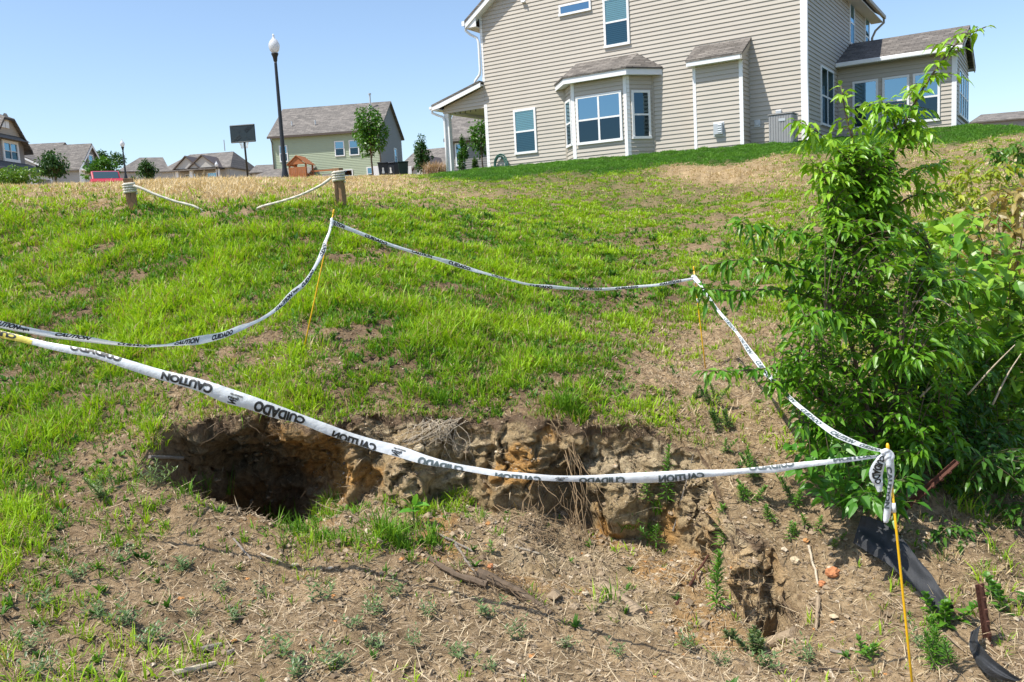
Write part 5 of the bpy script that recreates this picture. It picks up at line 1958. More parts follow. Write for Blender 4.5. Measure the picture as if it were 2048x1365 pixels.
for t_, px, py, ln, w0, w1 in (('CAUTION', 1423, 605, 40, .1, .9), ('CUIDADO', 1460, 650, 34, .1, .9), ('CAUTION', 1492, 690, 40, .15, .9), ('CUIDADO', 1526, 740, 40, .15, .85), ('CAUTION', 1572, 788, 46, .1, .8), ('CUIDADO', 1622, 834, 48, .2, .95),
                               ('CAUTION', 1686, 873, 50, .15, .85), ('CUIDADO', 1740, 893, 40, .1, .8)):
    rrt.text(t_, px, py, ln, w0, w1, 'n', IG, tr3, slant=.15)
kk = Ribbon([(1383, 552, 5, 6.39), (1389, 556, 9, 6.38), (1393, 566, 8, 6.38)], 20, .3, 4)
kk.mesh('knot', M['film'], parent=tr3)
kk = Ribbon([(662, 437, 4, 5.88), (664, 446, 7, 5.87), (661, 456, 5, 5.87)], 20, .3, 4)
kk.mesh('knot', M['film'], parent=tb)

# ------------------------------------------------------------------ rope posts and rope
PYD = 11.0


def rope_post(px_t, py_t, px_b, py_b, wpx, label, rot):
    t = at(px_t, py_t, PYD)
    b_ = at(px_b, py_b, PYD)
    e = empty('rope_post', b_, rot, label, 'wooden post', 'wooden posts joined by the rope')
    h = (t - b_)
    c, s_ = math.cos(-rot), math.sin(-rot)
    off = (h[0] * c - h[1] * s_, h[0] * s_ + h[1] * c)
    w = wpx / FPX * PYD / 2
    mb = MB()
    n = 9
    vs = []
    for i in range(n):
        f_ = i / (n - 1)
        zz = -.35 + (h[2] + .35) * f_
        ox, oy = off[0] * max(zz, 0) / h[2], off[1] * max(zz, 0) / h[2]
        for sx, sy in ((-1, -1), (1, -1), (1, 1), (-1, 1)):
            j = .002 * math.sin(i * 2.1 + sx + 2 * sy)
            vs.append((ox + sx * (w + j), oy + sy * (w + j), zz))
    fs = []
    for i in range(n - 1):
        for j in range(4):
            fs.append((i * 4 + j, i * 4 + (j + 1) % 4, i * 4 + 4 + (j + 1) % 4, i * 4 + 4 + j))
    fs.append((n * 4 - 4, n * 4 - 3, n * 4 - 2, n * 4 - 1))
    mb.add(vs, fs)
    mb.build('timber', M['post_wood'], e, bevel=.004)
    cr = MB()
    cr.tube([(off[0] * .25 - .004, off[1] * .25 - w - .0005, h[2] * .22), (off[0] * .5 + .004, off[1] * .5 - w - .0005, h[2] * .42), (off[0] * .62, off[1] * .62 - w, h[2] * .58)], [.001, .003, .001], 5)
    cr.build('crack', M['dark'], e)
    return t, b_


pR = rope_post(675, 337, 684, 417, 15.5, 'brown wooden post with rope wound round its top, standing right, nearest the beige house', R(-22))
pL = rope_post(256, 358, 265, 408, 17.5, 'brown wooden post with white rope wound round it, left one, half sunk in dry grass', R(18))


def twisted(mb, pts, rad, pitch=.05, nst=3):
    P = [Vector(p) for p in pts]
    acc_ = 0
    fr_ = []
    for i, p in enumerate(P):
        t = (P[min(i + 1, len(P) - 1)] - P[max(i - 1, 0)]).normalized()
        if i: acc_ += (P[i] - P[i - 1]).length
        a = t.cross(Vector((0, 0, 1)))
        if a.length < .05: a = Vector((1, 0, 0))
        a.normalize()
        fr_.append((p, a, t.cross(a), acc_))
    for k in range(nst):
        q = []
        for p, a, b, s_ in fr_:
            an = 2 * math.pi * (s_ / pitch + k / nst)
            q.append(p + (a * math.cos(an) + b * math.sin(an)) * rad * .5)
        mb.tube(q, rad * .58, 6)


rope = empty('rope', (pR[0] + pL[0]) / 2 - np.array([0, 0, .3]), 0, 'thick white twisted rope slung between the two wooden posts and wound round each', 'rope')
r0 = np.array(rope.location)
RR = .019
for post, top in ((pR, 1), (pL, 0)):
    ax = post[0] - post[1]
    w = MB()
    cyl = []
    base = post[1] + ax * (.66 if top else .40)
    hgt = ax * (.20 / np.linalg.norm(ax) * .62)
    turns = 4
    for i in range(turns * 26 + 1):
        t = i / 26
        an = 2 * math.pi * t
        sq = 1 / max(abs(math.cos(an - .35)), abs(math.sin(an - .35))) ** .55
        rad_ = .066 * sq
        cyl.append(base + hgt * (t / turns) + np.array([math.cos(an) * rad_, math.sin(an) * rad_, 0]) - r0)
    twisted(w, cyl, RR)
    w.build('rope_wrap', M['rope'], rope, smooth=True)
sp_ = [(662, 357, 10.93), (640, 372, 10.9), (600, 391, 10.88), (560, 404, 10.88), (520, 415, 10.9), (480, 436, 10.92), (430, 436, 10.93), (390, 414, 10.92), (350, 403, 10.92), (310, 389, 10.92), (285, 378, 10.93), (268, 372, 10.95)]
sp3 = spline([at(*p) for p in sp_], 150)
w = MB()
twisted(w, [p - r0 for p in sp3], RR)
w.build('rope_span', M['rope'], rope, smooth=True)

# ------------------------------------------------------------------ rusty fence posts and silt fabric
def t_post(p0, p1, width, label):
    p0, p1 = V(p0), V(p1)
    e = empty('fence_post', p0, 0, label, 'fence post', 'rusty steel fence posts')
    d = p1 - p0
    L_ = d.length
    d.normalize()
    s_ = d.cross(Vector((0, 1, 0.2))).normalized()
    n = s_.cross(d).normalized()
    if n.y > 0: n = -n
    b = MB()
    b.obox((0, 0, 0), s_, n, d, -width / 2, width / 2, 0, .004, -.25, L_)
    b.obox((0, 0, 0), s_, n, d, -.003, .003, .004, width * .75, -.25, L_)
    b.build('channel', M['rust'], e)
    b = MB()
    for i in range(int(L_ / .055)):
        b.obox((0, 0, 0), s_, n, d, -.006, .006, width * .75, width * .75 + .008, .03 + i * .055, .045 + i * .055)
    b.build('stud', M['rust'], e)
    return e


t_post(at(1792, 1030, 4.32), at(1914, 922, 4.15), .034, 'rusty steel fence post leaning over in the brush behind the near yellow rod')
t_post(at(1981, 1325, 3.35), at(1958, 1168, 3.32), .034, 'rusty steel fence post standing upright at the lower right picture edge')


def drape(name, top, bot, seed, label, amp=.018):
    n, mrow = 70, 16
    A, B = spline(top, n), spline(bot, n)
    A3 = np.array([at(*p) for p in A])
    B3 = np.array([at(*p) for p in B])
    vs, fs = [], []
    for i in range(n):
        for j in range(mrow):
            t = j / (mrow - 1)
            vs.append(A3[i] * (1 - t) + B3[i] * t)
    vs = np.array(vs)
    nz_ = fbm(vs * np.array([9, 9, 9]) + seed, 4)
    rg = np.sin(np.tile(np.linspace(0, 9, mrow), n) + 3 * np.repeat(fbm(A3 * 4 + seed, 2), mrow))
    vs = vs + np.array([-.3, -.8, .6]) * (nz_ * amp + rg * amp * .5)[:, None]
    for i in range(n - 1):
        for j in range(mrow - 1):
            fs.append((i * mrow + j, i * mrow + j + 1, (i + 1) * mrow + j + 1, (i + 1) * mrow + j))
    o = np_mesh(name, vs, np.array(fs), M['fabric'], smooth=True)
    return tag(o, label, 'silt fabric', 'torn black silt fence pieces')


def above(px, py, lift):
    """pixel with the distance of a point a little in front of the ground seen there"""
    g_ = gpx(px, py)
    return (px, py, g_[1] - lift)


drape('silt_fabric', [above(*p) for p in ((1722, 1034, .16), (1752, 1040, .18), (1792, 1066, .18), (1832, 1112, .16), (1872, 1165, .13), (1908, 1216, .08))],
      [above(*p) for p in ((1706, 1086, .05), (1740, 1108, .06), (1780, 1134, .06), (1830, 1176, .05), (1868, 1212, .05), (1900, 1228, .04))], 3, 'black silt fabric draped down the soil below the low leafy plant, the larger piece')
drape('silt_fabric', [above(*p) for p in ((1962, 1250, .14), (1958, 1280, .14), (1978, 1310, .14), (2010, 1338, .12), (2044, 1360, .10))],
      [above(*p) for p in ((1940, 1266, .05), (1940, 1300, .05), (1965, 1338, .05), (1995, 1356, .05), (2030, 1364, .05))], 13, 'crumpled black silt fabric at the foot of the upright rusty post')

# ------------------------------------------------------------------ sticks, chunks of wood and stones lying about
def lying(px0, py0, px1, py1, r0_, r1_, mat, name, label, cat, group=None, lift=.6, bend=.0, n=9, sides=7):
    a, b = gpx(px0, py0), gpx(px1, py1)
    d = b - a
    L_ = np.linalg.norm(d)
    side = np.array([-d[1], d[0], 0]) / (L_ + 1e-9)
    ctr = (a + b) / 2
    r_ = np.random.default_rng(int(px0 * 7 + py0))
    pts, rad = [], []
    for i in range(n):
        t = i / (n - 1)
        p = a + d * t + side * (bend * L_ * math.sin(math.pi * t)) + r_.normal(0, .02, 3) * L_ * .5 * (1 - abs(2 * t - 1))
        p[2] = a[2] + d[2] * t + lift * (r0_ * (1 - t) + r1_ * t) + abs(r_.normal(0, .12)) * r0_
        pts.append(p - ctr)
        rad.append((r0_ * (1 - t) + r1_ * t) * r_.uniform(.82, 1.15))
    mb = MB()
    mb.tube(pts, rad, sides)
    o = mb.build(name, M[mat], smooth=False)
    o.location = V(ctr)
    return tag(o, label, cat, group)


for a in (
        (345, 1345, 432, 1328, .012, .009, 'pale_wood', 'branch', 'pale weathered branch piece lying at the bottom edge left of centre', 'branch'),
        (470, 1078, 500, 1120, .006, .004, 'grey_wood', 'branch', 'small grey forked stick on the soil below the cave end of the hole', 'stick'),
        (520, 1108, 560, 1122, .007, .003, 'pale_wood', 'wood_chip', 'pale flat wood chip right of the small grey forked stick', 'wood chip'),
        (1352, 1205, 1425, 1112, .009, .006, 'rust', 'stick', 'straight reddish-brown stick leaning up towards the tall narrow-leaved weed', 'stick'),
        (1340, 1068, 1386, 905, .005, .003, 'grey_wood', 'stick', 'long thin grey twig standing up the bank beside the pale clay seam', 'stick'),
        (1614, 1088, 1636, 1165, .007, .005, 'pale_wood', 'stick', 'bleached stick lying on the slope left of the orange clay lump', 'stick'),
        (1636, 1200, 1630, 1262, .012, .005, 'old_wood', 'wood_splinter', 'pointed brown wood splinter on the slope below the bleached stick', 'wood'),
        (868, 1058, 945, 1102, .007, .005, 'grey_wood', 'stick', 'thin grey stick slanting beside the bright grass clump, upper of two', 'stick'),
        (905, 1085, 960, 1150, .007, .005, 'grey_wood', 'stick', 'thin grey stick slanting down beside the root tangle, lower of two', 'stick'),
        (1025, 1092, 1075, 1106, .007, .006, 'pale_wood', 'stick', 'short tan stick lying on the root tangle in the middle', 'stick'),
        (1040, 1080, 1062, 1100, .005, .005, 'old_wood', 'stick', 'stubby brown stick crossing the short tan stick', 'stick'),
        (1020, 1318, 1085, 1352, .010, .004, 'pale_wood', 'stick', 'pale split stick at the bottom edge near the centre', 'stick'),
        (720, 1323, 765, 1345, .006, .004, 'pale_wood', 'stick', 'thin straw-coloured stick near the bottom edge below the front weeds', 'stick'),
        (1640, 1336, 1745, 1338, .007, .004, 'bark', 'stick', 'dark thin strip laid where the tape shadow falls, level near the bottom right edge', 'stick'),  # dark strip modelled in place of the tape's shadow
        (1658, 1340, 1672, 1364, .007, .005, 'pale_wood', 'stick', 'short pale stick pointing down under the dark level shadow strip', 'stick'),
        (1330, 1318, 1390, 1360, .005, .004, 'pale_wood', 'stick', 'thin pale stalk on the soil below the hole at lower centre right', 'stick'),
        (400, 1300, 445, 1285, .014, .009, 'grey_wood', 'wood_chip', 'grey wood chunk just above the pale weathered branch piece', 'wood chip'),
        (455, 1312, 475, 1298, .012, .007, 'grey_wood', 'wood_chip', 'small slate-grey chip right of the grey wood chunk', 'wood chip'),
        (305, 918, 372, 917, .013, .012, 'grey_wood', 'root_stub', 'broken root stub sticking out of the dark cave end of the hole', 'root'),
        (1880, 1255, 1990, 1345, .004, .003, 'old_wood', 'twig', 'thin brown twig lying across the leaf litter beside the upright rusty post', 'twig'),
        (1660, 1295, 1690, 1302, .008, .006, 'grey_wood', 'wood_chip', 'small grey chip on bare soil left of the near yellow rod', 'wood chip')):
    lying(*a)


def chunk(px0, py0, px1, py1, w, h, mat, name, label, cat, seed, sink=.3):
    """a rough split block of wood half sunk in the soil"""
    a, b = gpx(px0, py0), gpx(px1, py1)
    c = (a + b) / 2
    d = b - a
    L_ = np.linalg.norm(d)
    d /= L_
    s_ = np.array([-d[1], d[0], 0])
    s_ /= np.linalg.norm(s_)
    u = np.cross(d, s_)
    if u[2] < 0: u = -u
    n, k = 14, 12
    vs, fs = [], []
    for i in range(n):
        t = -L_ / 2 + L_ * i / (n - 1)
        for j in range(k):
            an = 2 * math.pi * j / k
            vs.append(d * t + s_ * math.cos(an) * w / 2 * (1 if i % (n - 1) else .85) + u * (math.sin(an) * h / 2 + h * (.5 - sink)))
    vs = np.array(vs)
    nn = fbm((vs + c) * np.array([30, 30, 30]) + seed, 3)
    gr = fbm(np.stack([(vs @ s_) * 60, (vs @ u) * 60, (vs @ d) * 4], -1) + seed, 2)
    vs = vs + (s_ * .6 + u) * (nn * .004 + gr * .006)[:, None]
    for i in range(n - 1):
        for j in range(k):
            fs.append((i * k + j, i * k + (j + 1) % k, (i + 1) * k + (j + 1) % k, (i + 1) * k + j))
    mb = MB()
    mb.add(vs, fs + [list(range(k))[::-1], [(n - 1) * k + j for j in range(k)]])
    o = mb.build(name, M[mat])
    o.location = V(c)
    return tag(o, label, cat)


chunk(1205, 1165, 1272, 1222, .085, .06, 'old_wood', 'split_log', 'split weathered log end half buried in the hole floor, lower middle', 'log', 3, .68)
chunk(1515, 1303, 1588, 1268, .07, .05, 'old_wood', 'split_log', 'flat tan wood block lying at the dark undercut on the right end of the hole', 'log', 9)
lying(955, 1155, 1105, 1222, .028, .010, 'bark', 'fallen_branch', 'thick dark bark-covered branch lying along the front rim of the hole', 'branch', bend=.06, n=14, sides=9)
lying(860, 1112, 975, 1166, .012, .018, 'bark', 'fallen_branch', 'knotted brown root branch joining the thick bark-covered branch from upper left', 'branch', bend=-.08, n=12)


def stone(px, py, r_, mat, label, seed, name='stone', cat='stone', flat_=.75):
    p = gpx(px, py)
    bm = bmesh.new()
    bmesh.ops.create_icosphere(bm, subdivisions=3, radius=1)
    co = np.array([v.co for v in bm.verts])
    k = 1 + .28 * fbm(co * 1.6 + seed, 3) + .08 * fbm(co * 5 + seed, 2)
    for v, q, kk_ in zip(bm.verts, co, k):
        v.co = Vector((q[0] * kk_ * r_, q[1] * kk_ * r_, q[2] * kk_ * r_ * flat_))
    me = bpy.data.meshes.new(name)
    bm.to_mesh(me)
    bm.free()
    o = link(name, me, M[mat])
    o.location = V(p + np.array([0, 0, r_ * .3]))
    return tag(o, label, cat)


stone(1588, 1118, .022, 'stone', 'pale tan stone resting on the bare slope right of the hole', 1)
stone(1664, 1150, .034, 'clay', 'bright orange clay lump on the bare slope below the low leafy plant', 2, 'clay_lump', 'clay lump')
stone(1643, 1168, .018, 'clay', 'small red clay crumb just left of the bright orange clay lump', 3, 'clay_lump', 'clay lump')
stone(905, 1180, .012, 'stone', 'little cream stone beside the thick bark-covered branch', 4)
stone(980, 1128, .016, 'clay', 'orange clay crumb on the root pile in the middle of the hole', 5, 'clay_lump', 'clay lump')
stone(1672, 1232, .020, 'stone', 'flat pinkish stone on the soil right of the brown wood splinter', 6, flat_=.4)
stone(1905, 870, .02, 'stone', 'cream stone low in the brush at the right', 8)
stone(1985, 330, .07, 'stone', 'pale rock lying on the upper right bank above the yellow-green weeds', 7)
stone(2030, 318, .09, 'stone', 'larger pale rock at the right picture edge on the upper bank', 11)
stone(925, 955, .030, 'stone', 'tan stone bedded in the middle of the cut bank', 12)
stone(845, 895, .032, 'stone', 'greyish stone bedded in the cut bank left of the middle', 13)


def root_tangle(label, specs, mat='root', seed=1, rad=(.0012, .0028)):
    """many thin roots, each (start box, end box) in pixels with sag and pull towards the viewer"""
    r_ = np.random.default_rng(seed)
    mb = MB()
    for (n, sx, sy, sw, sh, ex, ey, ew, eh, out) in specs:
        for _ in range(n):
            a = gpx(sx + r_.uniform(-sw, sw), sy + r_.uniform(-sh, sh))
            b = gpx(ex + r_.uniform(-ew, ew), ey + r_.uniform(-eh, eh))
            k = 9
            pts = []
            wob = np.cumsum(r_.normal(0, .013, (k, 3)), axis=0)
            o_ = r_.uniform(.2, 1.2) * out
            for i in range(k):
                t = i / (k - 1)
                p = a * (1 - t) + b * t + wob[i] * math.sin(math.pi * min(t * 1.3, 1) * .8)
                p = p + np.array([0, -1, .25]) * o_ * math.sin(math.pi * t) + np.array([0, 0, .006])
                pts.append(p)
            q = r_.uniform(*rad)
            mb.tube(pts, [q * (1 - .5 * i / k) for i in range(k)], 4, cap=False)
    o = mb.build('root_tangle', M[mat])
    return tag(o, label, 'roots')


root_tangle('tan tangle of roots spilling down the middle of the bank onto the hole floor', [(12, 1120, 850, 28, 10, 1140, 920, 26, 25, .03), (22, 1110, 975, 40, 20, 1085, 1060, 70, 30, .04), (30, 1020, 1030, 50, 14, 1110, 1080, 50, 25, .04), (12, 1145, 900, 14, 20, 1190, 1060, 45, 40, .05), (24, 1050, 1050, 60, 20, 1120, 1110, 60, 25, .03), (16, 1140, 1010, 20, 20, 1150, 1080, 30, 20, .03)], 'root', 3)
root_tangle('curtain of thin roots hanging over the right lobe of the hole', [(12, 1470, 1075, 10, 20, 1476, 1190, 14, 30, .02), (6, 1500, 1160, 20, 15, 1510, 1250, 20, 14, .02), (8, 1560, 1195, 12, 10, 1585, 1275, 18, 10, .02)], 'root_dark', 5)
root_tangle('pale dry root mat at the top of the bank right of the first orange lobe', [(40, 890, 838, 45, 8, 850, 882, 45, 12, .02), (20, 880, 845, 30, 8, 905, 900, 30, 14, .03)], 'pale_wood', 7)
root_tangle('wiry grey roots around the thick bark-covered branch', [(44, 930, 1120, 60, 25, 990, 1180, 50, 22, .03), (14, 1000, 1150, 30, 15, 1080, 1215, 30, 10, .02)], 'root_dark', 9)
root_tangle('fringe of fine dark rootlets hanging under the sod along the lip of the bank', [(9, x_, y_, 30, 5, x_ + 4, y_ + 34, 34, 16, .02) for x_, y_ in ((640, 858), (700, 858), (770, 846), (960, 850), (1030, 842), (1200, 860), (1260, 866), (1330, 880), (560, 846), (460, 846))], 'root_dark', 21, (.0007, .0016))
root_tangle('few thin brown roots hanging from the cave roof at the left end of the hole', [(16, 505, 848, 45, 8, 508, 905, 30, 22, .03), (7, 420, 840, 60, 5, 420, 890, 60, 20, .03)], 'root_dark', 11)
# ------------------------------------------------------------------ leaves
_LT = np.array([(0, 1, 2), (0, 2, 3), (1, 4, 5), (1, 5, 2), (2, 5, 6), (2, 6, 3), (4, 7, 5), (5, 7, 6)])


def leaves(P, D, L_, W_, droop, fold, col, roll=None):
    """pointed leaves: P bases, D directions; each bends down by 'droop' and is creased by 'fold'"""
    n = len(P)
    D = D / (np.linalg.norm(D, axis=1, keepdims=True) + 1e-9)
    upv = np.tile(np.array([0, 0, 1.0]), (n, 1))
    sd = np.cross(D, upv)
    bad = np.linalg.norm(sd, axis=1) < .1
    sd[bad] = np.array([1.0, 0, 0])
    sd /= np.linalg.norm(sd, axis=1, keepdims=True)
    nr = np.cross(sd, D)
    if roll is None: roll = rng.normal(0, .5, n)
    c, s_ = np.cos(roll)[:, None], np.sin(roll)[:, None]
    sd, nr = sd * c + nr * s_, nr * c - sd * s_
    L_, W_, droop, fold = [np.broadcast_to(np.asarray(a, float), (n,))[:, None] for a in (L_, W_, droop, fold)]

    def ctr(t): return P + D * L_ * t - np.array([0, 0, 1.0]) * droop * L_ * t * t
    p0, p1, p2, p3 = ctr(0), ctr(.32), ctr(.68), ctr(1.0)
    a = W_ * .5
    b = W_ * .36
    Vv = np.stack([p0, p1 - sd * a + nr * fold * a, p1, p1 + sd * a + nr * fold * a, p2 - sd * b + nr * fold * b, p2, p2 + sd * b + nr * fold * b, p3], 1).reshape(-1, 3)
    T = ((np.arange(n) * 8)[:, None, None] + _LT[None]).reshape(-1, 3)
    return Vv, None, T, np.repeat(col, 8, axis=0)


def rnd_col(a, b, n, sd=.25, base=.5):
    return lerp(a, b, np.clip(rng.normal(base, sd, n), 0, 1))


def rvec(n):
    v = rng.normal(0, 1, (n, 3))
    return v / np.linalg.norm(v, axis=1, keepdims=True)


def twig_leaves(acc, pts, spacing, L_, W_, cols, droop=.35, t0=.15, out=.75, base=.5):
    """leaves set alternately along a twig"""
    pts = np.asarray(pts)
    d = np.linalg.norm(np.diff(pts, axis=0), axis=1)
    s_ = np.r_[0, np.cumsum(d)]
    ss = np.arange(s_[-1] * t0, s_[-1], spacing)
    if len(ss) == 0: return
    P = np.stack([np.interp(ss, s_, pts[:, i]) for i in range(3)], -1)
    T = np.stack([np.interp(ss + .01, s_, pts[:, i]) for i in range(3)], -1) - np.stack([np.interp(ss - .01, s_, pts[:, i]) for i in range(3)], -1)
    T /= np.linalg.norm(T, axis=1, keepdims=True) + 1e-9
    sd = np.cross(T, np.array([0, 0, 1.0]))
    sd /= np.linalg.norm(sd, axis=1, keepdims=True) + 1e-6
    sg = np.where(np.arange(len(ss)) % 2 == 0, 1.0, -1.0)[:, None]
    D = sd * sg * out + T * .55 + rng.normal(0, .28, P.shape) + np.array([0, 0, -.12])
    n = len(ss)
    acc.add(*leaves(P, D, L_ * rng.uniform(.65, 1.15, n), W_ * rng.uniform(.8, 1.15, n), droop * rng.uniform(.4, 1.6, n), rng.uniform(.1, .5, n), rnd_col(*cols, n, base=base)))
    # terminal leaf
    acc.add(*leaves(pts[-1:], (pts[-1] - pts[-2])[None], [L_], [W_], [droop], [.3], rnd_col(*cols, 1, base=base)))


def path_px(pl, n=14):
    return np.array([at(*p) for p in spline(pl, n)])


# ------------------------------------------------------------------ the tall sapling at the right
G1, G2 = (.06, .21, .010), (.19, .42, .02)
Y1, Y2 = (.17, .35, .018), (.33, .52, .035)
sap_base = gpx(1748, 1010)
sap = empty('sapling', sap_base, 0, 'tall bushy sapling with drooping pointed leaves at right, its shoots reaching above the sunroom roof', 'sapling')
stems = MB()
sac = Acc()
B0 = (1748, 1015, 4.62)
main = [
    [B0, (1756, 900, 4.7), (1752, 760, 4.75), (1742, 600, 4.75), (1736, 470, 4.72), (1742, 380, 4.68), (1712, 300, 4.62), (1694, 240, 4.6), (1682, 172, 4.58)],
    [(1752, 760, 4.75), (1762, 600, 4.85), (1766, 480, 4.85), (1772, 380, 4.8), (1790, 300, 4.75), (1812, 240, 4.72), (1846, 178, 4.7), (1886, 120, 4.68), (1926, 76, 4.66), (1972, 54, 4.66)],
    [(1756, 900, 4.7), (1720, 760, 4.6), (1690, 640, 4.55), (1672, 540, 4.5), (1660, 450, 4.5), (1655, 380, 4.5), (1640, 320, 4.5)],
    [(1756, 880, 4.7), (1800, 760, 4.8), (1830, 640, 4.85), (1850, 560, 4.9), (1862, 500, 4.9)]]
side = [
    [(1736, 400, 4.7), (1700, 330, 4.62), (1660, 285, 4.58), (1625, 258, 4.55), (1590, 240, 4.55)],
    [(1740, 440, 4.7), (1690, 375, 4.6), (1650, 352, 4.55), (1620, 318, 4.52)],
    [(1768, 440, 4.82), (1810, 400, 4.78), (1850, 388, 4.76), (1890, 392, 4.75)],
    [(1768, 400, 4.82), (1800, 360, 4.8), (1850, 335, 4.78), (1895, 325, 4.78)],
    [(1800, 270, 4.73), (1775, 225, 4.7), (1762, 200, 4.7)],
    [(1790, 300, 4.75), (1815, 262, 4.7), (1838, 240, 4.7)],
    [(1745, 650, 4.74), (1650, 605, 4.55), (1560, 580, 4.42), (1480, 582, 4.35), (1410, 578, 4.3), (1378, 574, 4.3)],
    [(1740, 520, 4.73), (1650, 480, 4.55), (1570, 462, 4.45), (1500, 452, 4.4), (1480, 440, 4.4)],
    [(1742, 600, 4.74), (1640, 550, 4.5), (1560, 530, 4.42), (1480, 520, 4.36), (1420, 530, 4.34)],
    [(1750, 780, 4.74), (1650, 735, 4.5), (1560, 735, 4.36), (1480, 742, 4.3), (1405, 742, 4.26)],
    [(1752, 860, 4.72), (1660, 810, 4.46), (1580, 770, 4.3), (1530, 765, 4.26)],
    [(1755, 620, 4.8), (1850, 575, 4.75), (1920, 560, 4.7), (1975, 590, 4.7)],
    [(1760, 740, 4.8), (1860, 690, 4.7), (1930, 670, 4.62), (1990, 690, 4.6)],
    [(1760, 840, 4.75), (1850, 830, 4.55), (1900, 860, 4.45), (1918, 905, 4.4)],
    [(1757, 900, 4.7), (1700, 870, 4.45), (1640, 850, 4.3), (1600, 845, 4.26)],
    [(1757, 920, 4.7), (1790, 880, 4.45), (1830, 880, 4.3), (1850, 915, 4.26)],
    [(1755, 700, 4.78), (1700, 640, 4.4), (1650, 620, 4.2), (1600, 640, 4.14)],
    [(1757, 800, 4.75), (1780, 730, 4.4), (1800, 700, 4.22), (1830, 720, 4.16)]]
axis_pts = []
for pl in main:
    P = path_px(pl, 26)
    axis_pts.append(P)
    L0 = len(P)
    stems.tube([p - sap_base for p in P], [.010 * (1 - .9 * i / L0) + .0018 for i in range(L0)], 6)
    top = P[int(L0 * .58):]
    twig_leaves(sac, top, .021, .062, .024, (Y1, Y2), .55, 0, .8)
    for k in range(11, L0 - 1):                       # short leafy twigs off the stem
        for _ in range(3 if k < 20 else 2):
            d = rvec(1)[0]
            d[2] = abs(d[2]) * .6 + .1
            ln = rng.uniform(.07, .24) * (1.2 - k / L0 * .8)
            q = np.array([P[k] + d * ln * t - np.array([0, 0, .5]) * ln * t * t * .7 for t in np.linspace(0, 1, 6)])
            stems.tube([x - sap_base for x in q], [.0022, .002, .0018, .0016, .0014, .001], 4, cap=False)
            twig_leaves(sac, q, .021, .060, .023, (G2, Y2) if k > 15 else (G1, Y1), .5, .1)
for pl in side:
    P = path_px(pl, 16)
    axis_pts.append(P)
    stems.tube([p - sap_base for p in P], [.006 * (1 - .85 * i / 16) + .001 for i in range(16)], 5)
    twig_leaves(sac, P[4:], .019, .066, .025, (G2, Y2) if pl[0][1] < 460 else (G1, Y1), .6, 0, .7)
    for k in range(4, 15):
        for _ in range(2):
            d = rvec(1)[0] * np.array([1, 1, .6])
            d[2] += .15
            ln = rng.uniform(.08, .24) * (1.15 - k / 16)
            q = np.array([P[k] + d * ln * t - np.array([0, 0, .5]) * ln * t * t * .6 for t in np.linspace(0, 1, 5)])
            twig_leaves(sac, q, .021, .062, .024, (G1, Y1) if pl[0][1] >= 460 else (G2, Y2), .5, .1)
AX = np.concatenate(axis_pts)
_by = np.array([(400, 1690, 1800), (470, 1650, 1830), (550, 1590, 1880), (650, 1545, 1930), (750, 1560, 1950), (850, 1590, 1900), (930, 1620, 1850), (980, 1680, 1830)], float)
for _ in range(1150):
    yy = rng.uniform(420, 985)
    xa, xb = np.interp(yy, _by[:, 0], _by[:, 1]), np.interp(yy, _by[:, 0], _by[:, 2])
    xx = rng.uniform(xa, xb)
    if _ % 5 == 0:
        yy = rng.uniform(290, 440)
        xx = rng.uniform(np.interp(yy, [290, 440], [1690, 1640]), np.interp(yy, [290, 440], [1775, 1800]))
    e_ = at(xx, yy, rng.uniform(4.15, 5.25) if yy > 440 else rng.uniform(4.45, 4.95))
    k = np.argmin(((AX - e_ - np.array([0, 0, -.12])) ** 2).sum(1))
    a_ = AX[k]
    ln = np.linalg.norm(e_ - a_)
    if ln < .05: continue
    ts_ = np.linspace(0, 1, 8)
    q = np.array([a_ * (1 - t) + e_ * t + np.array([0, 0, .22]) * ln * math.sin(math.pi * t) for t in ts_])
    stems.tube([x - sap_base for x in q], [.003, .0028, .0026, .0022, .0018, .0015, .0012, .0008], 4, cap=False)
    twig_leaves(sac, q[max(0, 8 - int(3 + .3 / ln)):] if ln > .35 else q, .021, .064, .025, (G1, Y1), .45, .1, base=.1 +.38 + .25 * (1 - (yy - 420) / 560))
stems.build('stem', M['bark'], sap, smooth=True)
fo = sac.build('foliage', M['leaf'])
fo.data.transform(Matrix.Translation(-V(sap_base)))
fo.parent = sap


def shrub(name, px, py, label, cat, stems_px, L_, W_, cols, spacing=.03, twl=(.08, .22), per=2, droop=.35, rad=.004, group=None, bark='twig', out=.8, tip=True, base=.5):
    b = gpx(px, py)
    e = empty(name, b, 0, label, cat, group)
    st, ac_ = MB(), Acc()
    for pl in stems_px:
        P = path_px(pl, 14)
        st.tube([p - b for p in P], [rad * (1 - .8 * i / 14) for i in range(14)], 5)
        twig_leaves(ac_, P[3:], spacing, L_, W_, cols, droop, 0, out, base)
        for k in range(2, 14):
            for _ in range(per):
                d = rvec(1)[0]
                d[2] = d[2] * .5 + .25
                ln = rng.uniform(*twl)
                q = np.array([P[k] + d * ln * t - np.array([0, 0, .35]) * ln * t * t for t in np.linspace(0, 1, 5)])
                st.tube([x - b for x in q], [.0016, .0015, .0013, .001, .0008], 4, cap=False)
                twig_leaves(ac_, q, spacing, L_, W_, cols, droop, .2, out, base)
    st.build('stem', M[bark], e, smooth=True)
    f_ = ac_.build('foliage', M['leaf'])
    f_.data.transform(Matrix.Translation(-V(b)))
    f_.parent = e
    return e


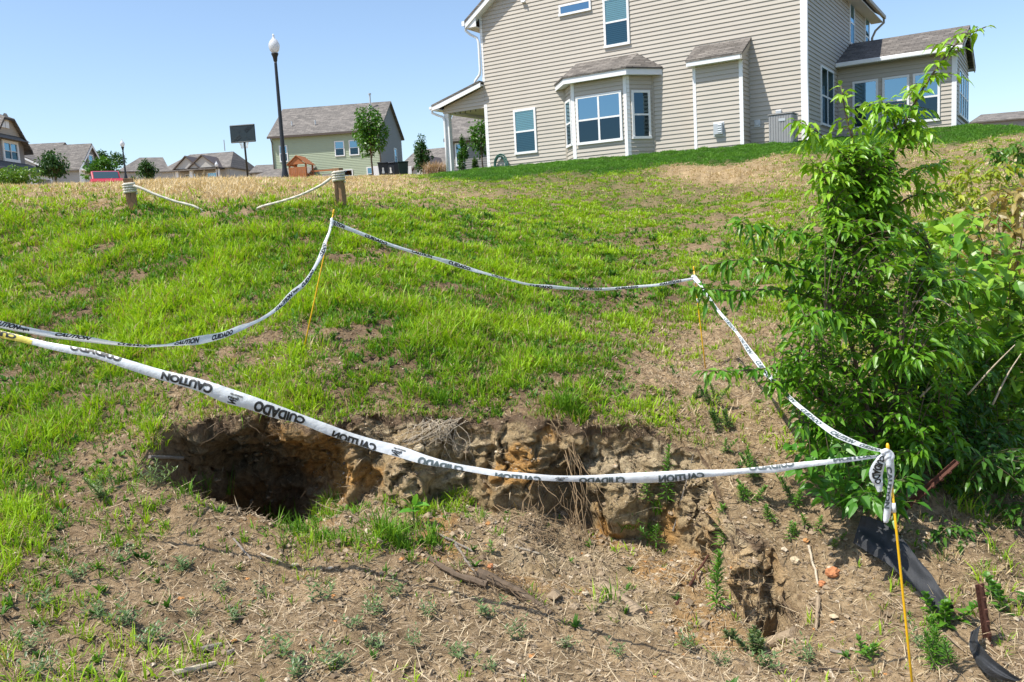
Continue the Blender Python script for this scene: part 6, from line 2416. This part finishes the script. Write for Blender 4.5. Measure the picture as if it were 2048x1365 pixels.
shrub('broadleaf_plant', 1700, 1040, 'low leafy plant with broad bright green leaves under the knotted tape at the near rod', 'plant',
      [[(1700, 1030, 4.3), (1660, 960, 4.1), (1620, 915, 4.0), (1590, 900, 3.95)], [(1705, 1030, 4.3), (1700, 960, 4.1), (1690, 910, 4.0), (1680, 885, 3.95)], [(1710, 1030, 4.3), (1735, 960, 4.05), (1745, 920, 3.95), (1760, 890, 3.9)],
       [(1700, 1040, 4.25), (1720, 1000, 3.95), (1735, 985, 3.85), (1745, 1000, 3.8)], [(1700, 1035, 4.3), (1650, 990, 4.05), (1620, 960, 3.98), (1610, 940, 3.95)], [(1715, 1035, 4.3), (1770, 980, 4.15), (1800, 960, 4.1), (1830, 970, 4.05)],
       [(1715, 1035, 4.25), (1760, 1010, 4.05), (1790, 1000, 4.0), (1800, 1010, 3.98)]],
      .075, .038, ((.045, .17, .014), (.11, .29, .025)), .035, (.04, .12), 1, .35, .0035)
shrub('broadleaf_shrub', 1985, 880, 'loose shrub with large bright yellow-green leaves right of the sapling', 'shrub',
      [[(1985, 860, 5.6), (1960, 700, 5.65), (1930, 580, 5.7), (1905, 480, 5.7), (1880, 440, 5.7)], [(1990, 860, 5.6), (2000, 700, 5.6), (1985, 560, 5.6), (1960, 470, 5.6), (1945, 430, 5.6)],
       [(1995, 860, 5.6), (2040, 720, 5.55), (2060, 600, 5.5), (2050, 520, 5.5)], [(1985, 860, 5.5), (1950, 760, 5.3), (1930, 700, 5.25), (1900, 690, 5.2)], [(1990, 860, 5.5), (2030, 760, 5.2), (2055, 700, 5.1), (2070, 680, 5.05)],
       [(1985, 860, 5.4), (1960, 720, 5.3), (1940, 620, 5.25), (1925, 540, 5.2)], [(1985, 860, 5.4), (1930, 680, 5.2), (1890, 580, 5.15), (1850, 520, 5.1), (1830, 470, 5.1)], [(1990, 860, 5.4), (2010, 700, 5.3), (2020, 600, 5.2), (2015, 520, 5.2)]],
      .105, .07, ((.10, .28, .018), (.30, .50, .04)), .055, (.08, .26), 2, .3, .006, bark='bark')
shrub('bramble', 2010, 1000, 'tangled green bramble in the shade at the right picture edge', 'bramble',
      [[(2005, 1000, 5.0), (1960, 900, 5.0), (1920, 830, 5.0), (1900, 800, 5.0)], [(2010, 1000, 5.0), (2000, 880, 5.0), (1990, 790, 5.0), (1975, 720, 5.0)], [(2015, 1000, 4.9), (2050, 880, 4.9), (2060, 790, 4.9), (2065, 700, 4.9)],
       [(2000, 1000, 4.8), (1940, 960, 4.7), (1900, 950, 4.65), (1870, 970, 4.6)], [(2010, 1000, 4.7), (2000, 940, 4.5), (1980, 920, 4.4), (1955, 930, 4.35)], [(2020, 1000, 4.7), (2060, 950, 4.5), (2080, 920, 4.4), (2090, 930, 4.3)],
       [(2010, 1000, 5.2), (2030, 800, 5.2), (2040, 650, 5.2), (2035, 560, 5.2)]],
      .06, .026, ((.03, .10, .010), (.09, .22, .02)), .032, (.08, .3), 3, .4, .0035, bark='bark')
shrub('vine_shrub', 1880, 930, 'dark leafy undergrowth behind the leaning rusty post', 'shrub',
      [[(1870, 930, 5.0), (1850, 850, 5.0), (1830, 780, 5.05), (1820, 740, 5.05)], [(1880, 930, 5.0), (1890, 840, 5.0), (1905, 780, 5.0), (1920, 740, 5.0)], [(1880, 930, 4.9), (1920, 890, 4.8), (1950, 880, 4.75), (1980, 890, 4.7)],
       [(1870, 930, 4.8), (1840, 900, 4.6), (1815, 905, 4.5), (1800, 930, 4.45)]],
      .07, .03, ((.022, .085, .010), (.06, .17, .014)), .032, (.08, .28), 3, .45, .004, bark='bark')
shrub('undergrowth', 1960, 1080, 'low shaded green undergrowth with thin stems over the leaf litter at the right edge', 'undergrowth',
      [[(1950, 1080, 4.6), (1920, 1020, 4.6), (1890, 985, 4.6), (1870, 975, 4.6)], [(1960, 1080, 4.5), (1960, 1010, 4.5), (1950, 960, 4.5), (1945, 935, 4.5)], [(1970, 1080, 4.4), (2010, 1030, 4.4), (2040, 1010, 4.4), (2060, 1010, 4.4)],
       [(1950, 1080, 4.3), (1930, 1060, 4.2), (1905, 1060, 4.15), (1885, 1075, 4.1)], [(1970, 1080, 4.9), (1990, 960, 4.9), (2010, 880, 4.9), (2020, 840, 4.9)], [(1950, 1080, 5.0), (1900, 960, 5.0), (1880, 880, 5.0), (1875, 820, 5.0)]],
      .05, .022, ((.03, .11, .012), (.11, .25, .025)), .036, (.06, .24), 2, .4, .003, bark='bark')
shrub('yellow_weed', 1950, 430, 'yellow-green weed clump on the upper bank at right', 'weed',
      [[(1950, 440, 9.5), (1945, 390, 9.5), (1940, 350, 9.5), (1935, 330, 9.5)], [(1960, 440, 9.5), (1975, 390, 9.5), (1985, 355, 9.5), (1995, 335, 9.5)], [(1940, 440, 9.5), (1910, 400, 9.5), (1895, 375, 9.5), (1890, 360, 9.5)],
       [(1965, 440, 9.4), (2000, 410, 9.4), (2020, 390, 9.4), (2030, 380, 9.4)], [(1930, 440, 9.3), (1900, 430, 9.2), (1880, 420, 9.2), (1870, 425, 9.2)]],
      .10, .04, ((.20, .30, .02), (.42, .46, .04)), .05, (.1, .35), 2, .3, .006)
shrub('leafy_weed', 2020, 330, 'dark green weeds by the pale rocks at the upper right edge', 'weed',
      [[(2010, 345, 15), (2000, 320, 15), (1990, 305, 15), (1985, 298, 15)], [(2030, 345, 15), (2035, 315, 15), (2040, 295, 15), (2042, 285, 15)], [(2045, 345, 15), (2065, 320, 15), (2070, 305, 15), (2075, 300, 15)]],
      .14, .06, ((.06, .17, .02), (.15, .30, .03)), .07, (.1, .4), 2, .3, .006)
shrub('tan_weed', 2020, 560, 'half dead weed with tan and yellow leaves behind the large-leaved shrub', 'weed',
      [[(2010, 560, 7), (2000, 480, 7), (1995, 420, 7), (2000, 380, 7)], [(2030, 560, 7), (2045, 470, 7), (2050, 410, 7), (2045, 370, 7)], [(2000, 560, 7), (1970, 500, 7), (1950, 460, 7), (1945, 440, 7)]],
      .10, .05, ((.28, .22, .07), (.45, .36, .12)), .10, (.1, .3), 2, .4, .006, bark='bark')
# dead canes in the brush
for i, (a, b_, c, lb) in enumerate((((1935, 790, 4.6), (1985, 735, 4.55), (2030, 690, 4.5), 'pale dead cane slanting up through the brush at right, the thickest'), ((1840, 795, 4.5), (1865, 770, 4.48), (1885, 742, 4.45), 'short pale dead cane left of the thickest slanting cane'),
                                    ((1985, 810, 4.7), (2015, 750, 4.7), (2042, 708, 4.7), 'thin dead cane slanting beside the right picture edge'), ((1825, 605, 4.5), (1880, 600, 4.45), (1935, 645, 4.4), 'arching bleached cane across the middle of the sapling'))):
    P = path_px([a, b_, c], 10)
    mb = MB()
    mb.tube([p - P[0] for p in P], [.006 - .0004 * k for k in range(10)], 6)
    o = mb.build('dead_cane', M['pale_wood'], smooth=True)
    o.location = V(P[0])
    tag(o, lb, 'dead cane', 'dead canes in the brush')


# ------------------------------------------------------------------ weeds
def stalk_weed(px, py, h, nl, L_, W_, label, cols, lean=(0, 0), group=None, name='narrow_leaf_weed', ns=1, spread=.0):
    b = gpx(px, py)
    e = empty(name, b, 0, label, 'weed', group)
    ac_ = Acc()
    for s_ in range(ns):
        st = MB()
        o_ = np.array([rng.uniform(-spread, spread), rng.uniform(-spread, spread), 0])
        hh = h * rng.uniform(.75, 1.05) if ns > 1 else h
        lx, ly = (rng.normal(0, .45, 2) if ns > 1 else (0, 0))
        P = np.array([o_ + np.array([lx * t * hh, ly * t * hh, 0]) + np.array([lean[0] * t * t * hh, lean[1] * t * t * hh, hh * t - .01]) for t in np.linspace(0, 1, 8)])
        st.tube(P, [.003 * (1 - .6 * i / 8) for i in range(8)], 5)
        st.build('stem', M['twig'], e, smooth=True)
        t = np.linspace(.06, 1, nl) ** .85
        an = np.arange(nl) * 2.4 + rng.random() * 6
        Q = np.stack([np.interp(t, np.linspace(0, 1, 8), P[:, k]) for k in range(3)], -1)
        el = .35 + .75 * t + rng.normal(0, .15, nl)
        D = np.stack([np.cos(an) * np.cos(el), np.sin(an) * np.cos(el), np.sin(el)], -1)
        Ls = L_ * (1.1 - .5 * t) * rng.uniform(.8, 1.15, nl)
        ac_.add(*leaves(Q, D, Ls, W_, .35, .25, rnd_col(*cols, nl), np.zeros(nl)))
    ac_.build('foliage', M['leaf'], e)
    return e


GW = ((.07, .21, .022), (.16, .34, .035))
stalk_weed(1338, 1010, .36, 90, .075, .010, 'tall narrow-leaved green weed on the bank behind the tape, left of the pale clay seam', GW, (.05, -.1))
stalk_weed(1300, 1000, .17, 50, .06, .009, 'shorter narrow-leaved weed just left of the tall one on the bank', GW)
stalk_weed(1450, 1105, .28, 100, .085, .011, 'tall narrow-leaved weed right of the pale clay seam, upper one', GW, (-.05, -.15))
stalk_weed(1437, 1215, .30, 100, .085, .012, 'tall narrow-leaved weed leaning on the right lobe, lower one with reddish stick', GW, (.05, -.1))
stalk_weed(1520, 955, .18, 60, .055, .009, 'bushy narrow-leaved weed above the tape left of the low leafy plant', GW, ns=3, spread=.04)
stalk_weed(1510, 1000, .10, 50, .055, .009, 'bushy narrow-leaved weed hanging just below the tape', GW, ns=3, spread=.05)
stalk_weed(1580, 1005, .15, 50, .05, .009, 'leafy narrow-leaved clump left under the low leafy plant', GW, ns=4, spread=.05)
stalk_weed(1447, 900, .10, 36, .045, .008, 'small narrow-leaved weed on the bank top above the tape', GW, ns=2, spread=.03)
stalk_weed(1545, 1035, .09, 36, .045, .008, 'small bright weed on the bare lobe, upper one', GW, ns=2, spread=.02)
stalk_weed(1585, 1075, .08, 36, .045, .008, 'small bright weed on the bare lobe, lower one', GW, ns=2, spread=.03)
stalk_weed(1628, 1055, .08, 36, .045, .008, 'small bright weed left of the black silt fabric, upper left one', GW, ns=2, spread=.03)
stalk_weed(1668, 1082, .06, 30, .04, .007, 'yellowish small weed beside the top of the black silt fabric', ((.10, .20, .02), (.22, .34, .04)), ns=2, spread=.02)
stalk_weed(1415, 800, .12, 60, .05, .009, 'grey-green clump on the bare patch below the mid-slope rod', ((.06, .14, .03), (.14, .24, .05)), ns=5, spread=.08)
stalk_weed(1440, 850, .10, 60, .05, .009, 'grey-green clump at the right end of the bank top', ((.06, .14, .03), (.14, .24, .05)), ns=5, spread=.07)
stalk_weed(1488, 1290, .09, 40, .05, .010, 'grey-green weed in the floor at the right end of the hole', ((.08, .14, .05), (.17, .25, .09)), ns=7, spread=.07)
stalk_weed(1888, 1325, .16, 70, .06, .006, 'feathery bright green weed left of the upright rusty post', ((.07, .2, .015), (.15, .33, .03)), ns=5, spread=.06)
stalk_weed(1880, 1245, .12, 16, .06, .03, 'leafy seedling right of the near yellow rod, under the black fabric', ((.07, .2, .015), (.15, .33, .03)), ns=5, spread=.08)
stalk_weed(2020, 1210, .14, 18, .07, .03, 'broad leaved seedling at the right picture edge behind the upright rusty post', ((.05, .15, .015), (.11, .25, .03)), ns=4, spread=.08)
stalk_weed(1735, 1300, .07, 16, .05, .014, 'small leafy weed in the soil left of the near yellow rod', GW, ns=3, spread=.04)
stalk_weed(215, 985, .13, 50, .05, .007, 'wispy grey-green weed at the left rim of the cave', ((.10, .19, .05), (.22, .30, .1)), ns=5, spread=.05)
stalk_weed(607, 690, .30, 60, .075, .010, 'narrow-leaved weed growing at the foot of the leaning left rod', GW, (-.1, 0), ns=2, spread=.04)
stalk_weed(310, 970, .12, 26, .07, .006, 'sparse stalky weed hanging at the cave mouth', ((.10, .19, .05), (.22, .30, .1)), (.2, -.3), ns=5, spread=.05)
stalk_weed(1290, 1080, .12, 26, .08, .008, 'arching grass-like weed on the hole floor right of the root tangle', GW, ns=4, spread=.06)
stalk_weed(985, 1100, .06, 12, .05, .014, 'small pale green rosette on the root pile', ((.12, .24, .05), (.2, .34, .07)))
# the broad leaved plant in the hole
bp0 = gpx(826, 1045)
bpl = empty('broadleaf_weed', bp0, 0, 'single bright green weed with five broad leaves standing in the hole below the tape', 'weed')
ac_ = Acc()
angs = np.array([2.9, 2.2, 1.45, .75, .25, -.5, 3.6])
ls = np.array([.11, .10, .125, .10, .12, .07, .08])
D = np.stack([np.cos(angs) * .9, rng.normal(-.25, .2, 7), np.abs(np.sin(angs)) * .8 + .25], -1)
ac_.add(*leaves(np.tile([0, 0, .075], (7, 1)) + rng.normal(0, .008, (7, 3)), D, ls, ls * .42, .35, .22, rnd_col((.10, .30, .03), (.17, .42, .05), 7), rng.normal(0, .25, 7)))
ac_.build('foliage', M['leaf'], bpl)
b = MB()
b.tube([(0, 0, -.02), (.003, 0, .04), (0, 0, .09)], .004, 6)
b.build('stem', M['twig'], bpl)

# small weeds of the foreground soil: three kinds, copied
protos = []
for k in range(3):
    ac_ = Acc()
    nl = 40
    for s_ in range(4 + k):
        o_ = rng.normal(0, .014, 3) * np.array([1, 1, 0])
        t = np.linspace(.05, 1, nl // 3)
        h = rng.uniform(.03, .07)
        ln_ = rng.normal(0, .5, 2)
        an = np.arange(len(t)) * 2.4
        Q = np.stack([o_[0] + ln_[0] * h * t, o_[1] + ln_[1] * h * t, h * t], -1)
        D = np.stack([np.cos(an), np.sin(an), .5 + .5 * t], -1)
        ac_.add(*leaves(Q, D, rng.uniform(.018, .034, len(t)), rng.uniform(.005, .008, len(t)), .3, .2, rnd_col((.09, .16, .06), (.20, .30, .11), len(t)), np.zeros(len(t))))
    o = ac_.build('small_weed', M['leaf'])
    protos.append(o)
spots = [(118, 1105), (245, 1118), (360, 1135), (90, 1205), (182, 1235), (252, 1248), (440, 1178), (60, 1290), (85, 1345), (380, 1228), (560, 1312), (600, 1340), (700, 1252), (742, 1228), (748, 1290), (790, 1190), (858, 1228), (912, 1312), (962, 1228),
         (1032, 1268), (1130, 1290), (1242, 1302), (1372, 1298), (1540, 1335), (1850, 1290), (1610, 1318), (470, 1240), (520, 1185), (640, 1195), (300, 1285), (150, 1150), (820, 1290), (670, 1330), (980, 1335), (1440, 1322)]
for i, (x, y) in enumerate(spots):
    o = protos[i] if i < 3 else protos[i % 3].copy()
    if i >= 3: COL.objects.link(o)
    o.location = V(gpx(x, y))
    o.rotation_euler = (0, 0, rng.random() * 6.28)
    s_ = rng.uniform(.75, 1.5)
    o.scale = (s_, s_, s_)
    tag(o, 'small grey-green weed sprouting from the bare brown soil in the foreground', 'small weed', 'small weeds on the bare foreground soil')

# broader clumps of long grass in the hole and on its rim
cl = Acc()
for (px, py, n, h, sp) in ((560, 1035, 130, .13, .10), (590, 1070, 110, .12, .09), (640, 1075, 60, .10, .06), (800, 1085, 160, .14, .09), (770, 1060, 80, .12, .06), (855, 1085, 60, .13, .05), (420, 985, 26, .15, .05), (375, 990, 24, .12, .05), (690, 1075, 40, .1, .07),
                           (455, 985, 16, .18, .03), (1260, 1060, 40, .11, .06), (1310, 1030, 24, .10, .04), (1130, 815, 130, .16, .06), (1150, 830, 60, .14, .05), (880, 800, 80, .13, .06), (1210, 1200, 14, .12, .06), (1060, 1190, 8, .12, .03)):
    b_ = gpx(px, py)
    P = np.stack([rng.normal(b_[0], sp * .5, n), rng.normal(b_[1], sp * .35, n), np.zeros(n)], -1)
    for i in range(n):
        k = np.argmin((flat[:, 0] - P[i, 0]) ** 2 + (flat[:, 1] - P[i, 1]) ** 2 + (flat[:, 2] - b_[2]) ** 2 * .3)
        P[i, 2] = flat[k, 2] - .008
    cl.add(*blades(P, h * rng.uniform(.5, 1.3, n), .0055 * rng.uniform(.7, 1.5, n), rng.random(n) * 6.28, np.abs(rng.normal(.35, .25, n)), np.abs(rng.normal(.6, .35, n)), rnd_col((.07, .20, .015), (.20, .36, .03), n)))
for px, py in zip(np.linspace(300, 1420, 70), np.interp(np.linspace(300, 1420, 70), [300, 350, 420, 520, 650, 760, 850, 950, 1050, 1150, 1280, 1420], [886, 846, 828, 826, 848, 826, 828, 832, 822, 840, 846, 890])):
    if rng.random() < .25: continue
    b_ = gpx(px, py - 3)
    n = int(rng.uniform(4, 22))
    P = np.tile(b_, (n, 1)) + np.stack([rng.normal(0, .035, n), rng.normal(0, .012, n), np.full(n, -.004)], -1)
    c = rnd_col((.09, .22, .015), (.26, .42, .03), n)
    dm = rng.random(n) < .45
    c[dm] = rnd_col((.25, .18, .10), (.5, .39, .23), int(dm.sum()))
    cl.add(*blades(P, .10 * rng.uniform(.5, 1.3, n), .0045 * rng.uniform(.6, 1.4, n), rng.normal(-1.57, .7, n), np.abs(rng.normal(.75, .35, n)), np.abs(rng.normal(1.1, .4, n)), c))
lg = cl.build('long_grass', M['grass'])
tag(lg, 'long green grass blades growing in the hole and along the lip of its bank', 'grass', kind='stuff')


# ------------------------------------------------------------------ trees and garden shrubs farther off
def far_tree(name, px, py, Y, h, trunk_h, rx, rz_, label, cat, cols, n=1500, ls=.16, cone=0.0, lump=.35, group=None, seed=1, limbs=5, shape=None):
    b_ = at(px, py, Y)
    e = empty(name, b_, 0, label, cat, group)
    r_ = np.random.default_rng(seed)
    t = MB()
    t.tube([(0, 0, -1.5), (.02, 0, 0), (-.02, .01, trunk_h), (.02, 0, h * .8)], [.035 * h / 2, .03 * h / 2, .022 * h / 2, .004 * h / 2], 8)
    zc_ = trunk_h + (h - trunk_h) / 2
    for i in range(limbs):
        an = i * 2.4
        t.tube([(0, 0, trunk_h * .9 + i * .1), (math.cos(an) * rx * .4, math.sin(an) * rx * .4, zc_), (math.cos(an) * rx * .75, math.sin(an) * rx * .75, zc_ + rz_ * .3)], [.014 * h / 2, .009 * h / 2, .003], 5)
    t.build('trunk', M['bark'], e, smooth=True)
    K = 46
    cc = r_.normal(0, 1, (K, 3))
    cc /= np.linalg.norm(cc, axis=1, keepdims=True)
    cc *= (r_.random((K, 1)) ** .4) * .86
    rad = r_.uniform(.18, lump, K)
    k = r_.integers(0, K, n)
    v = r_.normal(0, 1, (n, 3))
    v /= np.linalg.norm(v, axis=1, keepdims=True)
    P = cc[k] + v * rad[k][:, None] * (r_.random((n, 1)) ** .33)
    sc_ = 1 - cone * (P[:, 2] + 1) / 2
    P[:, 0] *= sc_
    P[:, 1] *= sc_
    P = P * np.array([rx, rx, rz_]) + np.array([0, 0, zc_])
    D = v + r_.normal(0, .6, (n, 3)) + np.array([0, 0, -.1])
    tone = np.clip(.45 + .3 * (r_.random(K)[k] - .5) + r_.normal(0, .2, n), 0, 1)
    ac2 = Acc()
    ac2.add(*leaves(P, D, ls * r_.uniform(.7, 1.3, n), ls * .6 * r_.uniform(.7, 1.3, n), .25, .2, lerp(cols[0], cols[1], tone), r_.normal(0, .8, n)))
    ac2.build('crown', M['leaf'], e)
    return e


TG = ((.035, .12, .012), (.11, .26, .02))
DG = ((.018, .065, .012), (.06, .15, .025))
far_tree('maple_tree', 746, 358, 58, 4.75, 1.45, 1.30, 1.75, 'small round-crowned green maple on a thin trunk before the green-beige house', 'tree', TG, 2600, .19, .15, seed=2)
far_tree('holly_shrub', 847, 352, 48, 2.15, .1, .62, 1.05, 'dark glossy upright shrub left of the white porch column', 'shrub', DG, 1800, .12, .35, seed=3, limbs=3)
far_tree('arborvitae', 927, 345, 41, 1.75, .05, .40, .86, 'dense conical arborvitae seen between the porch columns', 'shrub', ((.03, .11, .008), (.075, .19, .014)), 2600, .07, .62, .3, seed=4, limbs=0)
far_tree('arborvitae', 951, 344, 41.5, .78, .05, .22, .38, 'small conical arborvitae beside the dense tall one', 'shrub', ((.05, .12, .012), (.10, .2, .02)), 800, .06, .5, .3, seed=5, limbs=0)
far_tree('garden_tree', 966, 346, 50, 3.3, .9, .8, 1.25, 'loose green tree behind the corner of the beige house porch', 'tree', TG, 900, .17, .1, seed=6)
far_tree('round_tree', 113, 372, 58, 2.5, .5, 1.15, 1.0, 'round dark green young tree in front of the grey gable house', 'tree', DG, 2000, .18, .3, seed=7)
far_tree('street_tree', 206, 372, 66, 2.3, .3, 1.45, 1.0, 'spreading green tree behind the red car', 'tree', TG, 2000, .19, .25, seed=8)
far_tree('garden_tree', 298, 372, 84, 2.6, .4, 1.05, 1.05, 'small round green tree beside the low house with twin porch gables', 'tree', DG, 1400, .2, .3, seed=9)
far_tree('garden_bush', 38, 374, 50, 1.25, .05, 1.35, .6, 'wide yellow-green bush at the left picture edge', 'shrub', ((.07, .17, .015), (.18, .32, .03)), 1900, .14, .0, seed=10, limbs=4)
far_tree('garden_bush', 268, 374, 80, 1.0, .05, .45, .5, 'small dark bush by the pale house behind the left rope post', 'shrub', DG, 500, .12, .2, seed=14, limbs=2)
far_tree('distant_tree', 206, 352, 190, 5.6, 2, 2.2, 2.0, 'hazy tree top over the grey gable house roof, left one', 'tree', DG, 700, .45, .2, seed=11, group='hazy tree tops behind the left roofs')
far_tree('distant_tree', 234, 352, 190, 5.2, 2, 2.8, 1.9, 'hazy tree top behind the far lamp, right one', 'tree', DG, 700, .45, .2, seed=12, group='hazy tree tops behind the left roofs')
# ornamental grass by the porch
og = empty('ornamental_grass', at(872, 352, 46), 0, 'pale pinkish-tan clump of ornamental grass beside the white porch column', 'ornamental grass')
ac_ = Acc()
n = 900
az = rng.random(n) * 6.28
P = np.stack([rng.normal(0, .22, n), rng.normal(0, .2, n), np.zeros(n)], -1)
ac_.add(*blades(P, rng.uniform(.45, .95, n), np.full(n, .03), az, np.abs(rng.normal(.45, .3, n)), np.abs(rng.normal(.6, .3, n)), rnd_col((.36, .25, .16), (.58, .44, .32), n)))
ac_.build('tuft', M['dry'], og)
